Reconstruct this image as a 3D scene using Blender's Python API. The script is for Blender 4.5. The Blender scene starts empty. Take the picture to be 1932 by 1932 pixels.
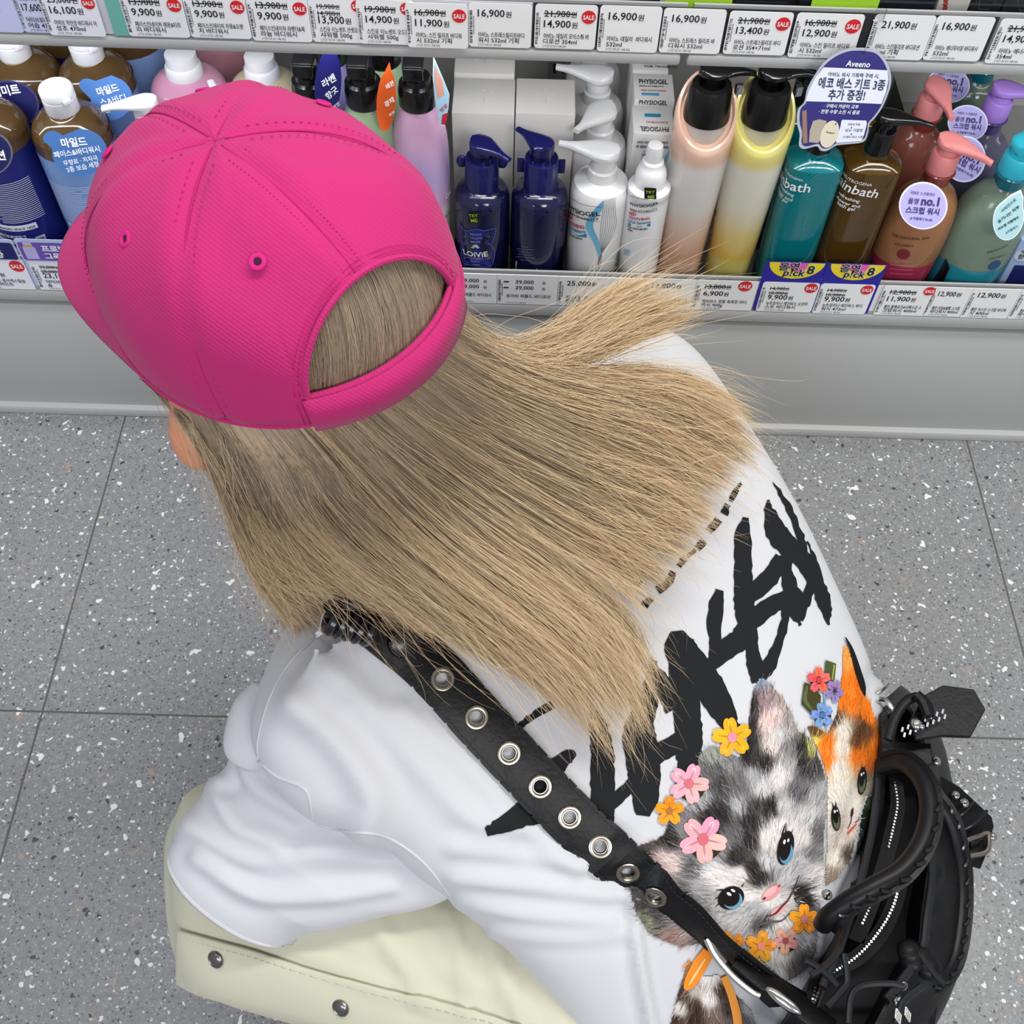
import bpy, bmesh, math, random
import numpy as np
from mathutils import Vector, Matrix
from mathutils.bvhtree import BVHTree

random.seed(7)
rng = np.random.default_rng(7)
SC = bpy.context.scene
COL = SC.collection

# ---------------------------------------------------------------- camera
FPX, PITCH, ROLL, YAW, CAMH = 2026.0, math.radians(56.43), math.radians(2.035), math.radians(.458), 1.22
_fw = np.array([math.sin(YAW)*math.cos(PITCH), math.cos(YAW)*math.cos(PITCH), -math.sin(PITCH)])
_rt = np.array([math.cos(YAW), -math.sin(YAW), 0.0])
_up = np.cross(_rt, _fw)
CR = math.cos(ROLL)*_rt + math.sin(ROLL)*_up
CU = -math.sin(ROLL)*_rt + math.cos(ROLL)*_up
CC = np.array([0, 0, CAMH])
cam_data = bpy.data.cameras.new('camera')
cam = bpy.data.objects.new('camera', cam_data)
COL.objects.link(cam)
cam_data.sensor_width = 36.0
cam_data.lens = 36.0*FPX/1932.0
cam_data.clip_start = 0.02
cam.matrix_world = Matrix(((CR[0], CU[0], -_fw[0], CC[0]), (CR[1], CU[1], -_fw[1], CC[1]), (CR[2], CU[2], -_fw[2], CC[2]), (0, 0, 0, 1)))
SC.camera = cam

# ---------------------------------------------------------------- world, lights, exposure
w = bpy.data.worlds.new('store_ambient')
SC.world = w
w.use_nodes = True
bg = w.node_tree.nodes['Background']
bg.inputs['Color'].default_value = (.93, .96, 1.0, 1)
bg.inputs['Strength'].default_value = .34

def area(name, loc, sx, sy, power, color=(1, 1, 1), rot=(0, 0, 0)):
    d = bpy.data.lights.new(name, 'AREA')
    d.shape = 'RECTANGLE'; d.size = sx; d.size_y = sy; d.energy = power; d.color = color
    o = bpy.data.objects.new(name, d); COL.objects.link(o)
    o.location = loc; o.rotation_euler = rot
    return o
area('shelf_header_light', (-.80, .66, 2.15), 1.4, .14, 5, (.92, .95, 1.0))
area('shelf_header_light', (.65, .66, 2.15), 1.7, .14, 23, (1.0, .99, .965))
area('ceiling_panel_light', (-1.0, -2.2, 2.4), 1.2, .9, 26, (.78, .84, 1.0), (math.radians(52), 0, math.radians(-12)))
area('ceiling_panel_light', (1.1, -2.2, 2.4), 1.2, .9, 38, (1.0, .99, .96), (math.radians(52), 0, math.radians(12)))
area('shelf_led_light', (-.62, .992, .588), 1.3, .012, 1.25, (.88, .92, 1.0), (math.radians(18), 0, 0))
area('shelf_led_light', (.68, .992, .588), 1.2, .012, .75, (1.0, .99, .97), (math.radians(18), 0, 0))
SC.view_settings.view_transform = 'Standard'
SC.view_settings.look = 'None'
SC.view_settings.exposure = 0.14
SC.view_settings.gamma = 1.0
SC.view_settings.use_curve_mapping = False

# ---------------------------------------------------------------- helpers: photo pixel -> place
def ray(x, y):
    return ((x-966)/FPX)*CR + (-(y-966)/FPX)*CU + _fw
def at_d(x, y, d): return CC + ray(x, y)*d
def at_y(x, y, Y):
    r = ray(x, y); return CC + r*(Y/r[1])
def at_z(x, y, z):
    r = ray(x, y); return CC + r*((z-CAMH)/r[2])
def px_of(p):
    q = np.asarray(p, float)-CC
    z = q@_fw
    return 966+FPX*(q@CR)/z, 966-FPX*(q@CU)/z
def unit(v):
    v = np.asarray(v, float); n = np.linalg.norm(v)
    return v/n if n > 1e-12 else v
def lerp(a, b, t): return a+(b-a)*t
def cr(pts, n):
    """Catmull-Rom through pts, n samples"""
    P = np.asarray(pts, float)
    P = np.vstack([2*P[0]-P[1], P, 2*P[-1]-P[-2]])
    m = len(P)-3
    out = []
    for t in np.linspace(0, m-1e-9, n):
        i = int(t); u = t-i
        a, b, c, d = P[i], P[i+1], P[i+2], P[i+3]
        out.append(.5*((2*b)+(c-a)*u+(2*a-5*b+4*c-d)*u*u+(3*b-a-3*c+d)*u**3))
    return np.array(out)

# ---------------------------------------------------------------- materials
def lin(h):
    h = h.lstrip('#')
    v = [int(h[i:i+2], 16)/255 for i in (0, 2, 4)]
    return tuple(x/12.92 if x <= .04045 else ((x+.055)/1.055)**2.4 for x in v)
MATS = {}
def mat(hexc, rough=.5, metal=0., trans=0., coat=0., spec=.5, alpha=1., ior=1.45, sss=0., bump=None, emit=0., name=None, sheen=0.):
    key = (hexc, rough, metal, trans, coat, spec, alpha, ior, sss, bump, emit, sheen)
    if key in MATS: return MATS[key]
    m = bpy.data.materials.new(name or 'mat_'+hexc.strip('#'))
    m.use_nodes = True
    nt = m.node_tree; b = nt.nodes['Principled BSDF']
    b.inputs['Base Color'].default_value = (*lin(hexc), 1)
    b.inputs['Roughness'].default_value = rough
    b.inputs['Metallic'].default_value = metal
    b.inputs['Transmission Weight'].default_value = trans
    b.inputs['Coat Weight'].default_value = coat
    b.inputs['Specular IOR Level'].default_value = spec
    b.inputs['Alpha'].default_value = alpha
    b.inputs['IOR'].default_value = ior
    b.inputs['Sheen Weight'].default_value = sheen
    if sss:
        b.inputs['Subsurface Weight'].default_value = sss
        b.inputs['Subsurface Radius'].default_value = (.02, .02, .02)
    if bump:
        kind, scale, strength, dist = bump
        tc = nt.nodes.new('ShaderNodeTexCoord')
        bn = nt.nodes.new('ShaderNodeBump')
        bn.inputs['Strength'].default_value = strength; bn.inputs['Distance'].default_value = dist
        if kind == 'wave':
            t = nt.nodes.new('ShaderNodeTexWave'); t.bands_direction = 'DIAGONAL'
            t.inputs['Scale'].default_value = scale; t.inputs['Distortion'].default_value = 1.5; t.inputs['Detail'].default_value = 2
            t.inputs['Detail Scale'].default_value = 3
            out = t.outputs['Fac']
        elif kind == 'voronoi':
            t = nt.nodes.new('ShaderNodeTexVoronoi'); t.inputs['Scale'].default_value = scale
            out = t.outputs['Distance']
        else:
            t = nt.nodes.new('ShaderNodeTexNoise'); t.inputs['Scale'].default_value = scale; t.inputs['Detail'].default_value = 4
            out = t.outputs['Fac']
        nt.links.new(tc.outputs['Object'], t.inputs['Vector'])
        nt.links.new(out, bn.inputs['Height'])
        nt.links.new(bn.outputs['Normal'], b.inputs['Normal'])
    MATS[key] = m
    return m
def attr_mat(name, rough=.6, spec=.3, bump=None, sheen=0.):
    m = bpy.data.materials.new(name); m.use_nodes = True
    nt = m.node_tree; b = nt.nodes['Principled BSDF']
    a = nt.nodes.new('ShaderNodeAttribute'); a.attribute_name = 'Col'
    nt.links.new(a.outputs['Color'], b.inputs['Base Color'])
    b.inputs['Roughness'].default_value = rough; b.inputs['Specular IOR Level'].default_value = spec
    b.inputs['Sheen Weight'].default_value = sheen
    return m
PRINT = attr_mat('garment_print_ink', .8, .15)

# ---------------------------------------------------------------- object helpers
def wloc(o):
    p = np.zeros(3)
    while o is not None:
        p = p+np.array(o.location); o = o.parent
    return p
def tag(o, label=None, cat=None, group=None, kind=None):
    if label: o['label'] = label
    if cat: o['category'] = cat
    if group: o['group'] = group
    if kind: o['kind'] = kind
    return o
def thing(name, loc, label, cat, group=None):
    o = bpy.data.objects.new(name, None); COL.objects.link(o)
    o.empty_display_size = .02
    o.location = tuple(float(v) for v in loc)
    return tag(o, label, cat, group)
def add(name, V, Fc, m, parent=None, smooth=True, origin=None, cols=None, mats=None, midx=None):
    """one mesh object from WORLD-space vertices"""
    V = np.asarray(V, float).reshape(-1, 3)
    if parent is not None: o0 = wloc(parent)
    elif origin is not None: o0 = np.asarray(origin, float)
    else: o0 = np.array([V[:, 0].mean(), V[:, 1].mean(), V[:, 2].min()])
    me = bpy.data.meshes.new(name)
    me.from_pydata((V-o0).tolist(), [], [tuple(int(i) for i in f) for f in Fc])
    me.validate()
    if mats:
        for mm in mats: me.materials.append(mm)
        if midx is not None and len(midx) == len(me.polygons): me.polygons.foreach_set('material_index', np.asarray(midx, np.int32))
    else: me.materials.append(m)
    if cols is not None:
        ca = me.color_attributes.new('Col', 'FLOAT_COLOR', 'POINT')
        c4 = np.ones((len(V), 4), np.float32); c4[:, :3] = cols
        ca.data.foreach_set('color', c4.ravel())
    if smooth: me.polygons.foreach_set('use_smooth', np.ones(len(me.polygons), bool))
    me.update()
    o = bpy.data.objects.new(name, me); COL.objects.link(o)
    if parent is not None: o.parent = parent
    else: o.location = tuple(o0)
    return o
def auto_smooth(o, deg=40):
    me = o.data
    bm = bmesh.new(); bm.from_mesh(me)
    a = math.radians(deg)
    for e in bm.edges:
        if len(e.link_faces) == 2 and e.calc_face_angle(0) > a: e.smooth = False
    bm.to_mesh(me); bm.free()
    return o

class MB:
    def __init__(s): s.V = []; s.F = []; s.n = 0; s.mi = []; s.cur = 0; s.C = []; s.col = (1, 1, 1)
    def put(s, V, F):
        V = np.asarray(V, float).reshape(-1, 3)
        s.V.append(V); s.F += [tuple(i+s.n for i in f) for f in F]; s.mi += [s.cur]*len(F)
        s.C.append(np.tile(np.asarray(s.col, float), (len(V), 1)))
        s.n += len(V)
    def build(s, name, m, parent=None, smooth=True, sharp=40, origin=None, cols=False, mats=None):
        if not s.V: return None
        o = add(name, np.vstack(s.V), s.F, m, parent, smooth, origin, np.vstack(s.C) if cols else None, mats, s.mi)
        if smooth and sharp: auto_smooth(o, sharp)
        return o
    def box(s, c, sz, rz=0., bev=0.):
        hx, hy, hz = np.array(sz)/2
        b = min(bev, hx*.9, hy*.9, hz*.9)
        if b <= 0:
            V = np.array([(x, y, z) for z in (-hz, hz) for y in (-hy, hy) for x in (-hx, hx)])
            F = [(0, 2, 3, 1), (4, 5, 7, 6), (0, 1, 5, 4), (2, 6, 7, 3), (0, 4, 6, 2), (1, 3, 7, 5)]
        else:
            bm = bmesh.new(); bmesh.ops.create_cube(bm, size=1)
            for v in bm.verts: v.co = (v.co.x*2*hx, v.co.y*2*hy, v.co.z*2*hz)
            bmesh.ops.bevel(bm, geom=list(bm.edges), offset=b, segments=2, profile=.5, affect='EDGES')
            bm.verts.index_update()
            V = np.array([v.co[:] for v in bm.verts]); F = [tuple(v.index for v in f.verts) for f in bm.faces]; bm.free()
        ca, sa = math.cos(rz), math.sin(rz)
        V = np.stack([V[:, 0]*ca-V[:, 1]*sa, V[:, 0]*sa+V[:, 1]*ca, V[:, 2]], 1)
        s.put(V+np.asarray(c, float), F); return s
    def lathe(s, c, prof, n=36, sx=1., sy=1., p=2., rz=0., cap=True):
        """prof: (r,z) list bottom to top; superellipse section of exponent p"""
        th = np.linspace(0, 2*math.pi, n, endpoint=False)
        ct, st = np.cos(th), np.sin(th)
        if p == 2: ux, uy = ct, st
        else:
            k = (np.abs(ct)**p+np.abs(st)**p)**(-1/p); ux, uy = ct*k, st*k
        V = []
        for r, z in prof: V.append(np.stack([r*sx*ux, r*sy*uy, np.full(n, z)], 1))
        V = np.vstack(V)
        ca, sa = math.cos(rz), math.sin(rz)
        V = np.stack([V[:, 0]*ca-V[:, 1]*sa, V[:, 0]*sa+V[:, 1]*ca, V[:, 2]], 1)+np.asarray(c, float)
        F = []
        for i in range(len(prof)-1):
            for j in range(n):
                F.append((i*n+j, i*n+(j+1) % n, (i+1)*n+(j+1) % n, (i+1)*n+j))
        if cap:
            F.append(tuple(range(n-1, -1, -1))); k = (len(prof)-1)*n; F.append(tuple(range(k, k+n)))
        s.put(V, F); return s
    def loft(s, rings, closed=True, cap=True):
        rings = np.asarray(rings, float); m, n = rings.shape[:2]
        F = []
        for i in range(m-1):
            for j in range(n if closed else n-1):
                F.append((i*n+j, i*n+(j+1) % n, (i+1)*n+(j+1) % n, (i+1)*n+j))
        if cap and closed: F.append(tuple(range(n-1, -1, -1))); F.append(tuple(range((m-1)*n, m*n)))
        s.put(rings.reshape(-1, 3), F); return s
    def tube(s, pts, r, n=10, cap=True, up=(0, 0, 1), flat=1.):
        P = np.asarray(pts, float); m = len(P)
        R = np.full(m, r) if np.isscalar(r) else np.asarray(r, float)
        T = np.gradient(P, axis=0)
        rings = []; th = np.linspace(0, 2*math.pi, n, endpoint=False)
        prev = None
        for i in range(m):
            t = unit(T[i])
            a = np.asarray(up, float) if prev is None else prev
            a = a-t*(a@t)
            if np.linalg.norm(a) < 1e-6: a = np.cross(t, (1, 0, 0.1))
            a = unit(a); b = np.cross(t, a); prev = a
            rings.append(P[i]+R[i]*(np.outer(np.cos(th)*flat, a)+np.outer(np.sin(th), b)))
        return s.loft(rings, True, cap)
    def torus(s, c, nrm, R, r, n=24, k=8, flat=1.):
        nrm = unit(nrm); a = unit(np.cross(nrm, (0.3, 0.2, 1) if abs(nrm[2]) < .9 else (1, 0, 0))); b = np.cross(nrm, a)
        V = []; F = []
        for i in range(n):
            t = 2*math.pi*i/n; d = a*math.cos(t)+b*math.sin(t)
            for j in range(k):
                u = 2*math.pi*j/k
                V.append(np.asarray(c)+d*(R+r*math.cos(u))+nrm*r*flat*math.sin(u))
                F.append((i*k+j, ((i+1) % n)*k+j, ((i+1) % n)*k+(j+1) % k, i*k+(j+1) % k))
        s.put(V, F); return s
    def sphere(s, c, r, n=14, sc=(1, 1, 1), axes=None):
        V = []; m = n//2
        for i in range(m+1):
            ph = math.pi*i/m
            for j in range(n):
                t = 2*math.pi*j/n
                V.append((math.sin(ph)*math.cos(t)*sc[0], math.sin(ph)*math.sin(t)*sc[1], math.cos(ph)*sc[2]))
        V = np.array(V)*r
        if axes is not None: V = V@np.asarray(axes)
        F = [(i*n+j, (i+1)*n+j, (i+1)*n+(j+1) % n, i*n+(j+1) % n) for i in range(m) for j in range(n)]
        s.put(V+np.asarray(c), F); return s
    def slab(s, outline, off):
        """closed 3-D outline extruded by vector off"""
        P = np.asarray(outline, float); n = len(P)
        s.put(np.vstack([P, P+np.asarray(off, float)]), [tuple(range(n)), tuple(range(2*n-1, n-1, -1))]+[(i, i+n, (i+1) % n+n, (i+1) % n) for i in range(n)])
        return s

# ---------------------------------------------------------------- surfaces that carry print (plane / upright cylinder)
class Plane:
    def __init__(s, O, ex, ey):
        s.O = np.asarray(O, float); s.ex = unit(ex); e = np.asarray(ey, float); s.ey = unit(e-s.ex*(s.ex@e)); s.n = np.cross(s.ex, s.ey)
        if s.n@(CC-s.O) < 0: s.n = -s.n
    def uv(s, x, y):
        r = ray(x, y); t = ((s.O-CC)@s.n)/(r@s.n); p = CC+r*t-s.O
        return np.array([p@s.ex, p@s.ey])
    def pt(s, U, off=0.):
        U = np.atleast_2d(U); return s.O+np.outer(U[:, 0], s.ex)+np.outer(U[:, 1], s.ey)+s.n*off
class Cyl:
    """upright cylinder of radius r about (cx,cy); u = arc length from the -Y side, v = world z. sx, sy, p: section"""
    def __init__(s, cx, cy, r, sy=1.): s.c = np.array([cx, cy]); s.r = r; s.sy = sy
    def uv(s, x, y):
        d = ray(x, y); o = CC[:2]-s.c
        dx, dy, ox, oy = d[0], d[1]/s.sy, o[0], o[1]/s.sy
        A = dx*dx+dy*dy; B = 2*(dx*ox+dy*oy); Cc = ox*ox+oy*oy-s.r**2
        D = B*B-4*A*Cc
        t = (-B-math.sqrt(max(D, 0)))/(2*A)
        p = CC+d*t
        th = math.atan2(p[0]-s.c[0], -(p[1]-s.c[1])/s.sy)
        return np.array([th*s.r, p[2]])
    def pt(s, U, off=0.):
        U = np.atleast_2d(U); th = U[:, 0]/s.r; r = s.r+off
        return np.stack([s.c[0]+r*np.sin(th), s.c[1]-r*s.sy*np.cos(th), U[:, 1]], 1)

# ---------------------------------------------------------------- lettering
_TX = {}
def text_data(body, bold=0., shear=0.):
    k = (body, bold, shear)
    if k in _TX: return _TX[k]
    cu = bpy.data.curves.new('t', 'FONT'); cu.body = body; cu.size = 1; cu.resolution_u = 2; cu.offset = bold; cu.shear = shear
    o = bpy.data.objects.new('t', cu); COL.objects.link(o)
    dg = bpy.context.evaluated_depsgraph_get()
    me = bpy.data.meshes.new_from_object(o.evaluated_get(dg))
    V = np.empty(len(me.vertices)*3); me.vertices.foreach_get('co', V); V = V.reshape(-1, 3)[:, :2].copy()
    F = [tuple(p.vertices) for p in me.polygons]
    bpy.data.objects.remove(o); bpy.data.meshes.remove(me); bpy.data.curves.remove(cu)
    _TX[k] = (V, F); return V, F
def put_text(mb, surf, s, a, b, hs=1., off=.0004, bold=.012, shear=0.):
    """text s from baseline uv a to baseline uv b; hs scales its height"""
    V, F = text_data(s, bold, shear)
    if len(V) == 0: return
    x0, x1 = V[:, 0].min(), V[:, 0].max()
    d = np.asarray(b, float)-np.asarray(a, float); L = np.linalg.norm(d); e = d/L; q = np.array([-e[1], e[0]])
    k = L/max(x1-x0, 1e-6)
    U = np.asarray(a)+np.outer((V[:, 0]-x0)*k, e)+np.outer(V[:, 1]*k*hs, q)
    mb.put(surf.pt(U, off), F)
def text_h(mb, surf, s, a, h, off=.0004, bold=.012, shear=0., maxw=None, center=False, ang=0., ws=1.):
    """text s at uv a with cap height h"""
    V, F = text_data(s, bold, shear)
    if len(V) == 0: return 0
    k = h/.72; kx = k*ws
    x0, x1 = V[:, 0].min(), V[:, 0].max(); wd = (x1-x0)*kx
    if maxw and wd > maxw: kx *= maxw/wd; wd = maxw
    X = (V[:, 0]-x0)*kx-(wd/2 if center else 0); Y = V[:, 1]*k
    ca, sa = math.cos(ang), math.sin(ang)
    U = np.stack([a[0]+X*ca-Y*sa, a[1]+X*sa+Y*ca], 1)
    mb.put(surf.pt(U, off), F); return wd
def poly_uv(mb, surf, U, off=.0003):
    U = np.asarray(U, float); mb.put(surf.pt(U, off), [tuple(range(len(U)))])
def rect_uv(mb, surf, x0, y0, x1, y1, off=.0003, n=1):
    xs = np.linspace(x0, x1, n+1)
    U = np.array([(x, y) for y in (y0, y1) for x in xs])
    mb.put(surf.pt(U, off), [(i, i+1, n+2+i, n+1+i) for i in range(n)])
def disc_uv(mb, surf, c, r, off=.0003, n=28, ry=None):
    t = np.linspace(0, 2*math.pi, n, endpoint=False); ry = ry or r
    poly_uv(mb, surf, np.stack([c[0]+r*np.cos(t), c[1]+ry*np.sin(t)], 1), off)
def round_rect(x0, y0, x1, y1, r, k=4):
    out = []
    for cx, cy, a in ((x1-r, y0+r, -90), (x1-r, y1-r, 0), (x0+r, y1-r, 90), (x0+r, y0+r, 180)):
        for i in range(k+1):
            t = math.radians(a+90*i/k); out.append((cx+r*math.cos(t), cy+r*math.sin(t)))
    return np.array(out)

# common materials
INK = mat('#17171a', .6); WHITE_INK = mat('#f2f2f2', .6); RED = mat('#d8232b', .5); CARD = mat('#f2f2f2', .55)
NAVYINK = mat('#1c1a66', .5)
# ================================================================ SETTING
FY = .962                       # front plane of the shelf fixture
def structure(o): o['kind'] = 'structure'; return o
# floor: grey terrazzo tiles with white and dark chips
fm = bpy.data.materials.new('terrazzo'); fm.use_nodes = True
nt = fm.node_tree; N = nt.nodes; Lk = nt.links; B = N['Principled BSDF']
tc = N.new('ShaderNodeTexCoord')
def nn(t, **k):
    n = N.new(t)
    for a, b in k.items(): setattr(n, a, b)
    return n
def chips(scale, thr, size_seed, rmax=.22, rand=1.0):
    mp = nn('ShaderNodeMapping'); mp.inputs['Location'].default_value = (size_seed, size_seed*1.7, 0.0); mp.inputs['Rotation'].default_value = (0, 0, size_seed)
    Lk.new(tc.outputs['Object'], mp.inputs['Vector'])
    nz = nn('ShaderNodeTexNoise'); nz.inputs['Scale'].default_value = scale*1.6; nz.inputs['Detail'].default_value = 1
    Lk.new(mp.outputs['Vector'], nz.inputs['Vector'])
    mx = nn('ShaderNodeVectorMath', operation='MULTIPLY_ADD'); mx.inputs[1].default_value = (.9/scale,)*3
    Lk.new(nz.outputs['Color'], mx.inputs[0]); Lk.new(mp.outputs['Vector'], mx.inputs[2])
    v = nn('ShaderNodeTexVoronoi'); v.voronoi_dimensions = '2D'; v.inputs['Scale'].default_value = scale; v.inputs['Randomness'].default_value = rand
    Lk.new(mx.outputs['Vector'], v.inputs['Vector'])
    sp = nn('ShaderNodeSeparateColor'); Lk.new(v.outputs['Color'], sp.inputs['Color'])
    # radius of each chip from the cell colour: most cells empty
    r = nn('ShaderNodeMapRange'); r.inputs['From Min'].default_value = thr; r.inputs['From Max'].default_value = 1; r.inputs['To Min'].default_value = 0; r.inputs['To Max'].default_value = rmax
    Lk.new(sp.outputs['Red'], r.inputs['Value'])
    l = nn('ShaderNodeMath', operation='LESS_THAN'); Lk.new(v.outputs['Distance'], l.inputs[0]); Lk.new(r.outputs['Result'], l.inputs[1])
    return l.outputs['Value']
base = nn('ShaderNodeTexNoise'); base.inputs['Scale'].default_value = 140; base.inputs['Detail'].default_value = 6; base.inputs['Roughness'].default_value = .8
Lk.new(tc.outputs['Object'], base.inputs['Vector'])
rmp = nn('ShaderNodeValToRGB'); rmp.color_ramp.elements[0].position = .3; rmp.color_ramp.elements[0].color = (.17, .172, .175, 1)
rmp.color_ramp.elements[1].position = .72; rmp.color_ramp.elements[1].color = (.32, .322, .325, 1)
Lk.new(base.outputs['Fac'], rmp.inputs['Fac'])
cur = rmp.outputs['Color']
def mixin(cur, fac, color):
    m = nn('ShaderNodeMix', data_type='RGBA'); m.inputs['B'].default_value = (*color, 1)
    Lk.new(fac, m.inputs['Factor']); Lk.new(cur, m.inputs['A']); return m.outputs['Result']
cur = mixin(cur, chips(230, .35, 3.1, .30), (.36, .362, .365))
cur = mixin(cur, chips(210, .50, 1.3, .28), (.105, .105, .11))
cur = mixin(cur, chips(95, .84, 5.7, .25), (.06, .06, .065))
cur = mixin(cur, chips(80, .90, 8.2, .25), (.36, .29, .24))
cur = mixin(cur, chips(190, .78, 2.2, .28), (.62, .62, .62))
cur = mixin(cur, chips(95, .78, 6.6, .25), (.74, .74, .74))
cur = mixin(cur, chips(46, .88, 4.4, .20), (.78, .78, .77))
# grout joints
sx = nn('ShaderNodeSeparateXYZ'); Lk.new(tc.outputs['Object'], sx.inputs['Vector'])
def joint(out, off):
    a = nn('ShaderNodeMath', operation='ADD'); a.inputs[1].default_value = off; Lk.new(out, a.inputs[0])
    m = nn('ShaderNodeMath', operation='PINGPONG'); m.inputs[1].default_value = .6055/2; Lk.new(a.outputs[0], m.inputs[0])
    l = nn('ShaderNodeMath', operation='LESS_THAN'); l.inputs[1].default_value = .0013; Lk.new(m.outputs[0], l.inputs[0]); return l.outputs[0]
cur = mixin(cur, joint(sx.outputs['X'], .552), (.10, .098, .093))
cur = mixin(cur, joint(sx.outputs['Y'], -.502), (.10, .098, .093))
Lk.new(cur, B.inputs['Base Color']); B.inputs['Roughness'].default_value = .32; B.inputs['Specular IOR Level'].default_value = .4
mb = MB(); mb.box((0, -.3, -.02), (4.4, 3.6, .04)); structure(mb.build('floor', fm, smooth=False, origin=(0, 0, 0)))
wallm = mat('#c9c9c6', .8)
mb = MB(); mb.box((0, 1.52, 1.2), (4.4, .04, 2.4)); structure(mb.build('wall_back', wallm, smooth=False))

# shelf fixture
METAL = mat('#a4a4a2', .45, spec=.4); PANEL = mat('#b4b5b3', .42, spec=.4); LIP = mat('#adadac', .4); DARKGAP = mat('#1d1d1d', .8)
fx = thing('plinth_cabinet', (0, FY+.2, 0), 'long grey metal plinth of the shelving with a plain front panel above the floor', 'plinth')
mb = MB(); mb.box((0, FY+.012, .108), (3.2, .02, .212), bev=.002); mb.build('base_panel', PANEL, fx)
mb = MB(); mb.box((0, FY+.006, .008), (3.2, .026, .016), bev=.002); mb.build('kick_strip', mat('#b9b9b7', .5), fx)
mb = MB(); mb.box((0, FY+.215, .205), (3.2, .40, .016)); mb.build('shadow_gap', DARKGAP, fx)
ls = thing('display_shelf', (0, FY+.2, .23), 'lower grey shelf carrying the body wash bottles', 'shelf')
mb = MB(); mb.box((0, FY+.215, .239), (3.2, .43, .018)); mb.build('shelf_board', METAL, ls, smooth=False)
mb = MB()
mb.box((0, FY+.004, .2330), (3.2, .012, .0185), bev=.003); mb.box((0, FY+.007, .268), (3.2, .003, .05))
mb.build('price_rail', LIP, ls)
xs = at_y(1291, 105, FY)[0]
for x0, x1, lab in ((-1.6, xs-.003, 'upper grey shelf over the left and middle bottles, ending above the peach bottle'), (xs+.003, 1.6, 'upper grey shelf over the bottles at the right')):
    us = thing('display_shelf', ((x0+x1)/2, FY+.2, .59), lab, 'shelf')
    mb = MB(); mb.box(((x0+x1)/2, FY+.215, .6), (x1-x0, .41, .016)); mb.build('shelf_board', METAL, us, smooth=False)
    mb = MB(); mb.box(((x0+x1)/2, FY+.006, .5865), (x1-x0, .016, .0125), bev=.0035); mb.box(((x0+x1)/2, FY+.009, .617), (x1-x0, .003, .046)); mb.build('price_rail', LIP, us)
mb = MB(); mb.box((0, FY+.435, .62), (3.2, .015, 1.2)); tag(mb.build('shelf_back_panel', mat('#b3b2ae', .6), smooth=False), 'pale grey back panel behind the bottles', 'panel')
ux = at_y(1054, 130, FY+.42)[0]
mb = MB(); mb.box((ux, FY+.42, .62), (.03, .014, 1.2)); up = mb.build('shelf_upright', mat('#8f8f8c', .4, metal=.3), smooth=False); tag(up, 'slotted metal upright behind the white pump bottles', 'upright')
mb = MB()
for k in range(24):
    for dx in (-.006, .006): mb.box((ux+dx, FY+.4122, .27+k*.025), (.004, .002, .014))
mb.build('slots', DARKGAP, up, smooth=False)

# ---------------------------------------------------------------- price tags
def price_tag(x0, x1, z0, z1, old, price, names, sale, label, y=FY-.0012, card='#e9e9ea', tilt=0., group=None, barcode=True, small=True, two=None, topper=None, corner=.0035):
    W, Hh = x1-x0, z1-z0
    S = Plane((x0, y, z0), (math.cos(tilt), 0, math.sin(tilt)), (0, 0, 1))
    t = thing('price_tag', ((x0+x1)/2, y, z0), label, 'price tag', group)
    mb = MB(); mb.slab(S.pt(round_rect(0, 0, W, Hh, corner), 0), (0, .0006, 0)); mb.build('card', mat(card, .5), t, smooth=False)
    T = MB(); c = Hh*.145
    v = Hh*.80
    for o_ in old:
        h = c*(1. if len(old) == 1 else .72)
        wd = text_h(T, S, o_, (W*.15, v-h*.5), h, bold=.01, maxw=W*.42)
        wd2 = text_h(T, S, '원', (W*.15+wd*1.03, v-h*.5), h*.75, bold=.01)
        rect_uv(T, S, W*.14, v-h*.1, W*.15+wd*1.03+wd2, v+h*.1, .0005)
        v -= Hh*(.235 if len(old) == 1 else .15)
    if not old: v -= Hh*.02
    if two:
        for q in two:
            text_h(T, S, q, (W*.30, v-c*.4), c*.85, bold=.012, maxw=W*.42); text_h(T, S, '원', (W*.74, v-c*.4), c*.5)
            rect_uv(T, S, W*.1, v-c*.2, W*.19, v+c*.1); v -= Hh*.2
    else:
        wd = text_h(T, S, price, (W*.145, v-c*.5), c*1.12, bold=.014, maxw=W*.46)
        text_h(T, S, '원', (W*.145+wd*1.04, v-c*.5), c*.75, bold=.014)
    for k, nm in enumerate(names):
        text_h(T, S, nm, (W*.15, Hh*(.245-.125*k)), c*.66, bold=.012, maxw=W*.74)
    if small: text_h(T, S, '(기간 07.01~08.30)', (W*.15, Hh*.035), c*.32, bold=.0, maxw=W*.5)
    if barcode:
        r = random.Random(int(x0*1e4)); z = Hh*.10
        while z < Hh*.82:
            hh = r.uniform(.006, .028)*Hh; ww = .045 if r.random() < .8 else .03
            rect_uv(T, S, W*.015, z, W*(.015+ww), z+hh, .0003); z += hh+r.uniform(.006, .022)*Hh
        z = Hh*.3
        while z < Hh*.7:
            hh = .018*Hh; rect_uv(T, S, W*.072, z, W*.088, z+hh, .0003); z += .03*Hh
    T.build('printed_text', INK, t, smooth=False)
    if sale:
        b = MB(); cx, cz = W*sale[0], Hh*sale[1]; R = W*.115
        disc_uv(b, S, (cx, cz), R, .0004); bo = b.build('sale_badge', RED, t, smooth=False)
        b = MB(); text_h(b, S, 'SALE', (cx, cz-R*.32), R*.66, off=.0007, bold=.02, center=True, maxw=R*1.55); b.build('badge_text', WHITE_INK, bo, smooth=False)
    return t
def upx(p): return at_y(p, 60+p*.034, FY)[0]
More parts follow.
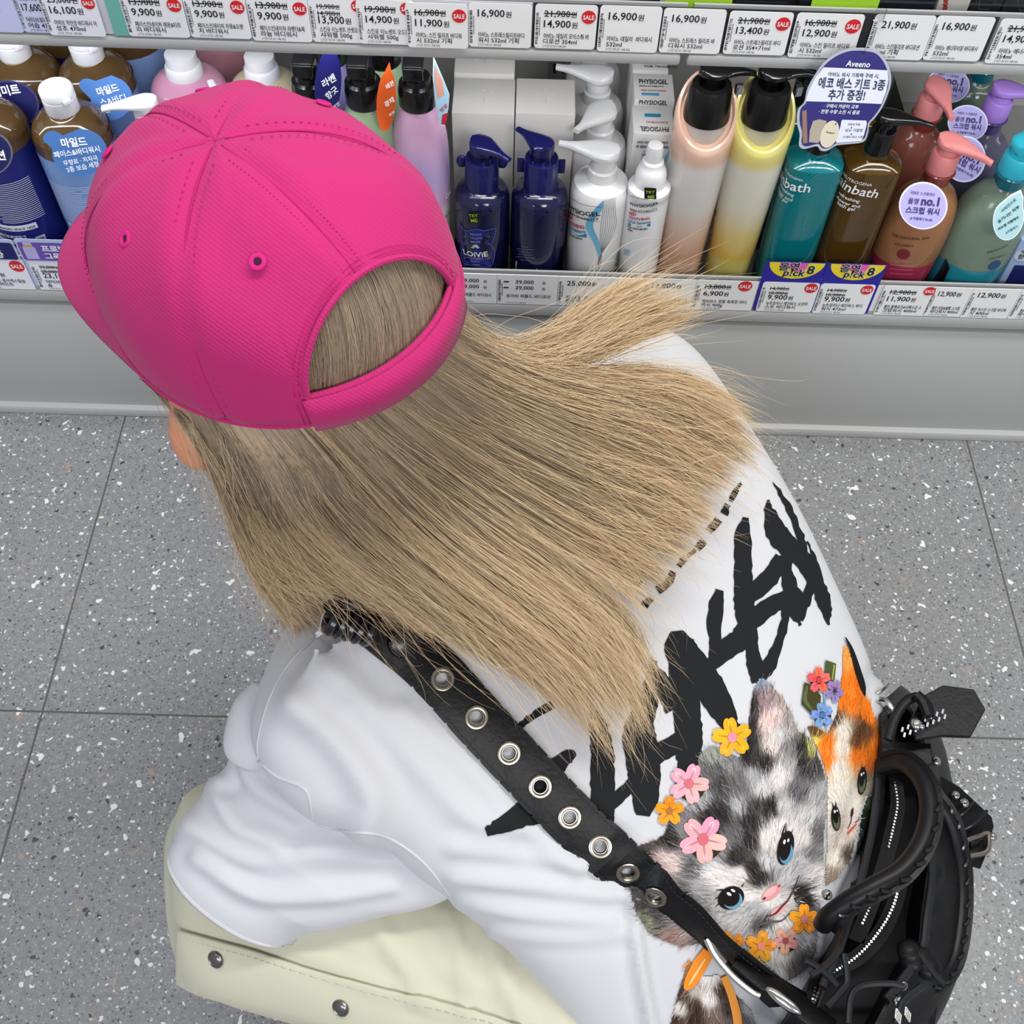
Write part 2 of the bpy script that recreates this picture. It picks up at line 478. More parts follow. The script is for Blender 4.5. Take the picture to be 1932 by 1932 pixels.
def lpx(p): return at_y(p, 560+p*.022, FY)[0]
UZ0, UZ1 = .5945, .6405
SL = (.86, .74)
U_ = [  # left px, right px, old, price, names, sale, label, colour, barcode
 (-60, 48, ['24,900'], '17,900', ['…브로너스', '…ml 배'], None, 'bluish upper shelf price tag cut off by the left frame edge', '#c9cdf0'),
 (49, 128, ['22,000'], '17,600', ['닥터브로너스 퓨', '어솝 475ml'], None, 'bluish upper shelf price tag reading 17,600', '#cfd2ee'),
 (97, 203, ['23,000'], '16,100', ['아비브 약산성 바디워시 어', '성초 470ml'], SL, 'upper shelf price tag reading 16,100 with red sale badge', '#eeeef6'),
 (246, 361, ['13,900'], '9,900', ['페이스인네이처 레몬&티트', '리 바디워시'], SL, 'upper shelf 9,900 sale tag beside the narrow teal card', '#f0f0f3'),
 (363, 477, ['13,900'], '9,900', ['페이스인네이처 자몽&오렌', '지 바디워시'], SL, 'middle one of the three upper shelf 9,900 sale tags', '#f0f0f2'),
 (479, 591, ['13,900'], '9,900', ['페이스인네이처 라벤더&제', '라늄 바디워시'], SL, 'rightmost of the three upper shelf 9,900 sale tags', '#eeeef0'),
 (592, 696, ['19,900', '14,900'], '13,900', ['스킨유 이노센트 선셋오드', '샤워젤 500g'], (.87, .82), 'upper shelf price tag reading 13,900 with two struck prices above it', '#eeeef0'),
 (680, 786, ['19,900'], '14,900', ['스킨유 이노센트 오드콜', '샤워젤 500g'], (.87, .82), 'upper shelf tag striking 19,900 for 14,900, its sale badge half covered', '#efefef'),
 (770, 884, ['16,900'], '11,900', ['아비노 스킨 릴리프 바디워', '시 532ml 기획'], SL, 'upper shelf price tag reading 11,900 with red sale badge', '#f0f0ef'),
 (885, 1001, [], '16,900', ['아비노 스트레스릴리프바디', '워시 532ml 기획'], None, 'plain upper shelf 16,900 tag right of the 11,900 sale tag', '#f0f0ef'),
 (1007, 1121, ['21,900'], '14,900', ['아비노 데일리 모이스춰 바', '디로션 354ml'], SL, 'upper shelf 14,900 sale tag left of two plain 16,900 tags', '#f0f0ef'),
 (1125, 1238, [], '16,900', ['아비노 데일리  바디워시', '532ml'], None, 'plain upper shelf 16,900 tag left of the bright green card', '#f0f0ef'),
 (1241, 1355, [], '16,900', ['아비노 스트레스 릴리프 바', '디워시 532ml'], None, 'upper shelf 16,900 tag in front of the bright green card over the peach bottle', '#f0f0ef'),
 (1361, 1477, ['21,900'], '13,400', ['아비노 스트레스릴리프 바디', '로션 354+71ml'], SL, 'upper shelf price tag reading 13,400 with red sale badge', '#f0f0ef'),
 (1483, 1606, ['16,900'], '12,900', ['아비노 스킨 릴리프 바디워', '시 532ml'], SL, 'upper shelf price tag reading 12,900 above the round blue sign', '#f0f0ef'),
 (1624, 1735, [], '21,900', ['아비노 스킨릴리프 바디로션', '…ml 기획'], None, 'plain upper shelf price tag reading 21,900 partly behind the round sign', '#f0f0ef'),
 (1736, 1842, [], '16,900', ['아비노 에너자이징 바디워시', '532ml'], None, 'plain upper shelf 16,900 tag nearest the right frame edge', '#f0f0ef'),
 (1853, 1972, ['21,900'], '14,900', ['아비노 에너자이징 바디', '354ml'], None, 'upper shelf 14,900 tag cut off by the right frame edge', '#f0f0ef'),
]
for k, (a, b, old, pr, nm, sale, lab, colr) in enumerate(U_):
    price_tag(upx(a), upx(b), UZ0+.0008*math.sin(k*2.1), UZ1+.0008*math.sin(k*1.3), old, pr, nm, sale, lab, card=colr, y=FY-.0012-(.0014 if k in (2, 7) else 0)-(.0028 if k == 8 else 0), group='price tags on the upper shelf')
LZ0, LZ1 = .2435, .2925
L_ = [
 (-40, 77, ['43,000', '37,050'], '33,100', ['닥터브로너스 퓨어캐스틸솝', '950ml 페퍼민트'], (.87, .80), 'lower shelf tag reading 33,100 under the navy soap bottle, cut by the frame', '#ececf4', None),
 (86, 200, ['33,000', '28,000'], '23,100', ['닥터브로너스', '숍'], None, 'lower shelf tag with a purple topper, partly behind the pink cap brim', '#ececf4', None),
 (842, 937, [], '', ['로이비 퍼퓸드 바디워시'], None, 'lower shelf tag reading 29,000 twice under the first navy pump bottle', '#efefef', ['29,000', '29,000']),
 (938, 1049, [], '', ['로이비 퍼퓸드 바디로션'], None, 'lower shelf tag reading 39,000 twice', '#efefef', ['39,000', '39,000']),
 (1050, 1156, [], '25,000', ['피지오겔 레드수딩 시카밸', '런스 바디워시'], None, 'lower shelf tag reading 25,000 under the white pump bottle', '#f0f0ef', None),
 (1157, 1207, [], '25,000', ['피지오겔'], None, 'narrow lower shelf tag half hidden by the flipped hair tuft', '#f0f0ef', None),
 (1208, 1301, [], '13,800', ['해피바스 정말 순한 바디워', '시 900g'], None, 'lower shelf tag reading 13,800 under the peach bottle', '#f0f0ef', None),
 (1302, 1414, ['13,800'], '6,900', ['해피바스 정말 촉촉한 바디', '워시 900g'], (.80, .84), 'lower shelf tag reading 6,900 with a sale badge under the yellow bottle', '#f0f0f0', None),
 (1423, 1527, ['14,900', '10,900'], '9,900', ['뉴트로지나 레인바스 오션미', '스트 바디워시'], (.86, .84), 'lower shelf 9,900 sale tag under the teal bottle', '#f2f2f2', None),
 (1529, 1629, ['14,900', '10,900'], '9,900', ['뉴트로지나 레인바스 바디', '워시 473ml'], (.86, .84), 'lower shelf 9,900 sale tag under the amber bottle', '#f2f2f2', None),
 (1645, 1739, ['12,900'], '11,900', ['벨먼 블랙로즈&사해소금 스', '크럽워시 400ml'], (.90, .86), 'lower shelf tag reading 11,900 under the pink scrub bottle', '#f0f0f0', None),
 (1738, 1808, [], '12,900', ['벨먼 라임&배질 스크럽', '바디워시 400ml'], None, 'lower shelf 12,900 tag directly right of the 11,900 sale tag', '#f0f0f0', None),
 (1809, 1897, [], '12,900', ['벨먼 자스민 스크럽 바디워', '시 400ml'], None, 'lower shelf 12,900 tag nearest the right frame edge', '#f0f0f0', None),
 (1898, 2000, [], '14,900', ['핑크바디', '화이트머스크'], None, 'lower shelf tag cut off by the right frame edge', '#f0f0f0', None),
]
for k, (a, b, old, pr, nm, sale, lab, colr, two) in enumerate(L_):
    price_tag(lpx(a), lpx(b), LZ0+.0005*math.sin(k*1.9), LZ1+(.001 if k > 5 else 0), old, pr, nm, sale, lab, card=colr, two=two, group='price tags on the lower shelf', corner=.0012 if k not in (8, 9) else .004)
# plain backing strip of the rails
def backing(p0, p1, up, hexc, label, z0, z1, name='backing_card'):
    fn = upx if up else lpx
    mb = MB(); mb.box(((fn(p0)+fn(p1))/2, FY+.0018, (z0+z1)/2), (fn(p1)-fn(p0), .0008, z1-z0))
    return tag(mb.build(name, mat(hexc, .5), smooth=False), label, 'card')
backing(840, 1640, False, '#f0f0ef', 'long white backing strip behind the lower shelf price tags', .244, .2905)
backing(1640, 2000, False, '#e2e2e2', 'white backing strip behind the price tags at the lower right', .244, .291)
backing(-80, 840, False, '#c5cdea', 'bluish backing strip behind the lower left price tags', .244, .291)
backing(1003, 1850, True, '#2a2a2e', 'black backing strip behind the upper right price tags', .5945, .640)
backing(-80, 1002, True, '#d5d5dc', 'pale backing strip behind the upper left price tags', .5945, .640)
backing(218, 250, True, '#6fb5a6', 'narrow teal card standing between the upper shelf tags', .5945, .66).location.y -= .0024

# navy toppers with the yellow and pink badge
def topper(p0, p1, label):
    x0, x1 = lpx(p0), lpx(p1); S = Plane((x0, FY-.0004, .244), (1, 0, 0), (0, 0, 1)); W = x1-x0; H1 = .082
    t = thing('shelf_talker', ((x0+x1)/2, FY, .244), label, 'sign', 'shelf talkers with round badge')
    mb = MB(); mb.slab(S.pt(round_rect(0, 0, W, H1, .0015), 0), (0, .0006, 0)); mb.build('card', mat('#27209a', .5), t, smooth=False)
    cx = W*.52; R = W*.455; zt = H1-.0005
    a = np.linspace(math.pi, 2*math.pi, 24)
    mb = MB(); poly_uv(mb, S, np.stack([cx+R*np.cos(a), zt+R*.78*np.sin(a)], 1), .0003); mb.build('badge', mat('#f1dc2a', .5), t, smooth=False)
    mb = MB(); poly_uv(mb, S, [(cx-R*.62, zt), (cx-R*.58, zt-R*.3), (cx-R*.15, zt-R*.3), (cx-R*.1, zt-R*.42), (cx+R*.3, zt-R*.42), (cx+R*.36, zt-R*.25), (cx+R*.42, zt)][::-1], .0005); mb.build('badge_patch', mat('#e85fc0', .5), t, smooth=False)
    for mm, bold, off in ((WHITE_INK, .045, .0008), (INK, .018, .0012)):
        mb = MB()
        text_h(mb, S, '올영', (cx-R*.62, zt-R*.33), R*.30, off=off, bold=bold)
        text_h(mb, S, 'p!ck', (cx-R*.42, zt-R*.62), R*.33, off=off, bold=bold, shear=.1)
        text_h(mb, S, '8', (cx+R*.42, zt-R*.50), R*.40, off=off, bold=bold)
        mb.build('badge_text', mm, t, smooth=False)
topper(1417, 1526, 'navy shelf card with yellow badge in front of the teal bottle')
topper(1527, 1634, 'navy shelf card with yellow badge in front of the amber bottle')
# left toppers
def left_topper(p0, p1, z0, z1, hexc, lines, label, bottle=False):
    x0, x1 = lpx(p0), lpx(p1); S = Plane((x0, FY-.0022, z0), (1, 0, 0), (0, 0, 1)); W, Hh = x1-x0, z1-z0
    t = thing('shelf_talker', ((x0+x1)/2, FY-.002, z0), label, 'sign')
    mb = MB(); mb.slab(S.pt(round_rect(0, 0, W, Hh, .003), 0), (0, .0006, 0)); mb.build('card', mat('#b9c3e6', .35), t, smooth=False)
    mb = MB(); poly_uv(mb, S, round_rect(.002, .002, W-.002, Hh*.86, .003), .0003); mb.build('color_field', mat(hexc, .5), t, smooth=False)
    mb = MB()
    for k, s_ in enumerate(lines): text_h(mb, S, s_, (W*(.36 if bottle else .05), Hh*(.50-.34*k)), Hh*.22, off=.0006, bold=.03, maxw=W*.9)
    mb.build('printed_text', WHITE_INK, t, smooth=False)
    if bottle:
        mb = MB(); rect_uv(mb, S, W*.08, Hh*.12, W*.27, Hh*.66, .0006); rect_uv(mb, S, W*.11, Hh*.74, W*.24, Hh*.92, .0006); mb.build('bottle_picture', mat('#b7aee0', .5), t, smooth=False)
        mb = MB(); rect_uv(mb, S, W*.10, Hh*.66, W*.25, Hh*.74, .0007); mb.build('bottle_picture_band', mat('#c9a23e', .5), t, smooth=False)
left_topper(-60, 76, .2925, .326, '#181c5e', ['상쾌하고 시원한', '청량가득 민트향'], 'navy shelf card with white Korean lettering at the lower left')
left_topper(80, 200, .2925, .328, '#6b4fae', ['프로방스', '그윽한 향'], 'purple shelf card with a small bottle picture beside the cap brim', True)

# ---------------------------------------------------------------- things on the upper shelf
def upper_box(p0, p1, h, d, hexc, label, name='product_box', y=.018, rough=.4):
    x0, x1 = upx(p0), upx(p1)
    t = thing(name, ((x0+x1)/2, FY+y+d/2, .608), label, 'box')
    mb = MB(); mb.box(((x0+x1)/2, FY+y+d/2, .608+h/2), (x1-x0, d, h), bev=.001); mb.build('carton', mat(hexc, rough), t)
    return t, Plane((x0, FY+y, .608), (1, 0, 0), (0, 0, 1)), x1-x0
for p0, p1, lab in ((1003, 1109, 'black carton on the upper shelf above the first 14,900 tag'), (1114, 1236, 'black carton on the upper shelf left of the first green card'),
                    (1368, 1476, 'black carton on the upper shelf between the two green cards')):
    t, S, W = upper_box(p0, p1, .12, .06, '#222226', lab)
    mb = MB(); rect_uv(mb, S, W*.06, .03, W*.94, .0306, .0003); mb.build('printed_line', mat('#5a5a60', .5), t, smooth=False)
t, S, W = upper_box(1490, 1612, .12, .06, '#232327', 'black carton on the upper shelf behind the second green card')
t, S, W = upper_box(1630, 1738, .12, .06, '#1b1f2c', 'dark navy carton with blue lettering on the upper shelf')
mb = MB(); rect_uv(mb, S, W*.05, .052, W*.95, .0535, .0004); mb.build('printed_line', mat('#3f86d8', .5), t, smooth=False)
mb = MB(); text_h(mb, S, '극건성 자정보습', (W*.05, .040), .0075, bold=.01, maxw=W*.85); mb.build('printed_text', mat('#3a66a8', .5), t, smooth=False)
for p0, p1, lab in ((1806, 1858, 'black carton with a hexagon outline on the upper shelf at the right'), (1862, 1990, 'black carton with red lettering at the top right corner of the view')):
    t, S, W = upper_box(p0, p1, .12, .06, '#232325', lab)
    hx = [(.012, .0), (.022, .018), (.012, .036), (-.0, .036)]
    mb = MB()
    mb.tube(S.pt([(W*.25+.0, .06), (W*.12, .045), (W*.25, .030), (W*.6, .030)], .0006), .00035, 5); mb.build('hexagon_outline', mat('#5d5d60', .5), t)
    if p0 > 1860:
        mb = MB(); text_h(mb, S, '#트러블', (W*.42, .030), .008, bold=.01); rect_uv(mb, S, W*.40, .046, W*.95, .047); mb.build('red_lettering', mat('#b8465a', .5), t, smooth=False)
        mb = MB(); text_h(mb, S, '장벽', (W*.45, .051), .011, bold=.01); mb.build('white_lettering', WHITE_INK, t, smooth=False)
t, S, W = upper_box(1742, 1800, .12, .06, '#d8d3c8', 'pale carton with a red and black ornament on the upper shelf', rough=.5)
mb = MB()
for k in range(6): disc_uv(mb, S, (W*(.12+.03*k), .050-.004*k), .0025, .0004, 10)
mb.build('ornament', mat('#b23a2c', .5), t, smooth=False)
t, S, W = upper_box(850, 905, .12, .06, '#cfccc0', 'cream carton on the upper shelf left of the black cartons', rough=.5)
t, S, W = upper_box(910, 1000, .12, .06, '#55534f', 'dark grey carton on the upper shelf left of the black cartons', rough=.5)
def green_card(p0, p1, label):
    x0, x1 = upx(p0), upx(p1); S = Plane((x0, FY+.0128, .6085), (1, 0, 0), (0, -.0, 1)); W = x1-x0
    t = thing('shelf_card', ((x0+x1)/2, FY+.013, .6085), label, 'sign')
    mb = MB(); mb.slab(S.pt(round_rect(0, 0, W, .10, .001), 0), (0, .0006, 0)); mb.build('card', mat('#9ccb2c', .5), t, smooth=False)
    mb = MB(); rect_uv(mb, S, W*.10, .040, W*.40, .075, .0003); mb.build('white_square', WHITE_INK, t, smooth=False)
    mb = MB(); text_h(mb, S, '찾아보세요!', (W*.48, .0435), .006, bold=.012, maxw=W*.4); text_h(mb, S, '다양한 매장을', (W*.48, .054), .006, bold=.012, maxw=W*.46); mb.build('printed_text', mat('#1c4a1a', .5), t, smooth=False)
green_card(1243, 1366, 'bright green card standing on the upper shelf over the peach bottle')
green_card(1510, 1632, 'bright green card standing on the upper shelf above the 12,900 tag')
CLEAR = bpy.data.materials.new('clear_plastic'); CLEAR.use_nodes = True
_n = CLEAR.node_tree; _n.nodes.remove(_n.nodes['Principled BSDF'])
_t = _n.nodes.new('ShaderNodeBsdfTransparent'); _t.inputs['Color'].default_value = (.97, .98, .98, 1)
_g = _n.nodes.new('ShaderNodeBsdfGlossy'); _g.inputs['Roughness'].default_value = .08
_f = _n.nodes.new('ShaderNodeFresnel'); _f.inputs['IOR'].default_value = 1.35
_x = _n.nodes.new('ShaderNodeMixShader')
_n.links.new(_f.outputs[0], _x.inputs[0]); _n.links.new(_t.outputs[0], _x.inputs[1]); _n.links.new(_g.outputs[0], _x.inputs[2])
_n.links.new(_x.outputs[0], _n.nodes['Material Output'].inputs['Surface'])
mb = MB(); mb.box(((upx(1003)+upx(1990))/2, FY+.0155, .632), (upx(1990)-upx(1003), .001, .047)); tag(mb.build('shelf_guard', CLEAR, smooth=False), 'clear plastic guard strip along the upper shelf front edge', 'shelf guard')
# ================================================================ BOTTLES ON THE LOWER SHELF
ZS = .2485
def xat(p, y, Y): return at_y(p, y, Y)[0]
def pump_head(mb, c, rh, L, ang, hh, tip_w=.0035, droop=.0, tip_h=.35, rise=.0, n=12):
    """rounded actuator with a spout of length L in direction ang (0 = +X, -90 = towards the camera)"""
    d = np.array([math.cos(ang), math.sin(ang), 0]); q = np.array([-d[1], d[0], 0]); c = np.asarray(c, float)
    rings = []
    for i in range(9):                                   # rounded back half
        a = math.pi/2*(i/8); t = -rh*math.cos(a); wv = rh*math.sin(a); rings.append((t, max(wv, rh*.02), 0, hh))
    for u in np.linspace(.12, 1, 10):
        t = u*L; s = u*u*(3-2*u)
        wv = lerp(rh, tip_w, min(1, s*1.12)**.8)
        z0 = -droop*u**1.6+rise*u; h = hh*lerp(1, tip_h, u)
        rings.append((t, wv, z0+hh-h+ (0), h))
    R = []
    th = np.linspace(0, 2*math.pi, 16, endpoint=False)
    k = (np.abs(np.cos(th))**3.2+np.abs(np.sin(th))**3.2)**(-1/3.2)
    for t, wv, zb, h in rings:
        R.append(c+t*d+np.outer(np.cos(th)*k*wv, q)+np.outer(np.sin(th)*k*h/2+zb+h/2, (0, 0, 1)))
    mb.loft(np.array(R)); return mb
def bottle(name, X, Y, label, cat='bottle', group=None, z=ZS): return thing(name, (X, Y, z), label, cat, group)
def rel(prof, z=ZS): return [(r, z+h) for r, h in prof]
def smooth_prof(pts, n=40): return [tuple(p) for p in cr(pts, n)]
def cyl_label(t, X, Y, r, z0, z1, a0, a1, m, name='label', off=.0004, sy=1.):
    S = Cyl(X, Y, r, sy); U = []; n = 24
    us = np.linspace(a0, a1, n+1)*r
    V = np.vstack([S.pt([(u, z0) for u in us], off), S.pt([(u, z1) for u in us], off)])
    return add(name, V, [(i, i+1, n+2+i, n+1+i) for i in range(n)], m, t)
def hang_tag(name, pxy, Y, tilt, outline, hexc, label, lines, lean=0., thick=.0006, border=None, text='#ffffff', group=None):
    """flat card through the point seen at pxy on depth plane Y; tilt = backwards lean of the card; outline and lines in photo pixels"""
    O = at_y(*pxy, Y); ex = (math.cos(lean), math.sin(lean), 0); n = np.cross(ex, (0, math.sin(tilt), math.cos(tilt)))
    S = Plane(O, ex, (0, math.sin(tilt), math.cos(tilt)))
    U = np.array([S.uv(*p) for p in outline])
    t = thing(name, O, label, 'tag', group)
    mb = MB(); P = S.pt(U); mb.slab(P, -S.n*thick); mb.build('card', mat(border or hexc, .35), t, smooth=False)
    if border:
        ctr = U.mean(0); mb = MB(); poly_uv(mb, S, ctr+(U-ctr)*.93, .0003); mb.build('face', mat(hexc, .35), t, smooth=False)
    mb = MB()
    for s_, a, b, bold in lines: put_text(mb, S, s_, S.uv(*a), S.uv(*b), off=.0008, bold=bold)
    mb.build('printed_text', mat(text, .5), t, smooth=False)
    return t, S
def ell(cx, cy, rx, ry, a=0., n=26, a0=0., a1=360.):
    t = np.radians(np.linspace(a0, a1, n, endpoint=(a1-a0) < 359)); ca, sa = math.cos(math.radians(a)), math.sin(math.radians(a))
    x, y = rx*np.cos(t), ry*np.sin(t); return [(cx+u*ca-v*sa, cy+u*sa+v*ca) for u, v in zip(x, y)]

# ---- large castile soap bottles at the left
AMBER_LIQ = mat('#6b5130', .12, trans=.25, coat=.6, ior=1.4)
WHITE_CAP = mat('#eeeeee', .3, sss=.1)
def soap_bottle(px, py, Y, r, lab_hex, label, grp, text=None, cap_h=.030):
    X = xat(px, py, Y); t = bottle('soap_bottle', X, Y, label, group=grp)
    prof = rel(smooth_prof([(r*.9, 0), (r*.98, .003), (r, .010), (r, .06), (r, .182), (r*.985, .192), (r*.88, .204), (r*.66, .213), (r*.44, .218), (r*.40, .223)], 44))
    MB().lathe((X, Y, 0), [(r*.5, ZS)]+prof).build('bottle_body', AMBER_LIQ, t)
    rc = r*.42
    MB().lathe((X, Y, ZS+.217), [(rc*.95, 0), (rc, .002), (rc, cap_h-.012), (rc*.97, cap_h-.0115), (rc*.97, cap_h-.010), (rc, cap_h-.0095), (rc, cap_h-.002), (rc*.93, cap_h), (rc*.02, cap_h)]).box((X+rc*.75, Y-rc*.75, ZS+.217+cap_h-.009), (.009, .006, .005), math.radians(45), .001).build('flip_cap', WHITE_CAP, t)
    cyl_label(t, X, Y, r, ZS+.004, ZS+.180, -math.pi, math.pi, mat(lab_hex, .35, coat=.3))
    return t, X
RS = .0435
grp = 'large castile soap bottles with navy wrap'
Y1 = FY+.055; Y2 = Y1+.096; Y3 = Y2+.096
tA1, XA1 = soap_bottle(60, 420, Y1, RS, '#1b1d73', 'front navy wrapped soap bottle at the left frame edge', None)
tA2, XA2 = soap_bottle(193, 400, Y1, RS, '#7fa3dc', 'front pale blue wrapped soap bottle with a white flip cap beside the pink cap', None)
soap_bottle(77, 220, Y2, RS, '#1b1d73', 'second row navy wrapped soap bottle behind the front one at the left edge', None)
soap_bottle(206, 220, Y2, RS, '#7fa3dc', 'second row pale blue wrapped soap bottle under the upper shelf', None)
soap_bottle(130, 100, Y3, RS, '#1b1d73', 'back row navy wrapped soap bottle seen between two white flip caps', None)
soap_bottle(258, 120, Y3, RS, '#8fb0e2', 'back row pale blue wrapped soap bottle behind the pink pump bottle', None)
def wrap_text(t, X, Y, r, items, hexc, name='label_text', off=.0008):
    S = Cyl(X, Y, r); mb = MB()
    for it in items:
        if it[0] == 'r':
            _, a, b, z0, z1 = it; rect_uv(mb, S, a*r, z0, b*r, z1, off, 10)
        else: _, s_, a0, a1, z, bold, hs = it; put_text(mb, S, s_, (a0*r, z), (a1*r, z), hs, off, bold)
    return mb.build(name, mat(hexc, .5), t, smooth=False)
def soap_art(t, X, Y, r, dark, pale, title, sub, a):
    z = ZS
    wrap_text(t, X, Y, r, [('r', a-1.0, a+.78, z+0.0785, z+0.0869), ('r', a-.78, a+.46, z+0.0119, z+0.0643), ('r', a+.60, a+.86, z+0.0167, z+0.0666)], pale, 'label_panel', .0006)
    L = [('t', 'FAMILY SOAPMAKERS SINCE 1858', a-.95, a+.72, z+0.0803, .012, 1.), ('t', title, a-.70, a+.36, z+0.0530, .02, 1.1), ('t', sub, a-.72, a+.42, z+0.0411, .03, 1.1)]
    for k in range(9): L.append(('r', a-.70, a+.38-.06*(k % 3), z+0.0369-.0025*k, z+0.0377-.0025*k))
    for k in range(9): L.append(('r', a+.63+.022*k, a+.641+.022*k, z+0.0190, z+0.0643))
    wrap_text(t, X, Y, r, L, dark, 'label_text', .0010)
    W = [('t', "DR. BRONNER'S", a-.70, a+.40, z+0.0678, .02, .9)]
    rr = random.Random(3)
    for k in range(22):
        zz = z+0.0916+.0026*k; W.append(('r', a-1.1, a-.1+rr.uniform(-.2, .2), zz, zz+0.0007)); W.append(('r', a-.05+rr.uniform(-.1, .1), a+1.1, zz, zz+0.0007))
    wrap_text(t, X, Y, r, W, pale, 'white_lettering', .0010)
soap_art(tA1, XA1, Y1, RS, '#15163f', '#e8e8ee', 'PEPPERMINT', 'PURE-CASTILE SOAP', -.15)
soap_art(tA2, XA2, Y1, RS, '#3a5a92', '#dfe6f2', 'BABY-MILD', 'PURE-CASTILE SOAP', .25)
# hang tags around their necks
hang_tag('neck_tag', (150, 300), FY-.002, math.radians(22), ell(98, 262, 17, 15, 0, 8, 150, 300)+[(118, 256), (150, 243)]+ell(150, 288, 52, 45, 0, 16, -70, 170)+[(98, 280), (88, 270)], '#4a78b8', 'blue paper tag with Korean lettering round the front pale blue bottle neck',
         [('마일드', (118, 277), (166, 273), .03), ('페이스&바디워시', (104, 297), (190, 285), .018), ('무향료 · 저자극', (122, 312), (186, 301), .01), ('3종 보습 세정', (128, 325), (188, 313), .01)])
hang_tag('neck_tag', (215, 190), Y1+.035, math.radians(22), ell(163, 160, 14, 12, 0, 8, 140, 300)+[(180, 153), (210, 142)]+ell(205, 186, 45, 42, 0, 16, -60, 150)+[(172, 188), (152, 168)], '#5585c8', 'lighter blue paper tag on the second row pale blue bottle',
         [('마일드', (186, 180), (226, 170), .03), ('스&바디', (192, 200), (240, 190), .015), ('료 · 저자극', (200, 214), (246, 201), .01)])
hang_tag('neck_tag', (20, 190), Y1+.035, math.radians(22), ell(14, 200, 60, 48, 0, 28), '#191a56', 'navy round paper tag on the second row navy bottle at the left edge', [('페퍼미트', (-30, 184), (40, 175), .03)], border='#3a3b70')
hang_tag('neck_tag', (0, 290), FY-.002, math.radians(22), ell(-22, 290, 46, 42, 0, 28), '#191a56', 'navy round paper tag on the front navy bottle cut by the frame', [('컬렉션', (-40, 300), (12, 300), .03)], border='#6a6a78')

# ---- pink and cream pump bottles
def round_pump(px, py, Y, r, hexc, label, h, ang=None, group=None, closed=False):
    X = xat(px, py, Y); t = bottle('pump_bottle', X, Y, label, group=group)
    prof = rel(smooth_prof([(r*.92, 0), (r, .006), (r*.99, .08), (r*.97, h-.03), (r*.9, h-.012), (r*.7, h-.003), (r*.45, h+.002), (r*.44, h+.004)], 36))
    MB().lathe((X, Y, 0), [(r*.5, ZS)]+prof).build('bottle_body', mat(hexc, .28, coat=.4, sss=.15), t)
    rn = r*.46
    MB().lathe((X, Y, ZS+h), [(rn, 0), (rn*1.02, .003), (rn*.98, .013), (rn*.9, .015), (rn*.86, .0155), (rn*.84, .028), (rn*.4, .030)]).build('collar', WHITE_CAP, t)
    if ang is not None:
        mb = MB(); mb.lathe((X, Y, ZS+h+.026), [(rn*.45, 0), (rn*.45, .012)]); pump_head(mb, (X, Y, ZS+h+.034), rn*.74, .047, ang, .010, .004, .004, .45)
        mb.build('pump_head', WHITE_CAP, t)
    return t
round_pump(303, 290, FY+.060, .040, '#e2a3bf', 'front pink pump bottle partly hidden by the cap', .188, math.radians(196))
round_pump(352, 150, FY+.165, .047, '#dfa0bc', 'larger pink bottle with a wide white neck in the row behind', .190)
round_pump(440, 290, FY+.060, .040, '#d9cca0', 'front cream pump bottle almost hidden by the cap, white nozzle pointing up', .188, math.radians(115))
round_pump(497, 150, FY+.165, .045, '#d8cda4', 'larger cream yellow bottle in the row behind the cap', .190)
round_pump(430, 95, FY+.29, .045, '#c78f9a', 'dusky pink bottle deep on the shelf between the pink and cream ones', .185)

# ---- slim bottles with black flip pump collar
BLACKP = mat('#0d0d0e', .22, coat=.3)
def slim(px, py, Y, r, prof_m, label, head=True, white_low=False, h=.263, grp=None):
    X = xat(px, py, Y); t = bottle('body_wash_bottle', X, Y, label, group=grp)
    pr = rel(smooth_prof([(r*.86, 0), (r*.93, .004), (r*.95, .03), (r*.97, .09), (r, .15), (r*.98, .190), (r*.88, .216), (r*.66, .237), (r*.54, h-.018), (r*.53, h-.014)], 48))
    mb = MB(); mb.lathe((X, Y, 0), [(r*.5, ZS)]+pr); mb.build('bottle_body', prof_m, t)
    rc = r*.60
    mb = MB(); mb.lathe((X, Y, ZS+h-.020), [(rc, 0), (rc*1.06, .002), (rc*1.08, .020), (rc*1.0, .026), (rc*.8, .028), (rc*.75, .034), (rc*.3, .036)]); mb.build('pump_collar', BLACKP, t)
    if head:
        mb = MB(); mb.lathe((X, Y, ZS+h+.012), [(rc*.35, 0), (rc*.35, .020)])
        mb.box((X-.001, Y-.004, ZS+h+.036), (rc*1.15, rc*2.1, .008), 0, .002); mb.box((X-.001, Y-.004-rc*1.0, ZS+h+.031), (rc*1.1, .004, .014), 0, .0015)
        mb.build('pump_head', BLACKP, t)
    return t, X
GL = dict(rough=.22, coat=.5)
LAV = mat('#a79ad8', sss=.1, **GL); GRN = mat('#a9c79b', sss=.1, **GL)
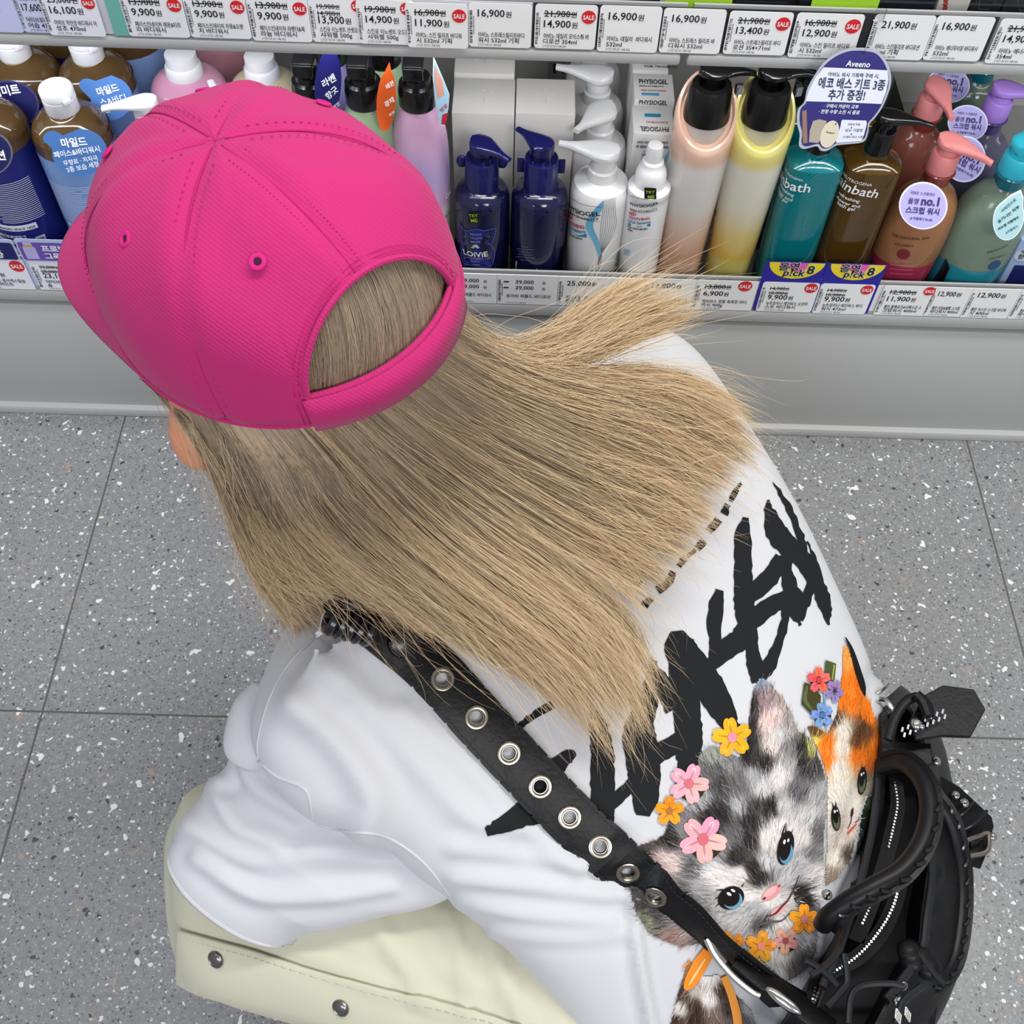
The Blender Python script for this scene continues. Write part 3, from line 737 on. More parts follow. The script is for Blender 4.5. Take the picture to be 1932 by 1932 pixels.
def grad_mat(name, stops, z0, z1, **k):
    m = bpy.data.materials.new(name); m.use_nodes = True; nt = m.node_tree; b = nt.nodes['Principled BSDF']
    tc = nt.nodes.new('ShaderNodeTexCoord'); s = nt.nodes.new('ShaderNodeSeparateXYZ'); r = nt.nodes.new('ShaderNodeMapRange'); rp = nt.nodes.new('ShaderNodeValToRGB')
    nt.links.new(tc.outputs['Object'], s.inputs[0]); nt.links.new(s.outputs['Z'], r.inputs['Value']); r.inputs['From Min'].default_value = z0; r.inputs['From Max'].default_value = z1
    nt.links.new(r.outputs['Result'], rp.inputs['Fac']); nt.links.new(rp.outputs['Color'], b.inputs['Base Color'])
    el = rp.color_ramp.elements
    el[0].position, el[0].color = stops[0][0], (*lin(stops[0][1]), 1); el[1].position, el[1].color = stops[-1][0], (*lin(stops[-1][1]), 1)
    for p, c in stops[1:-1]: e = el.new(p); e.color = (*lin(c), 1)
    b.inputs['Roughness'].default_value = k.get('rough', .25); b.inputs['Coat Weight'].default_value = k.get('coat', .4); b.inputs['Transmission Weight'].default_value = k.get('trans', 0.)
    return m
LILAC = grad_mat('lilac_pink_plastic', [(0, '#d98fae'), (.30, '#d59ab8'), (.38, '#cdc6cb'), (.50, '#d3cfd2'), (.56, '#cfa6cb'), (.75, '#b9a4d6'), (1, '#d9a9cc')], 0, .22)
YB = FY+.050
slim(598, 240, YB, .0322, LAV, 'lavender bottle with black pump collar nearest the cap top')
slim(700, 300, YB, .0322, GRN, 'light green bottle with black pump collar beside the orange tag')
t, XL = slim(806, 480, YB, .0322, LILAC, 'lilac and pink bottle with black pump collar and pictured tag')
wrap_text(t, XL, YB, .0335, [('r', -.25, .12, ZS+.170, ZS+.1708), ('r', -.27, .20, ZS+.164, ZS+.1648), ('r', -.25, .2, ZS+.159, ZS+.1598), ('r', -.25, -.18, ZS+.1555, ZS+.1565), ('r', -.1, .05, ZS+.1555, ZS+.1565), ('t', 'ON', .95, 1.3, ZS+.130, .01, 1.2)], '#e9dff0', 'white_print', .0006)
wrap_text(t, XL, YB, .0325, [('t', 'Sakura', .75, 1.25, ZS+.103, .01, 1.)], '#2a2230', 'dark_print', .0012)
slim(634, 190, YB+.074, .0318, LAV, 'lavender bottle in the second row behind the navy leaf tag', False)
slim(730, 190, YB+.074, .0318, GRN, 'light green bottle in the second row behind the orange tag', False)
hang_tag('neck_tag', (617, 170), YB-.022, math.radians(15), ell(619, 160, 25, 68, 4, 26), '#1b1b62', 'navy leaf shaped tag on the lavender bottle', [('라벤', (610, 165), (634, 150), .02), ('향긋', (618, 188), (638, 170), .02), ('편안', (630, 206), (641, 196), .01)], lean=math.radians(35))
hang_tag('neck_tag', (730, 185), YB-.022, math.radians(15), [(735, 118)]+ell(729, 190, 18, 58, 4, 24, -70, 250), '#dc5a1c', 'orange leaf shaped tag on the light green bottle', [('레몬', (729, 168), (744, 158), .02), ('광채', (727, 202), (744, 190), .02), ('피부', (735, 220), (745, 212), .01)], lean=math.radians(35))
t, S = hang_tag('neck_tag', (832, 170), YB-.022, math.radians(10), [(818, 106), (836, 148), (848, 178), (846, 205), (838, 240), (830, 236), (822, 196), (817, 150)], '#a9d4ea', 'pale blue pictured tag with a red tip on the lilac bottle', [('벚꽃', (832, 212), (845, 200), .01)], lean=math.radians(35), border='#f0f0f0', text='#c03050')
mb = MB(); poly_uv(mb, S, [S.uv(*p) for p in [(820, 122), (834, 152), (838, 178), (826, 186), (821, 160)]], .0006); mb.build('picture', mat('#e0a08a', .5), t, smooth=False)
mb = MB(); poly_uv(mb, S, [S.uv(*p) for p in [(834, 216), (845, 212), (840, 235), (832, 234)]], .0006); mb.build('red_tip', mat('#c4243e', .5), t, smooth=False)

# ---- white cartons with the navy testers before them
BOXM = mat('#d8d5cf', .7)
def white_carton(p0, p1, y, Y, h, label, d=.066):
    x0, x1 = xat(p0, y, Y), xat(p1, y, Y)
    t = thing('white_carton', ((x0+x1)/2, Y+d/2, ZS), label, 'box', None)
    mb = MB(); mb.box(((x0+x1)/2, Y+d/2, ZS+h/2), (x1-x0, d, h), bev=.0012); mb.build('carton', BOXM, t)
    S = Plane(((x0+x1)/2, Y+d*.5, ZS+h+.0002), (1, 0, 0), (0, 1, 0))
    mb = MB()
    for k in range(6):
        a = math.pi/2+k*math.pi/3; b = .006; rad = .013
        if k == 0: mb.torus(S.pt([(0, .012)])[0], S.n, .0022, .0004, 14, 5)
        else: mb.tube(S.pt([(.004*math.cos(a), .004*math.sin(a)), (rad*math.cos(a), rad*math.sin(a))], .0001), .0004, 5)
    mb.build('embossed_star', mat('#c9c6c0', .7), t)
    return t
CY = FY+.098
white_carton(858, 966, 400, CY, .198, 'left white carton behind the first navy pump bottle')
white_carton(968, 1071, 400, CY, .200, 'right white carton behind the second navy pump bottle')
white_carton(861, 967, 300, CY+.072, .200, 'white carton in the row behind the left one')
def navy_pump(px, py, label, r, h, ang, winged):
    Y = FY+.046; X = xat(px, py, Y); t = bottle('pump_bottle', X, Y, label)
    m = mat('#12123c', .16, coat=.6); mp = mat('#1a1a5c', .2, coat=.4)
    pr = [(r*.5, 0), (r*.96, 0), (r, .004), (r, .06), (r, h-.022), (r*.98, h-.014), (r*.86, h-.006), (r*.55, h), (r*.5, h)]
    MB().lathe((X, Y, ZS), pr).build('bottle_body', m, t)
    rc = r*.60
    mb = MB(); mb.lathe((X, Y, ZS+h-.004), [(rc, 0), (rc, .033), (rc*.98, .034), (rc*.98, .039), (rc*.92, .041), (rc*.70, .041), (rc*.70, .050)])
    for s in (-1, 1):
        if winged: mb.sphere((X+s*rc*1.18, Y+.004, ZS+h+.027), .0085, 10, (.75, .35, 1))
        else: mb.box((X+s*rc*1.18, Y+.004, ZS+h+.022), (.008, .004, .018), 0, .001)
    mb.build('collar', mp, t)
    mb = MB(); mb.lathe((X, Y, ZS+h+.040), [(rc*.70, 0), (rc*.70, .016)]); pump_head(mb, (X, Y, ZS+h+.048), rc*.72, .040, ang, .011, .0035, .004, .4); mb.build('pump_head', mp, t)
    return t, X, Y
t, X, Y = navy_pump(910, 490, 'navy pump bottle with spout turned right and a shield label', .0328, .142, math.radians(-38), True)
S = Cyl(X, Y, .0328)
def px_poly(mb, S, pts, off): poly_uv(mb, S, [S.uv(*p) for p in pts], off)
def px_line(mb, S, pts, wpx, off, n=None):
    P = np.array([S.uv(*p) for p in cr(pts, n or len(pts)*4)]); T = np.gradient(P, axis=0); T /= np.linalg.norm(T, axis=1)[:, None]+1e-12
    Q = np.stack([-T[:, 1], T[:, 0]], 1)*wpx*.5
    k = len(P); mb.put(np.vstack([S.pt(P+Q, off), S.pt(P-Q, off)]), [(i, i+k, i+k+1, i+1) for i in range(k-1)])
shield = [(867, 420), (880, 434), (899, 431), (914, 434), (934, 430), (931, 450), (927, 462), (933, 476), (929, 496), (922, 503), (898, 501), (876, 496), (871, 480), (874, 462), (869, 446)]
mb = MB(); P = cr(shield+[shield[0]], 60)[:-1]
n_ = len(P); ctr = P.mean(0)
g = [S.uv(*ctr)]+[S.uv(*p) for p in P]
mb.put(S.pt(g, .0005), [(0, i+1, (i+1) % n_+1) for i in range(n_)]); mb.build('shield_label', mat('#20227c', .4), t, smooth=False)
mb = MB(); px_line(mb, S, list(P)+[P[0]], .0007, .0009, 90); 
for sx_ in (-1, 1):
    for y0 in (438, 452, 478, 492): px_line(mb, S, [(900+sx_*22, y0), (900+sx_*16, y0+5), (900+sx_*24, y0+9), (900+sx_*20, y0+3)], .0005, .0009)
mb.build('shield_outline', mat('#6c72c8', .4), t, smooth=False)
mb = MB()
put_text(mb, S, 'LOiViE', S.uv(876, 478), S.uv(921, 482), 1., .0010, .02)
for k in range(7):
    a = math.radians(20+k*23.3); px_line(mb, S, [(897+3*math.cos(a), 468-3*math.sin(a)), (897+8*math.cos(a), 469-9*math.sin(a))], .0010, .0010)
mb.build('white_lettering', WHITE_INK, t, smooth=False)
mb = MB()
for s_, a, b in (('PEONY', (888, 443), (910, 443)), ('WHITE', (889, 450), (910, 450)), ('MUSK', (890, 457), (908, 457)), ('PERFUMED', (885, 487), (912, 488)), ('BODY', (890, 493), (906, 494)), ('WASH', (891, 499), (906, 500))): put_text(mb, S, s_, S.uv(*a), S.uv(*b), 1., .0010, .01)
mb.build('blue_lettering', mat('#8c92d8', .5), t, smooth=False)
def try_me(t, S, c, s=11):
    mb = MB(); px_poly(mb, S, [(c[0]-s, c[1]+s*.9), (c[0]+s, c[1]+s*1.0), (c[0]+s, c[1]-s*.9), (c[0]-s, c[1]-s)], .0009); st = mb.build('tester_sticker', mat('#101410', .5), t, smooth=False)
    mb = MB(); put_text(mb, S, 'TRY', S.uv(c[0]-s*.75, c[1]-s*.02), S.uv(c[0]+s*.8, c[1]-s*.12), 1., .0013, .01, .2); put_text(mb, S, 'ME', S.uv(c[0]-s*.45, c[1]+s*.8), S.uv(c[0]+s*.65, c[1]+s*.75), 1., .0013, .02); mb.build('sticker_text', mat('#a9c83c', .5), st, smooth=False)
try_me(t, S, (895, 409))
t, X, Y = navy_pump(1012, 490, 'plain navy pump bottle with spout turned up left', .0335, .144, math.radians(135), False)
S = Cyl(X, Y, .0335); mb = MB()
for k, (a, b) in enumerate(((985, 997), (976, 1008), (980, 1004), (978, 1006), (975, 1010), (982, 1002))): px_line(mb, S, [(a, 464+k*5), (b, 466+k*5)], .0006, .0006)
mb.build('small_print', mat('#7a7c9a', .5), t, smooth=False)
mb = MB(); px_poly(mb, S, [(972, 514), (1014, 517), (1014, 507), (974, 492)], .0006); px = mb.build('barcode_sticker', mat('#c9cbd2', .5), t, smooth=False)
mb = MB()
for k in range(4): px_line(mb, S, [(976, 498+4*k), (1010, 506+3*k)], .0008, .0009)
mb.build('barcode_print', INK, px, smooth=False)

# ---- white pump bottles, a row of four, and the spray tester with its cartons
WHITEP = mat('#e9e9ea', .25, coat=.3, sss=.1)
def white_pump(X, Y, ang, label, grp, art=False):
    t = bottle('pump_bottle', X, Y, label, group=grp); r = .0345; h = .152
    pr = [(r*.5, 0), (r*.95, 0), (r, .004), (r, h-.018), (r*.985, h-.010), (r*.9, h-.003), (r*.6, h+.001), (r*.5, h+.003), (r*.49, h+.016), (r*.42, h+.018), (r*.40, h+.032)]
    MB().lathe((X, Y, ZS), pr).build('bottle_body', WHITEP, t)
    mb = MB(); mb.lathe((X, Y, ZS+h+.024), [(r*.38, 0), (r*.38, .012)]); pump_head(mb, (X, Y, ZS+h+.030), r*.52, .052, ang, .014, .004, .0, .42); mb.build('pump_head', WHITEP, t)
    return t
Yf = FY+.048; Xf = xat(1118, 490, Yf)
tF = white_pump(Xf, Yf, math.radians(172), 'front white pump bottle with a light blue swoosh, spout to the left', None)
for k, (dx, an, lab) in enumerate(((-.001, 233, 'second white pump bottle from the front of its column'), (-.003, 172, 'third white pump bottle from the front of its column'), (-.004, 180, 'rearmost white pump bottle in the column, under the upper shelf'))):
    white_pump(Xf+dx, Yf+.0715*(k+1), math.radians(an), lab, None)
def swoosh(t, S, spts, lines, hexc='#6fb3d6'):
    mb = MB(); a, b = spts; A = cr(a, 24); Bp = cr(b, 24)
    V = np.vstack([S.pt([S.uv(*p) for p in A], .0005), S.pt([S.uv(*p) for p in Bp], .0005)]); mb.put(V, [(i, i+1, 25+i, 24+i) for i in range(23)]); mb.build('blue_swoosh', mat(hexc, .4), t, smooth=False)
    mb = MB()
    for l in lines: px_line(mb, S, l, .0005, .0005)
    if lines: mb.build('grey_lines', mat('#70767c', .5), t, smooth=False)
S = Cyl(Xf, Yf, .0345)
swoosh(tF, S, ([(1139, 378), (1126, 390), (1108, 415), (1106, 432), (1122, 462), (1130, 490), (1122, 514)], [(1140, 378), (1136, 395), (1121, 415), (1120, 432), (1130, 455), (1134, 490), (1124, 514)]),
       [[(1142+2.6*k, 377-.6*k), (1137+3.4*k, 400), (1134+4*k, 425), (1132+2.6*k, 455), (1135-.6*k, 485), (1128, 510)] for k in range(8)])
def label_lines(t, S, black, red, blue, band, black2=()):
    mb = MB()
    for s_, a, b, bo, hs in black: put_text(mb, S, s_, S.uv(*a), S.uv(*b), hs, .0009, bo)
    for l in black2: px_line(mb, S, l, .0005, .0009)
    mb.build('black_lettering', INK, t, smooth=False)
    mb = MB()
    for s_, a, b in red: put_text(mb, S, s_, S.uv(*a), S.uv(*b), 1., .0009, .03)
    mb.build('red_lettering', mat('#b8324e', .5), t, smooth=False)
    mb = MB()
    for s_, a, b in blue: put_text(mb, S, s_, S.uv(*a), S.uv(*b), 1., .0009, .03)
    if band: px_poly(mb, S, band, .0007)
    mb.build('blue_band', mat('#2e86ac', .5), t, smooth=False)
label_lines(tF, S, [('PHYSIOGEL', (1075, 389), (1133, 406), .02, .85), ('SKIN STABILITY', (1076, 399), (1131, 414), .02, .6), ('FOR TROUBLED', (1075, 442), (1100, 452), .03, 1.)], [('RED', (1073, 409), (1082, 413)), ('SOOTHING', (1073, 419), (1104, 431))], [('CICA Balance', (1074, 430), (1106, 439))], [(1074, 437), (1090, 445), (1107, 448), (1107, 441), (1090, 438), (1074, 430)], [[(1074, 371), (1100, 385), (1134, 391)], [(1076, 402), (1105, 414), (1131, 417)]])
Ysp = FY+.034; Xsp = xat(1208, 460, Ysp)
t = bottle('spray_bottle', Xsp, Ysp, 'slim white spray bottle with a tester sticker before the white lettered cartons'); r = .0245; h = .160
MB().lathe((Xsp, Ysp, ZS), [(r*.5, 0), (r*.94, 0), (r, .004), (r, h-.020), (r*.98, h-.012), (r*1.02, h-.010), (r*1.0, h-.004), (r*.78, h)]).build('bottle_body', WHITEP, t)
MB().lathe((Xsp, Ysp, ZS+h-.001), [(r*.74, 0), (r*.72, .016), (r*.60, .024), (r*.52, .026), (r*.50, .031), (r*.40, .033)]).build('collar', WHITEP, t)
MB().lathe((Xsp, Ysp, ZS+h+.030), [(r*.38, 0), (r*.39, .016), (r*.34, .021), (r*.02, .0225)]).torus((Xsp+.0065, Ysp-.0065, ZS+h+.040), (.7, -.7, 0), .0015, .0006, 12, 5).build('spray_head', WHITEP, t)
S = Cyl(Xsp, Ysp, r); try_me(t, S, (1227, 364), 11)
label_lines(t, S, [('PHYSIOGEL', (1190, 386), (1243, 383), .02, .8), ('SKIN STABILITY', (1189, 394), (1241, 393), .02, .6), ('FOR TROUBLED', (1185, 428), (1222, 432), .03, 1.), ('SKIN', (1185, 433), (1194, 437), .03, 1.)], [('RED', (1189, 405), (1202, 406)), ('SOOTHING', (1188, 411), (1226, 413))], [('CICA Essence', (1186, 418), (1228, 419))], [(1186, 425), (1205, 428), (1227, 426), (1227, 421), (1205, 423), (1186, 420)], [[(1190, 369), (1215, 375), (1243, 371)], [(1189, 396), (1215, 401), (1241, 396)]])
mb = MB()
for k in range(4): px_line(mb, S, [(1178, 470+3*k), (1190-k, 472+3*k)], .0009, .0009)
mb.build('round_mark', mat('#5aa0c4', .5), t, smooth=False)
def lettered_carton(X, Y, wd, d, h, label):
    t = thing('lettered_carton', (X, Y+d/2, ZS), label, 'box')
    mb = MB(); mb.box((X, Y+d/2, ZS+h/2), (wd, d, h), bev=.001); mb.build('carton', mat('#dcdcdb', .5), t)
    return t, Plane((X-wd/2, Y, ZS), (1, 0, 0), (0, 0, 1)), Plane((X-wd/2, Y, ZS+h), (1, 0, 0), (0, 1, 0))
Yc = Ysp+.034; X0c = xat(1186, 320, Yc); X1c = xat(1262, 320, Yc); wd = X1c-X0c
t, S, S2 = lettered_carton((X0c+X1c)/2, Yc, wd, .050, .200, 'front white carton with black lettering behind the spray bottle')
mb = MB(); text_h(mb, S, 'PHYSIOGEL', (wd*.06, .128), .0085, bold=.02, maxw=wd*.86); text_h(mb, S, 'SKIN STABILITY', (wd*.06, .121), .003, bold=.02, maxw=wd*.8); rect_uv(mb, S, wd*.05, .1385, wd*.95, .139); rect_uv(mb, S, wd*.05, .119, wd*.95, .1195)
text_h(mb, S, 'DO NOT ACCEPT', (wd*.5, .187), .0032, bold=.02, center=True); text_h(mb, S, 'IF SEAL IS BROKEN', (wd*.5, .181), .0032, bold=.03, center=True)
for k in range(5): rect_uv(mb, S, wd*.27, .165+.0028*k, wd*.74, .1656+.0028*k+(.0006 if k == 2 else 0))
text_h(mb, S2, 'PHYSIOGEL', (wd*.86, .012), .0085, bold=.02, maxw=wd*.70, ang=math.pi)
mb.build('black_lettering', INK, t, smooth=False)
mb = MB(); text_h(mb, S, 'RED', (wd*.06, .108), .0045, bold=.03); text_h(mb, S, 'SOOTHING', (wd*.06, .101), .0045, bold=.03); text_h(mb, S2, 'SOOTHING', (wd*.86, .022), .0035, bold=.02, ang=math.pi); mb.build('red_lettering', mat('#b8324e', .5), t, smooth=False)
mb = MB(); text_h(mb, S, 'CICA', (wd*.06, .094), .0045, bold=.03); rect_uv(mb, S, wd*.06, .087, wd*.4, .092); rect_uv(mb, S2, wd*.30, .030, wd*.70, .036); mb.build('blue_band', mat('#2e86ac', .5), t, smooth=False)
mb = MB(); P = S.pt([(wd*.97, .196), (wd*.93, .18), (wd*.82, .165), (wd*.70, .14), (wd*.80, .14), (wd*.92, .168), (wd*.99, .18)], .0004); mb.put(P, [tuple(range(7))]); mb.build('blue_swoosh', mat('#6fb3d6', .4), t, smooth=False)
t, S, S2 = lettered_carton((X0c+X1c)/2+.003, Yc+.056, wd, .050, .204, 'second white lettered carton, directly behind the front one')
mb = MB(); text_h(mb, S, 'PHYSIOGEL', (wd*.12, .198), .006, bold=.02, maxw=wd*.7); text_h(mb, S2, 'PHYSIOGEL', (wd*.14, .030), .009, bold=.02, maxw=wd*.72); text_h(mb, S2, 'SKIN STABILITY', (wd*.14, .024), .003, bold=.02, maxw=wd*.72); mb.build('black_lettering', INK, t, smooth=False)
mb = MB(); text_h(mb, S2, 'RED SOOTHING', (wd*.18, .016), .003, bold=.02, maxw=wd*.62); mb.build('red_lettering', mat('#b8324e', .5), t, smooth=False)
mb = MB(); rect_uv(mb, S2, wd*.18, .008, wd*.62, .013); mb.build('blue_band', mat('#5aa6d0', .5), t, smooth=False)
t, S, S2 = lettered_carton(Xf+.036+wd*.45, Yc+.112, wd*.9, .050, .204, 'white lettered carton set back to the left of the column')
mb = MB(); text_h(mb, S2, 'FOR TROUBLED', (wd*.3, .006), .004, bold=.02); mb.build('black_lettering', INK, t, smooth=False)
mb = MB(); text_h(mb, S2, 'SOOTHING', (wd*.3, .030), .005, bold=.02); mb.build('red_lettering', mat('#b8324e', .5), t, smooth=False)
mb = MB(); text_h(mb, S2, 'CICA', (wd*.3, .020), .005, bold=.02); rect_uv(mb, S2, wd*.3, .012, wd*.6, .017); mb.build('blue_band', mat('#2e86ac', .5), t, smooth=False)

# ---- tall peach and yellow bottles
def tall(px, py, label, stops, name_m, hexneck):
    Y = FY+.052; X = xat(px, py, Y); t = bottle('body_wash_bottle', X, Y, label); r = .0350; h = .284
    m = grad_mat(name_m, stops, 0, h, rough=.22, coat=.4)
    # sloped oval shoulder ring: body of revolution cut by a plane leaning to the back
    n = 40; th = np.linspace(0, 2*math.pi, n, endpoint=False); rings = []
    def ring(rr, z, k=0.): return np.stack([X+rr*np.cos(th), Y+rr*np.sin(th), ZS+z+k*np.sin(th)], 1)
    for rr, z in ((r*.4, 0), (r*.74, 0), (r*.78, .005), (r*.865, .10)): rings.append(ring(rr, z))
    for rr, z, k in ((r*.945, .175, .01), (r*.985, .220, .022), (r, .234, .026)): rings.append(ring(rr, z, k))
    rings += [ring(r*.985, .240, .028), ring(r*.93, .2445, .029), ring(r*.85, .2445, .028), ring(r*.80, .238, .026)]
    MB().loft(rings).build('bottle_body', m, t)
    rn = r*.66
    MB().lathe((X, Y+.003, ZS+.216), [(r*.74, 0), (r*.72, .012), (rn, .018), (rn*.95, .022)]).build('neck', mat(hexneck, .3, coat=.3), t)
    mb = MB(); mb.lathe((X, Y+.003, ZS+.235), [(rn*1.10, 0), (rn*1.12, .003), (rn*.98, .036), (rn*.90, .040), (rn*.62, .041), (rn*.60, .034), (rn*.3, .034), (rn*.3, .056)]); mb.build('pump_collar', mat('#111111', .28), t)
    mb = MB(); pump_head(mb, (X, Y+.004, ZS+.286), rn*.72, .046, math.radians(8), .010, .004, .010, .5); mb.build('pump_head', BLACKP, t)
    mb = MB(); mb.box((X+.026, Y-.012, ZS+.280), (.008, .006, .012), math.radians(10), .0015); mb.build('nozzle_tip', mat('#b8bcc4', .12, metal=1.), t)
    return t, X, Y, r
t, X, Y, r = tall(1279, 490, 'tall peach and clear bottle with a black pump collar', [(0, '#dcb09a'), (.17, '#dcae97'), (.20, '#d3a083'), (.33, '#d9b9a6'), (.46, '#d9d2cd'), (.66, '#dcd8d4'), (.70, '#e0bba6'), (.86, '#edc3ac'), (1, '#f0c8b4')], 'peach_plastic', '#c9bfb6')
S = Cyl(X, Y, r*.86); mb = MB(); put_text(mb, S, 'HAPPY BATH', (-1.25*r, ZS+.060), (-1.25*r, ZS+.135), 1., .0006, .01); mb.build('dark_lettering', mat('#5a4a44', .5), t, smooth=False)
t, X, Y, r = tall(1374, 490, 'tall yellow and clear bottle with a black pump collar', [(0, '#d6cb72'), (.17, '#d5c970'), (.20, '#d8b24e'), (.33, '#d9c27c'), (.46, '#d9d4bf'), (.66, '#dcd8cb'), (.70, '#dccf7c'), (.86, '#e9dd7e'), (1, '#efe68e')], 'yellow_plastic', '#cfc9a6')
S = Cyl(X, Y, r*.86); mb = MB(); put_text(mb, S, 'HAPPY BATH', (-1.15*r, ZS+.055), (-1.15*r, ZS+.140), 1., .0006, .01); mb.build('dark_lettering', mat('#4a4022', .5), t, smooth=False)

# ---- teal and amber shower gel bottles with square shoulders
def gel(px, py, Y, label, m, pump, rw=.0325, h=.195, p=3.2):
    X = xat(px, py, Y); t = bottle('shower_gel_bottle', X, Y, label)
    pr = [(rw*.6, 0), (rw*.96, 0), (rw, .004), (rw, .06), (rw, h-.010), (rw*.97, h-.004), (rw*.80, h), (rw*.42, h+.004), (rw*.36, h+.010), (rw*.36, h+.018)]
    MB().lathe((X, Y, ZS), pr, 48, 1.0, .82, p).build('bottle_body', m, t)
    MB().lathe((X, Y, ZS), [(rw*1.003, .0005), (rw*1.006, .022)], 48, 1., .82, p, cap=False).build('base_band', mat('#0d1414', .3), t)
    rc = rw*.43
    MB().lathe((X, Y, ZS+h+.010), [(rc, 0), (rc, .026), (rc*.93, .028), (rc*.6, .028), (rc*.6, .036)]).build('collar', pump, t)
    return t, X, rc
TEAL = mat('#0a8088', .14, trans=.25, coat=.6, ior=1.4); AMB = mat('#5a3f0c', .12, trans=.3, coat=.6, ior=1.4)
Yg = FY+.046
t, X, rc = gel(1482, 480, Yg, 'front teal shower gel bottle behind the round blue sign', TEAL, BLACKP)
class Sq(Cyl):          # flat-fronted section
    def pt(s, U, off=0.):
        U = np.atleast_2d(U); th = U[:, 0]/s.r; p = 3.2; c_, s_ = np.sin(th), np.cos(th)
        k = (np.abs(c_)**p+np.abs(s_)**p)**(-1/p)
        return np.stack([s.c[0]+(s.r*c_)*k*(1+off/s.r), s.c[1]-(s.r*s.sy*s_)*k*(1+off/s.r)-off*.3, U[:, 1]], 1)
def bath_text(t, S, pts):
    mb = MB()
    for s_, a, b, bo in pts: put_text(mb, S, s_, S.uv(*a), S.uv(*b), 1., .0007, bo)
    return mb.build('white_lettering', WHITE_INK, t, smooth=False)
S = Sq(X, Yg, .0325, .82)
bath_text(t, S, [('NEUTROGENA', (1484, 318), (1516, 340), .0), ('rainbath', (1472, 326), (1527, 362), .01), ('replenishing', (1474, 344), (1500, 368), .0), ('shower and', (1470, 352), (1497, 377), .0), ('bath gel', (1472, 362), (1489, 380), .0)])
mb = MB()
for k in range(16):
    y0 = 290+k*9; px_line(mb, S, [(1520-k*.6, y0+26), (1540-k*1.6, y0+8), (1562-k*3, y0)], .0005, .0005)
mb.build('fern_pattern', mat('#2aa0a2', .3), t, smooth=False)
t, X, rc = gel(1586, 470, Yg, 'front amber brown shower gel bottle with a black pump', AMB, BLACKP)
mb = MB(); mb.lathe((X, Yg, ZS+.195+.040), [(rc*.5, 0), (rc*.5, .012)]); pump_head(mb, (X, Yg, ZS+.195+.047), rc*.95, .048, math.radians(-12), .011, .003, .006, .3); mb.build('pump_head', BLACKP, t)
S = Sq(X, Yg, .0325, .82)
bath_text(t, S, [('NEUTROGENA', (1595, 327), (1644, 351), .0), ('rainbath', (1584, 336), (1652, 372), .01), ('refreshing', (1588, 363), (1621, 381), .01), ('shower and', (1583, 370), (1621, 391), .01), ('bath gel', (1585, 381), (1612, 396), .01)])
t, X, rc = gel(1520, 170, Yg+.085, 'second row teal shower gel bottle behind the round sign', TEAL, BLACKP)
t, X, rc = gel(1625, 190, Yg+.085, 'second row amber bottle behind the round sign', AMB, BLACKP)
mb = MB(); pump_head(mb, (X, Yg+.085, ZS+.195+.045), rc*.95, .040, math.radians(170), .012, .003, .004, .3); mb.build('pump_head', BLACKP, t)

# ---- scrub washes with coloured pumps
def scrub(X, Y, label, body, pumpx, neckx, ang, lower, group=None, r=.041, h=.155, sy=.82):
    t = bottle('scrub_bottle', X, Y, label, group=group)
    pr = rel(smooth_prof([(r*.80, 0), (r*.86, .004), (r*.92, .02), (r, .07), (r*.99, .105), (r*.90, .130), (r*.70, .147), (r*.45, .158), (r*.37, .165), (r*.36, .172)], 44))
    MB().lathe((X, Y, 0), [(r*.4, ZS)]+pr, 40, 1, sy).build('bottle_body', body, t)
    low = [(q*1.004+.0002, z) for q, z in pr if z < ZS+.058]
    MB().lathe((X, Y, 0), low, 40, 1, sy, cap=False).build('color_band', mat(lower, .3, coat=.3), t)
    rc = r*.43
    MB().lathe((X, Y, ZS+h+.006), [(rc*.86, 0), (rc*.86, .014)]).build('neck', mat(neckx, .25, coat=.4), t)
    MB().torus((X, Y, ZS+h+.021), (0, 0, 1), rc*.90, .0028, 28, 8, .7).build('neck_ring', mat(neckx, .12, coat=.6), t)
    pm = mat(pumpx, .38, sss=.05)
    MB().lathe((X, Y, ZS+h+.022), [(rc*.92, 0), (rc*.94, .002), (rc*.90, .022), (rc*.82, .024), (rc*.66, .024), (rc*.62, .033)]).build('collar', pm, t)
    mb = MB(); pump_head(mb, (X, Y, ZS+h+.052), rc*.86, .050, ang, .012, .0035, .010, .5, ); mb.build('pump_head', pm, t)
    return t
Ysc = FY+.052
def jelly(h, k=.2): return mat(h, .2, trans=k, coat=.5, ior=1.35, bump=('voronoi', 420, .12, .0004))
Xp = xat(1708, 470, Ysc); Xgn = xat(1838, 470, Ysc)
tp = scrub(Xp, Ysc, 'front scrub bottle with salmon pink pump and a round sticker', jelly('#a8744e'), '#e88e8e', '#8a3a34', math.radians(-32), '#a02a4a')
tg = scrub(Xgn, Ysc, 'front scrub bottle of grey green gel with a cyan pump', jelly('#7f9482'), '#34bcd2', '#136a78', math.radians(60), '#1d8496', r=.046)
scrub(xat(1715, 300, Ysc+.10), Ysc+.10, 'scrub bottle with salmon pink pump in the row behind the amber bottle', jelly('#9a5a4c'), '#e08a8c', '#7e342e', math.radians(-80), '#8e2644')
scrub(xat(1822, 330, Ysc+.10), Ysc+.10, 'scrub bottle with a violet pump at the right edge', jelly('#5c5a74'), '#a07cd2', '#4a3a72', math.radians(-8), '#4b3f78')
scrub(xat(1826, 200, Ysc+.20), Ysc+.20, 'rear scrub bottle with a teal blue pump under the upper shelf', jelly('#5f7468'), '#27a9b8', '#0f6070', math.radians(30), '#1a6f80')
S = Cyl(Xp, Ysc, .041, .82)
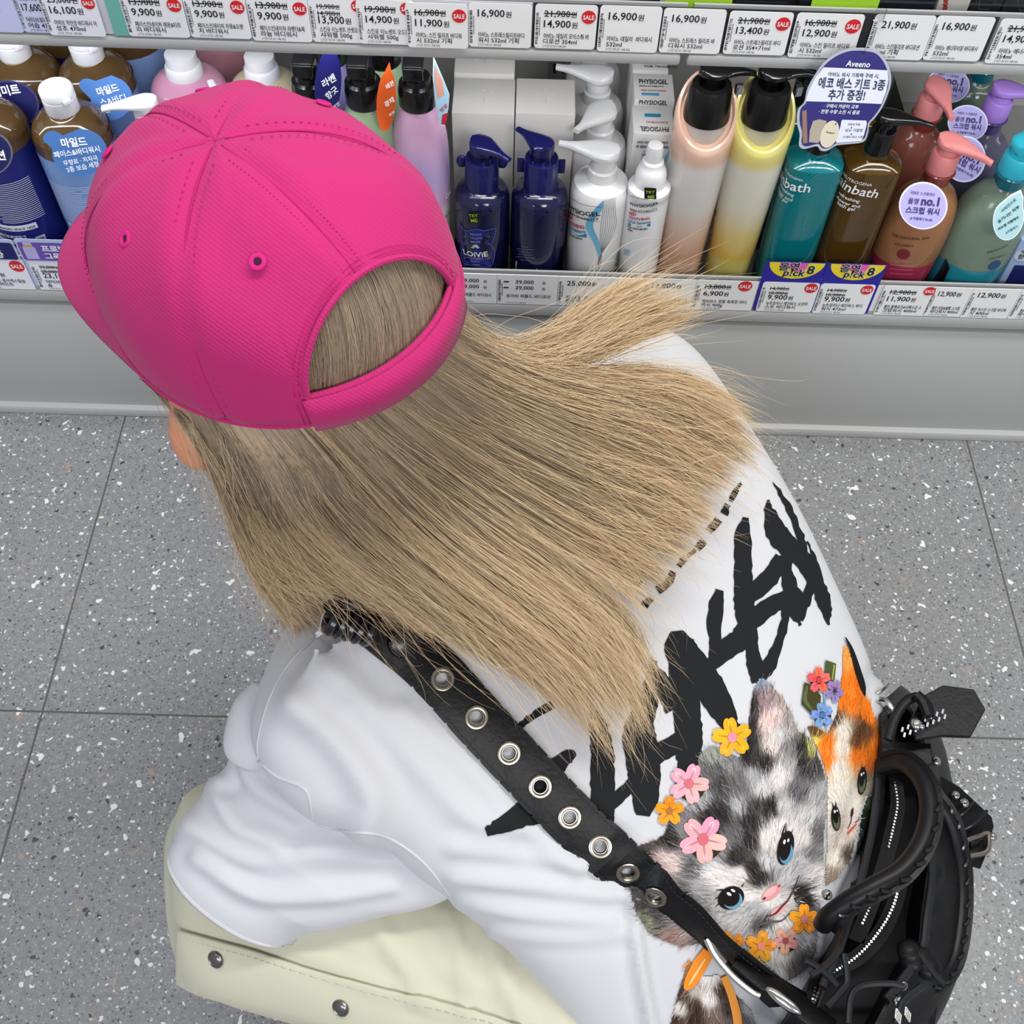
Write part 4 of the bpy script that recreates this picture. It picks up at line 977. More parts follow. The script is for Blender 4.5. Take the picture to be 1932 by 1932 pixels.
mb = MB(); put_text(mb, S, 'THE NATURAL SPA', S.uv(1684, 444), S.uv(1753, 450), 1., .0012, .01); put_text(mb, S, 'VEILMENT', S.uv(1688, 461), S.uv(1724, 466), 1., .0012, .0); mb.build('brown_lettering', mat('#4a2a1e', .5), tp, smooth=False)
mb = MB(); disc_uv(mb, S, S.uv(1705, 479), .0075, .0014, 24); mb.build('round_seal', mat('#7a1a2c', .4), tp, smooth=False)
mb = MB()
for k in range(4): px_line(mb, S, [(1680, 490+8*k), (1700, 492+8*k), (1722, 492+8*k)], .0009, .0012)
mb.build('pink_print', mat('#d46a80', .5), tp, smooth=False)
S = Cyl(Xgn, Ysc, .046, .82)
mb = MB(); put_text(mb, S, 'THE NATURAL', S.uv(1862, 478), S.uv(1902, 462), 1., .0012, .01); put_text(mb, S, 'VEILMENT', S.uv(1865, 490), S.uv(1895, 481), 1., .0012, .0); mb.build('dark_lettering', mat('#22302a', .5), tg, smooth=False)
mb = MB(); disc_uv(mb, S, S.uv(1876, 500), .0075, .0014, 24); mb.build('round_seal', mat('#1a4c7a', .4), tg, smooth=False)
def no1(pxy, Y, rx, ry, label, slant, group='round promotional stickers'):
    x, y = pxy
    f = lambda u, v: (x+u*rx, y+v*ry+u*slant*rx)
    t, S = hang_tag('round_sticker', pxy, Y, math.radians(35), ell(x, y, rx, ry, 8, 36), '#a49dd8', label,
      [('귀찮은 스크럽대신', f(-.55, -.45), f(.45, -.45), .01), ('올영', f(-.65, -.05), f(-.22, -.05), .02), ('no.1', f(-.12, -.02), f(.62, -.05), .04), ('스크럽 워시', f(-.75, .35), f(.62, .32), .03), ('# 각질제거 93.4%', f(-.55, .62), f(.35, .62), .02)], text='#262062', border='#cfd0ea')
    return t
no1((1742, 388), FY+.002, 46, 45, 'round lilac sticker on the front pink pump scrub bottle', .10)
no1((1820, 300), FY+.075, 40, 44, 'round lilac sticker on the violet pump scrub bottle, half behind a pink spout', .5)
no1((1826, 232), FY+.13, 38, 34, 'round lilac sticker behind the violet pump', .1)
no1((1790, 160), FY+.22, 40, 34, 'round lilac sticker beside the rear teal blue pump', .15)
hang_tag('neck_tag', (1900, 410), FY-.0, math.radians(25), [(1926, 358), (1931, 372)]+ell(1903, 412, 29, 42, 12, 22, -40, 200)+[(1886, 385), (1906, 368)], '#a8cfd6', 'teardrop shaped pale blue tag on the cyan pump bottle',
         [('샤워만으로', (1890, 401), (1918, 377), .01), ('윤기나는 피부', (1884, 421), (1924, 391), .02), ('비누향 각질케어', (1884, 434), (1922, 411), .03), ('#각질제거', (1898, 441), (1920, 428), .01)], text='#17262e', border='#dff0f4')
# next product at the right edge
Xr = xat(1975, 480, FY+.03)
t = thing('product_pouch', (Xr, FY+.05, ZS), 'pale blue carton with a navy base at the right frame edge', 'box')
MB().box((Xr, FY+.07, ZS+.05), (.085, .09, .10), 0, .002).build('carton', mat('#8fa3c4', .4), t)
S = Plane((Xr-.0425, FY+.025, ZS), (1, 0, 0), (0, 0, 1)); mb = MB(); rect_uv(mb, S, .008, .004, .082, .06, .0004); mb.build('navy_base', mat('#17195a', .4), t, smooth=False)
mb = MB(); disc_uv(mb, S, (.012, .078), .011, .0006); sg = mb.build('round_label', mat('#b9c3d4', .5), t, smooth=False)
mb = MB(); text_h(mb, S, '수면', (.006, .080), .006, off=.001, bold=.02); text_h(mb, S, '향기', (.006, .071), .006, off=.001, bold=.02); mb.build('label_text', INK, sg, smooth=False)

# ---- clear dividers between the columns
for p, yy, lab in ((858, 480, 'left of the first navy pump bottle'), (964, 480, 'between the two navy pump bottles'), (1063, 480, 'left of the white pump bottles'), (1168, 480, 'right of the white pump bottles'), (1790, 500, 'between the pink and the cyan pump scrub bottles')):
    x = xat(p, yy, FY+.02)
    mb = MB(); mb.box((x, FY+.21, ZS+.030), (.0012, .39, .060)); tag(mb.build('shelf_divider', CLEAR, smooth=False), 'clear plastic divider standing '+lab, 'divider')

# ---- round hanging sign in front of the rails
O = at_y(1600, 190, FY-.035); tl = math.radians(24)
S = Plane(O, (1, .10, .0), (0, math.sin(tl), math.cos(tl)))
c4 = lambda x, y: (1432+x/3.864, y/3.864)
out = [c4(*p) for p in [(760, 348), (860, 368), (920, 430), (958, 520), (962, 610), (935, 700), (895, 790), (845, 860), (805, 905), (795, 970), (760, 1035), (640, 1052), (560, 1062), (500, 1098), (450, 1098), (420, 1066), (330, 1086), (292, 1060), (298, 980), (278, 900), (284, 800), (330, 745), (352, 650), (400, 560), (470, 460), (560, 390), (660, 352)]]
outs = [tuple(p) for p in cr(out+[out[0]], 90)[:-1]]
t = thing('hanging_sign', O, 'round navy and white promotional sign hanging from the upper shelf over the teal bottle', 'sign')
mb = MB(); mb.slab(S.pt([S.uv(*p) for p in outs]), -S.n*.0008); mb.build('card', mat('#a9abb8', .35), t, smooth=False)
U = np.array([S.uv(*p) for p in outs]); ctr = np.array(S.uv(*c4(630, 720)))
mb = MB(); poly_uv(mb, S, ctr+(U-ctr)*.945, .0003); mb.build('navy_face', mat('#221c6e', .4), t, smooth=False)
mb = MB(); poly_uv(mb, S, [S.uv(*c4(*p)) for p in [(470, 490), (700, 500), (935, 512), (942, 580), (925, 670), (890, 757), (620, 745), (338, 737), (362, 660), (410, 565)]][::-1], .0006)
poly_uv(mb, S, [S.uv(*c4(*p)) for p in [(610, 872), (780, 878), (785, 900), (765, 980), (745, 1028), (560, 1040), (560, 1020), (590, 930), (600, 880)]][::-1], .0006); mb.build('white_field', mat('#d5d9e6', .4), t, smooth=False)
mb = MB(); put_text(mb, S, 'Aveeno', S.uv(*c4(628, 482)), S.uv(*c4(804, 490)), 1.0, .0009, .01, .15)
put_text(mb, S, '· 구매시 카운터 교부', S.uv(*c4(468, 782)), S.uv(*c4(720, 790)), 1., .0009, .01, .15); put_text(mb, S, '· 한정 수량 소진 시 종료', S.uv(*c4(432, 822)), S.uv(*c4(728, 832)), 1., .0009, .01, .15); mb.build('white_lettering', WHITE_INK, t, smooth=False)
mb = MB(); put_text(mb, S, '아비노 워시 기획팩 구매 시,', S.uv(*c4(500, 552)), S.uv(*c4(872, 568)), 1., .0010, .012); put_text(mb, S, '에코 배스 키트 3종', S.uv(*c4(425, 632)), S.uv(*c4(910, 652)), 1.25, .0010, .02); put_text(mb, S, '추가 증정!', S.uv(*c4(498, 720)), S.uv(*c4(765, 726)), 1.2, .0010, .02)
mb.build('navy_lettering', mat('#1a1a4c', .5), t, smooth=False); mb = MB()
for k, s_ in enumerate(('친환경 칫솔', '비누 거품망', '수세미 바디 스폰지')): wq = 45+18*k; put_text(mb, S, s_, S.uv(*c4(690-wq, 912+46*k)), S.uv(*c4(690+wq, 912+46*k)), .9, .0010, .005)
for yq in (930, 976): disc_uv(mb, S, S.uv(*c4(672, yq)), .0007, .0010, 10)
mb.build('small_lettering', mat('#1a1a4c', .5), t, smooth=False)
mb = MB(); poly_uv(mb, S, [S.uv(*c4(*p)) for p in [(312, 808), (345, 800), (352, 1040), (318, 1046)]], .0009); mb.build('brush_picture', mat('#8a6a5a', .5), t, smooth=False)
mb = MB(); poly_uv(mb, S, [S.uv(*c4(*p)) for p in [(392, 880), (440, 868), (490, 880), (480, 960), (430, 1040), (362, 1035), (368, 950)]], .0009); mb.build('sponge_picture', mat('#a59c8c', .5), t, smooth=False)
mb = MB(); poly_uv(mb, S, [S.uv(*c4(*p)) for p in ell(512, 976, 62, 104, 22, 30)], .0011); sp = mb.build('soap_picture', mat('#cfc7b0', .5), t, smooth=False)
mb = MB(); put_text(mb, S, 'Aveeno', S.uv(*c4(484, 966)), S.uv(*c4(545, 976)), 1., .0013, .01); disc_uv(mb, S, S.uv(*c4(556, 902)), .0008, .0013, 10); mb.build('soap_lettering', INK, sp, smooth=False)
mb = MB(); mb.tube([S.pt([S.uv(1630, 100)])[0], at_y(1650, 60, FY-.02), at_y(1662, 25, FY-.004)], .0008, 6); mb.box(at_y(1660, 28, FY-.003), (.010, .003, .012), 0, .0005); mb.build('clear_clip', CLEAR, t)
# ================================================================ PERSON
person = thing('person', (.05, .36, 0), 'crouching person seen from behind in a pink cap and white printed t-shirt, facing the shelf', 'person')
# ---- cap pose (front, left, up axes; origin at the centre of the rim)
def rotv(wv):
    th = np.linalg.norm(wv); k = wv/th; K = np.array([[0, -k[2], k[1]], [k[2], 0, -k[0]], [-k[1], k[0], 0]])
    return np.eye(3)+math.sin(th)*K+(1-math.cos(th))*K@K
CO = np.array([-.1281, .4287, .7934]); CRM = rotv(np.array([-.2239, -.0696, 2.3517]))
CF, CL, CUP = CRM[:, 0], CRM[:, 1], CRM[:, 2]
CA, CB, CH, CN = .1153, .0898, .0950, 2.5
def cap_pt(az, t, k=1.0, dz=0.):
    a = math.radians(az); s = t*math.pi/2
    r = max(math.cos(s), 0)**(2/CN); z = CH*math.sin(s)**(2/CN)
    return CO+CRM@np.array([CA*k*math.cos(a)*r, CB*k*math.sin(a)*r, z*k+dz])
def cap_n(az, t):
    e = 1e-3; p = cap_pt(az, t); a = cap_pt(az+1, t)-cap_pt(az-1, t); b = cap_pt(az, min(t+.02, .99))-cap_pt(az, max(t-.02, 0.001))
    n = unit(np.cross(a, b)); return n if n@(p-CO) > 0 else -n
AOP, TOP = 33.0, .40       # half-width and height of the rear opening
def t_low(az):
    d = abs(az-180)
    return TOP*math.sqrt(max(0, 1-(d/AOP)**2)) if d < AOP else 0.
PINK = mat('#ba2b6c', .85, spec=.12, sheen=.08, bump=('wave', 190, .25, .0006), name='pink_twill')
PINKD = mat('#b4266a', .85, spec=.1, name='pink_seam_thread')
SEAMS = [0, 60, 120, 180, 240, 300]
def crown_grid(k, seam=True):
    azs = []
    a = 0.
    while a < 359.9:
        azs.append(a); a += 1.5 if abs(a-180) < 40 else 3.0
    for e_ in (180-AOP, 180+AOP): azs.append(e_)
    azs = sorted(set(round(a, 3) for a in azs)); nt_ = 34
    V = []
    for a in azs:
        tl = t_low(a)
        for i in range(nt_+1):
            t = lerp(tl, 1.0, (i/nt_)**1.0)
            p = cap_pt(a, t, k)
            if seam:
                d = min(abs((a-s+180) % 360-180) for s in SEAMS)*math.cos(min(t, .98)*math.pi/2)
                dent = .0008*math.exp(-(d/1.6)**2)-.0009*math.exp(-((d-5)/3.0)**2)
                wob = .0013*math.sin(a*.055+t*5.0)*math.sin(t*3.1)+.0009*math.sin(a*.13+t*9)*math.sin(t*3.1)
                p = p-cap_n(a, min(max(t, .03), .97))*(dent-wob)
            V.append(p)
    F = []; m = len(azs); w_ = nt_+1
    for i in range(m):
        j = (i+1) % m
        for q in range(nt_): F.append((i*w_+q, j*w_+q, j*w_+q+1, i*w_+q+1))
    return V, F
V, Fc = crown_grid(1.0); cap_o = add('cap', V, Fc, PINK, person)
tag(cap_o, 'bright pink six panel baseball cap')
sm = cap_o.modifiers.new('thickness', 'SOLIDIFY'); sm.thickness = .0022; sm.offset = -1
# seam stitching: dashed thread rows on both sides of every seam
mb = MB()
for s in SEAMS:
    for off in (-4.2, 4.2):
        tt = np.linspace(t_low(s)+.03, .93, 70)
        for i in range(0, len(tt)-1, 2):
            pts = []
            for t in (tt[i], tt[i]+.55*(tt[i+1]-tt[i])):
                c_ = max(math.cos(t*math.pi/2)**.8, .12); az = s+off/c_*.75
                if t < t_low(az)+.01: continue
                pts.append(cap_pt(az, t)+cap_n(az, t)*.0006)
            if len(pts) == 2: mb.tube(pts, .00028, 4)
mb.build('seam_stitching', PINKD, cap_o, sharp=0)
mb = MB()
for s in SEAMS:
    tt = np.linspace(t_low(s)+.01, .985, 60); mb.tube([cap_pt(s, t)+cap_n(s, min(t, .97))*(-.0006) for t in tt], .00042, 5)
mb.build('seam_line', PINKD, cap_o, sharp=0)
# rim and opening binding
mb = MB()
arch = [(180+d, t_low(180+d)) for d in np.linspace(-AOP, AOP, 61)]
mb.tube([cap_pt(a, t)+cap_n(a, max(t, .02))*.0002 for a, t in arch], .0017, 8)
mb.tube([cap_pt(a, 0.0, 1.0, .001) for a in np.linspace(180+AOP, 540-AOP, 120)], .0013, 8)
mb.build('rim_binding', PINK, cap_o)
mb = MB()
for off in (.030, .052):
    pts = [(180+d*1.0, t_low(180+d)) for d in np.linspace(-AOP, AOP, 150)]
    pp = []
    for a, t in pts:
        dx, dt = (a-180)/AOP, t/TOP; l = math.hypot(dx, dt) or 1
        pp.append((180+(a-180)*(1+off*1.9), t*(1+off*1.9)))
    for i in range(0, len(pp)-1, 2): mb.tube([cap_pt(*pp[i])+cap_n(*[pp[i][0], max(pp[i][1], .02)])*.0006, cap_pt(*pp[i+1])+cap_n(pp[i+1][0], max(pp[i+1][1], .02))*.0006], .00026, 4)
mb.build('opening_stitching', PINKD, cap_o, sharp=0)
# eyelets
for az in (30, 90, 150, 210, 270, 330):
    p = cap_pt(az, .57); n = cap_n(az, .57); e_ = MB()
    e_.torus(p+n*.0004, n, .0030, .0012, 22, 8, .7); eo = e_.build('eyelet', mat('#c72a7c', .8, spec=.1), cap_o)
    t = np.linspace(0, 2*math.pi, 14, endpoint=False); a_ = unit(np.cross(n, (0, 0, 1))); b_ = np.cross(n, a_)
    e_ = MB(); e_.put([p+n*.0005+.0018*(math.cos(x)*a_+math.sin(x)*b_) for x in t], [tuple(range(14))])
    h = e_.build('eyelet_hole', mat('#3a0a20', .9), cap_o, smooth=False)
# strap across the opening, with its overlapping tab
def band(azs, z0, z1, k, thick, z_shift=None):
    V = []; n = len(azs)
    for kk in (k, k-thick):
        for i, a in enumerate(azs):
            zs = 0 if z_shift is None else z_shift(a)
            for z in (z0, z1): V.append(CO+CRM@np.array([CA*kk*math.cos(math.radians(a)), CB*kk*math.sin(math.radians(a)), z+zs]))
    F = []
    for i in range(n-1):
        a, b = 2*i, 2*(i+1); c_, d_ = 2*n+2*i, 2*n+2*(i+1)
        F += [(a, b, b+1, a+1), (c_, c_+1, d_+1, d_), (a+1, b+1, d_+1, c_+1), (a, c_, d_, b)]
    F += [(0, 1, 2*n+1, 2*n), (2*n-2, 4*n-2, 4*n-1, 2*n-1)]
    return V, F
V, Fc = band(np.linspace(180-AOP-9, 180+AOP+2, 40), -.001, .0205, .995, .02); add('back_strap', V, Fc, PINK, cap_o)
V, Fc = band(np.linspace(180-AOP-1, 180+AOP+3, 40), -.002, .0195, 1.022, .018); tb = add('strap_tab', V, Fc, PINK, cap_o)
# brim
def brim_pt(u, v, dz=0.):
    a = math.radians(lerp(-90, 90, u)); ai = a*.86
    c_, s_ = math.cos(a), math.sin(a)
    xo = .056+.130*abs(c_)**.72; yo = .0895*math.copysign(abs(s_)**.74, s_)
    xi, yi = CA*math.cos(ai)*.985, CB*math.sin(ai)*.985
    q_ = 1-abs(a/(math.pi/2))**7; xo, yo = lerp(xi, xo, q_), lerp(yi, yo, q_)
    x, y = lerp(xi, xo, v), lerp(yi, yo, v)
    z = .004+dz-.017*v**1.2-.006*v*(y/.088)**2
    return CO+CRM@np.array([x, y, z])
nb, nv = 60, 14; V = []
for dz in (0, -.0035):
    for i in range(nb+1):
        for j in range(nv+1): V.append(brim_pt(i/nb, j/nv, dz))
Fc = []; w_ = nv+1; N0 = (nb+1)*w_
for i in range(nb):
    for j in range(nv):
        Fc.append((i*w_+j, (i+1)*w_+j, (i+1)*w_+j+1, i*w_+j+1)); Fc.append((N0+i*w_+j, N0+i*w_+j+1, N0+(i+1)*w_+j+1, N0+(i+1)*w_+j))
    Fc.append((i*w_+nv, (i+1)*w_+nv, N0+(i+1)*w_+nv, N0+i*w_+nv))
add('brim', V, Fc, PINK, cap_o)

def clean_cloth(V, F, vox, it):
    """one even skin of cloth from a rough closed shape"""
    me = bpy.data.meshes.new('c'); me.from_pydata([tuple(v) for v in V], [], F); o = bpy.data.objects.new('c', me); COL.objects.link(o)
    m = o.modifiers.new('r', 'REMESH'); m.mode = 'VOXEL'; m.voxel_size = vox
    m = o.modifiers.new('s', 'SMOOTH'); m.factor = .5; m.iterations = it
    e = bpy.data.meshes.new_from_object(o.evaluated_get(bpy.context.evaluated_depsgraph_get()))
    v = np.empty(len(e.vertices)*3); e.vertices.foreach_get('co', v); n = np.empty(len(e.vertices)*3); e.vertices.foreach_get('normal', n); f = [tuple(p.vertices) for p in e.polygons]
    bpy.data.objects.remove(o); bpy.data.meshes.remove(me); bpy.data.meshes.remove(e)
    return v.reshape(-1, 3), n.reshape(-1, 3), f

# ---- body: one continuous figure, crouching
SKIN = mat('#d9936f', .5, sss=.15)
HC = CO+CRM@np.array([-.004, 0, -.035])               # head centre
bm_v = []; bm_e = []; bm_r = []
def jv(p, r, prev=None):
    bm_v.append(tuple(p)); bm_r.append(r)
    if prev is not None: bm_e.append((prev, len(bm_v)-1))
    return len(bm_v)-1
fdir = unit(np.array([-.74, .67, 0])); rdir = np.array([.67, .74, 0])
pel = np.array([.165, .235, .215])
p0 = jv(pel, .10); p1 = jv((.095, .315, .325), .088, p0); p2 = jv((.02, .385, .395), .095, p1); p3 = jv((-.045, .435, .475), .062, p2)
p4 = jv((-.085, .435, .56), .046, p3); p5 = jv(HC+CRM@np.array([-.015, 0, -.03]), .050, p4)
for s in (-1, 1):
    sh = np.array([-.015, .40, .405])+rdir*s*.112
    a0 = jv(sh, .036, p2)
    el = sh+np.array([-.10, .02, -.075])+rdir*s*(.0) if s < 0 else sh+np.array([-.115, .075, -.06])
    a1 = jv(el, .032, a0)
    wr = np.array([-.045, .405, .315]) if s < 0 else np.array([-.085, .50, .30])
    a2 = jv(wr, .024, a1); pd = unit(wr-el); side = unit(np.cross(pd, (0, 0, 1)))
    a3 = jv(wr+pd*.05, .024, a2)
    for k in range(4):
        b = wr+pd*.055+side*(k-1.5)*.019; ln = (.055, .066, .06, .045)[k]
        f0 = jv(b, .0095, a3); f1 = jv(b+pd*ln*.55+np.array([0, 0, -.006]), .0085, f0); jv(b+pd*ln+np.array([0, 0, -.026]), .007, f1)
    tb0 = jv(wr+pd*.025+side*.030*-s+np.array([0, 0, -.004]), .011, a2); jv(wr+pd*.06+side*.040*-s+np.array([0, 0, -.022]), .008, tb0)
    hip = pel+rdir*s*.075+np.array([0, 0, -.01]); h0 = jv(hip, .058, p0)
    kn = np.array([-.165, .235, .30]) if s < 0 else np.array([-.045, .50, .30])
    k0 = jv(lerp(hip, kn, .5)+np.array([0, 0, -.01]), .045, h0); k1 = jv(kn+np.array([0, 0, -.02]), .038, k0)
    an = kn+np.array([.085, -.02, -.235]) if s < 0 else kn+np.array([.085, -.06, -.235])
    c0 = jv(lerp(kn, an, .45)+np.array([.02, -.01, 0]), .038, k1); c1 = jv(an, .03, c0)
    ft = jv(an+fdir*.10+np.array([0, 0, -.03]), .026, c1); jv(an+fdir*.16+np.array([0, 0, -.035]), .02, ft)
mb = MB(); BP = np.array(bm_v)
for i, j in bm_e: mb.tube([lerp(BP[i], BP[j], u) for u in np.linspace(0, 1, 5)], [lerp(bm_r[i], bm_r[j], u) for u in np.linspace(0, 1, 5)], 14)
for p, r in zip(BP, bm_r): mb.sphere(p, r, 14)
def head_pt(d):
    x, y, z = d
    fx = .100 if x > 0 else .094
    px_, py, pz = x*fx, y*.085, z*.112
    if x > 0:                                            # face: nose, eye sockets, chin, jaw
        pz_ = pz
        px_ += .020*math.exp(-((y*.074)/.011)**2-((pz+.018)/.020)**2)
        px_ -= .007*(math.exp(-((abs(y*.074)-.030)/.014)**2-((pz-.004)/.011)**2))
        px_ += .005*math.exp(-((y*.074)/.026)**2-((pz+.050)/.007)**2)+.008*math.exp(-((y*.074)/.022)**2-((pz+.088)/.014)**2)
    py *= 1-.16*max(0, -z-.3)
    return px_, py, pz
n_ = 48; V = []; m_ = 32
for i in range(m_+1):
    ph = math.pi*i/m_
    for j in range(n_):
        t = 2*math.pi*j/n_; V.append(HC+CRM@np.array(head_pt((math.sin(ph)*math.cos(t), math.sin(ph)*math.sin(t), math.cos(ph)))))
mb.put(V, [(i*n_+j, (i+1)*n_+j, (i+1)*n_+(j+1) % n_, i*n_+(j+1) % n_) for i in range(m_) for j in range(n_)])
for s in (-1, 1): mb.sphere(HC+CRM@np.array([-.006, s*.074, -.008]), .030, 14, (.60, .28, 1.0), np.stack([CF, CL, CUP]))
ck = at_d(372, 824, float((HC+CRM@np.array([.02, .05, -.02])-CC)@_fw))      # left cheek
mb.sphere(ck, .0170, 16, (1, 1, 1.7)); mb.tube([ck, lerp(ck, HC, .5), HC], [.017, .035, .045], 14)
bV, _n, bF = clean_cloth(np.vstack(mb.V), mb.F, .004, 14)
body = add('body', bV, bF, SKIN, person)
mb = MB()
for s in (-1, 1): mb.sphere(HC+CRM@np.array([.083, s*.030, .003]), .0115, 14)
mb.build('eyes', mat('#2a211c', .2), person)
mb = MB(); mb.sphere(HC+CRM@np.array([.0985, 0, -.052]), .010, 14, (.5, 1.9, .55), np.stack([CF, CL, CUP])); mb.build('lips', mat('#b5605c', .4), person)

# ---- t-shirt
def fold_noise(P, amp, seed=0):
    """soft cloth unevenness"""
    x, y, z = P[:, 0], P[:, 1], P[:, 2]
    return amp*(np.sin(38*x+21*y+9*z+seed)*.5+np.sin(17*x-43*y+31*z+1.7*seed)*.35+np.sin(71*x+59*y-40*z+seed*.7)*.18)
def ring_from(l, r, z, db, df, n=40, p=2.4, zr=None, tilt=0.):
    PL, PR = at_z(*l, z), at_z(*r, z if zr is None else zr)
    c = (PL+PR)/2; rv = (PR-PL)/2
    return c, rv, db, df, p
RINGS = [  # left px, right px, z, back bulge, front depth
 ((672, 1165), (925, 830), .545, .030, .030),
 ((560, 1262), (1075, 640), .525, .050, .055),
 ((505, 1370), (1180, 592), .505, .062, .080),
 ((486, 1440), (1262, 632), .475, .072, .095),
 ((578, 1548), (1335, 715), .445, .080, .105),
 ((712, 1605), (1425, 862), .415, .084, .110),
 ((852, 1705), (1512, 1020), .380, .086, .110),
 ((1000, 1835), (1600, 1213), .340, .084, .110),
 ((1085, 1945), (1655, 1400), .300, .078, .110),
 ((1170, 2075), (1632, 1585), .255, .070, .105),
 ((1250, 2180), (1575, 1735), .215, .060, .100),
]
data = [ring_from(*r) for r in RINGS]
cen = np.array([d[0] for d in data]); rvs = np.array([d[1] for d in data]); dbs = np.array([d[2] for d in data]); dfs = np.array([d[3] for d in data])
NR, NA = 150, 200
cenS, rvS = cr(cen, NR), cr(rvs, NR); dbS = cr(dbs[:, None], NR)[:, 0]; dfS = cr(dfs[:, None], NR)[:, 0]
Tn = np.gradient(cenS, axis=0)
th = np.linspace(0, 2*math.pi, NA, endpoint=False)
rings = []
for i in range(NR):
    t = unit(Tn[i]); r_ = rvS[i]; nrm = unit(np.cross(r_, t)); nrm = nrm if nrm[2] > 0 else -nrm
    ct, st = np.cos(th), np.sin(th); p_ = 2.3
    k = (np.abs(ct)**p_+np.abs(st)**p_)**(-1/p_)
    dep = np.where(st > 0, dbS[i], dfS[i])
    rings.append(cenS[i]+np.outer(ct*k, r_)+np.outer(st*k*dep, nrm))
rings = np.array(rings)
for _ in range(60):                                      # relax the upper rings so the shoulders run smoothly
    q = rings.copy(); q[1:-1] = .25*rings[:-2]+.5*rings[1:-1]+.25*rings[2:]; q = .25*np.roll(q, 1, 1)+.5*q+.25*np.roll(q, -1, 1)
    wgt = np.clip(1.1-np.linspace(0, 1, NR)*2.2, .12, 1)[:, None, None]
    rings = rings*(1-wgt)+q*wgt
def folds(R):
    du = np.gradient(R, axis=0); dv = np.roll(R, -1, 1)-np.roll(R, 1, 1)
    Nn = np.cross(dv, du); Nn /= np.linalg.norm(Nn, axis=2)[..., None]+1e-9
    c = R.mean(axis=1, keepdims=True); Nn *= np.sign(((R-c)*Nn).sum(2))[..., None]
    return R, Nn
mb = MB(); mb.loft(rings, True, True); flat, Nf, SF = clean_cloth(np.vstack(mb.V), mb.F, .0042, 14)
FOLDS = [  # px path, width px, height m : raised soft ridges
 ([(560, 1330), (640, 1400), (700, 1500), (690, 1570)], 60, .006), ([(620, 1270), (760, 1400), (880, 1530), (960, 1570)], 55, .004),
 ([(760, 1340), (880, 1450), (990, 1560), (1090, 1640)], 40, .0035), ([(860, 1600), (980, 1620), (1110, 1630), (1200, 1600)], 36, .0026),
 ([(860, 1660), (1000, 1670), (1160, 1690), (1250, 1680)], 34, .0028), ([(870, 1700), (1000, 1730), (1160, 1740)], 30, .0024), ([(930, 1760), (1060, 1770), (1180, 1765)], 28, .002),
 ([(1195, 1690), (1205, 1800), (1230, 1932)], 26, .006), ([(1660, 1290), (1640, 1500), (1560, 1700), (1540, 1800)], 26, .004),
]
fx_, fy_ = px_of(flat); vis = (Nf*(CC-flat)).sum(1) > -.2
disp = fold_noise(flat, .0016, 1.)
for path, wpx, hgt in FOLDS:
    q = cr(path, 160); d2 = np.full(len(flat), 1e9)
    for a in q: d2 = np.minimum(d2, (fx_-a[0])**2+(fy_-a[1])**2)
    disp += np.where(vis, hgt*np.exp(-d2/(wpx*.5)**2)-hgt*.45*np.exp(-(np.sqrt(d2)-wpx*.95)**2/(wpx*.5)**2), 0)
SV = flat+Nf*disp[:, None]
COTTON = mat('#cdcdd0', .85, spec=.15, sheen=.15, bump=('noise', 900, .12, .0004), name='white_cotton')
mb = MB(); mb.put(SV, SF); shirt = mb.build('t_shirt', COTTON, person, sharp=0)
tag(shirt, 'white cotton t-shirt with a black lettering and kitten print on the back')
SHIRT = BVHTree.FromPolygons([tuple(v) for v in SV], SF)
def cast(x, y, bvh=None):
    r = unit(ray(x, y)); h = (bvh or SHIRT).ray_cast(Vector(CC), Vector(r))
    if h[0] is None: return None, None
    n = np.array(h[1]); n = n if n@r < 0 else -n
    return np.array(h[0]), n
# sleeves
def sleeve(secs, name='sleeve', nr=34, na=56, folds_=True, label=None):
    """secs: (px A, zA, px B, zB, bulge towards viewer, depth behind)"""
    C_, Rv, b1, b2 = [], [], [], []
    for a, za, b, zb, db, df in secs:
        A, Bp = at_z(*a, za), at_z(*b, zb); C_.append((A+Bp)/2); Rv.append((Bp-A)/2); b1.append(db); b2.append(df)
    C_, Rv = cr(C_, nr), cr(Rv, nr); b1, b2 = cr(np.array(b1)[:, None], nr)[:, 0], cr(np.array(b2)[:, None], nr)[:, 0]
    T = np.gradient(C_, axis=0); th = np.linspace(0, 2*math.pi, na, endpoint=False); rg = []
    for i in range(nr):
        n = unit(np.cross(Rv[i], unit(T[i]))); n = n if n@(CC-C_[i]) > 0 else -n
        ct, st = np.cos(th), np.sin(th); k = (np.abs(ct)**2.3+np.abs(st)**2.3)**(-1/2.3)
        rg.append(C_[i]+np.outer(ct*k, Rv[i])+np.outer(st*k*np.where(st > 0, b1[i], b2[i]), n))
    return np.array(rg)
def fold_apply(rg, FL, amp, seed):
    R_, Nn_ = folds(rg); f = rg.reshape(-1, 3); x_, y_ = px_of(f); Nf_ = Nn_.reshape(-1, 3); v_ = (Nf_*(CC-f)).sum(1) > -.2
    d_ = fold_noise(f, amp, seed)
    for path, wpx, hgt in FL:
        q = cr(path, 140); d2 = np.full(len(f), 1e9)
        for a in q: d2 = np.minimum(d2, (x_-a[0])**2+(y_-a[1])**2)
        d_ += np.where(v_, hgt*np.exp(-d2/(wpx*.5)**2)-hgt*.4*np.exp(-(np.sqrt(d2)-wpx*.95)**2/(wpx*.5)**2), 0)
    return (f+Nf_*d_[:, None]).reshape(rg.shape)
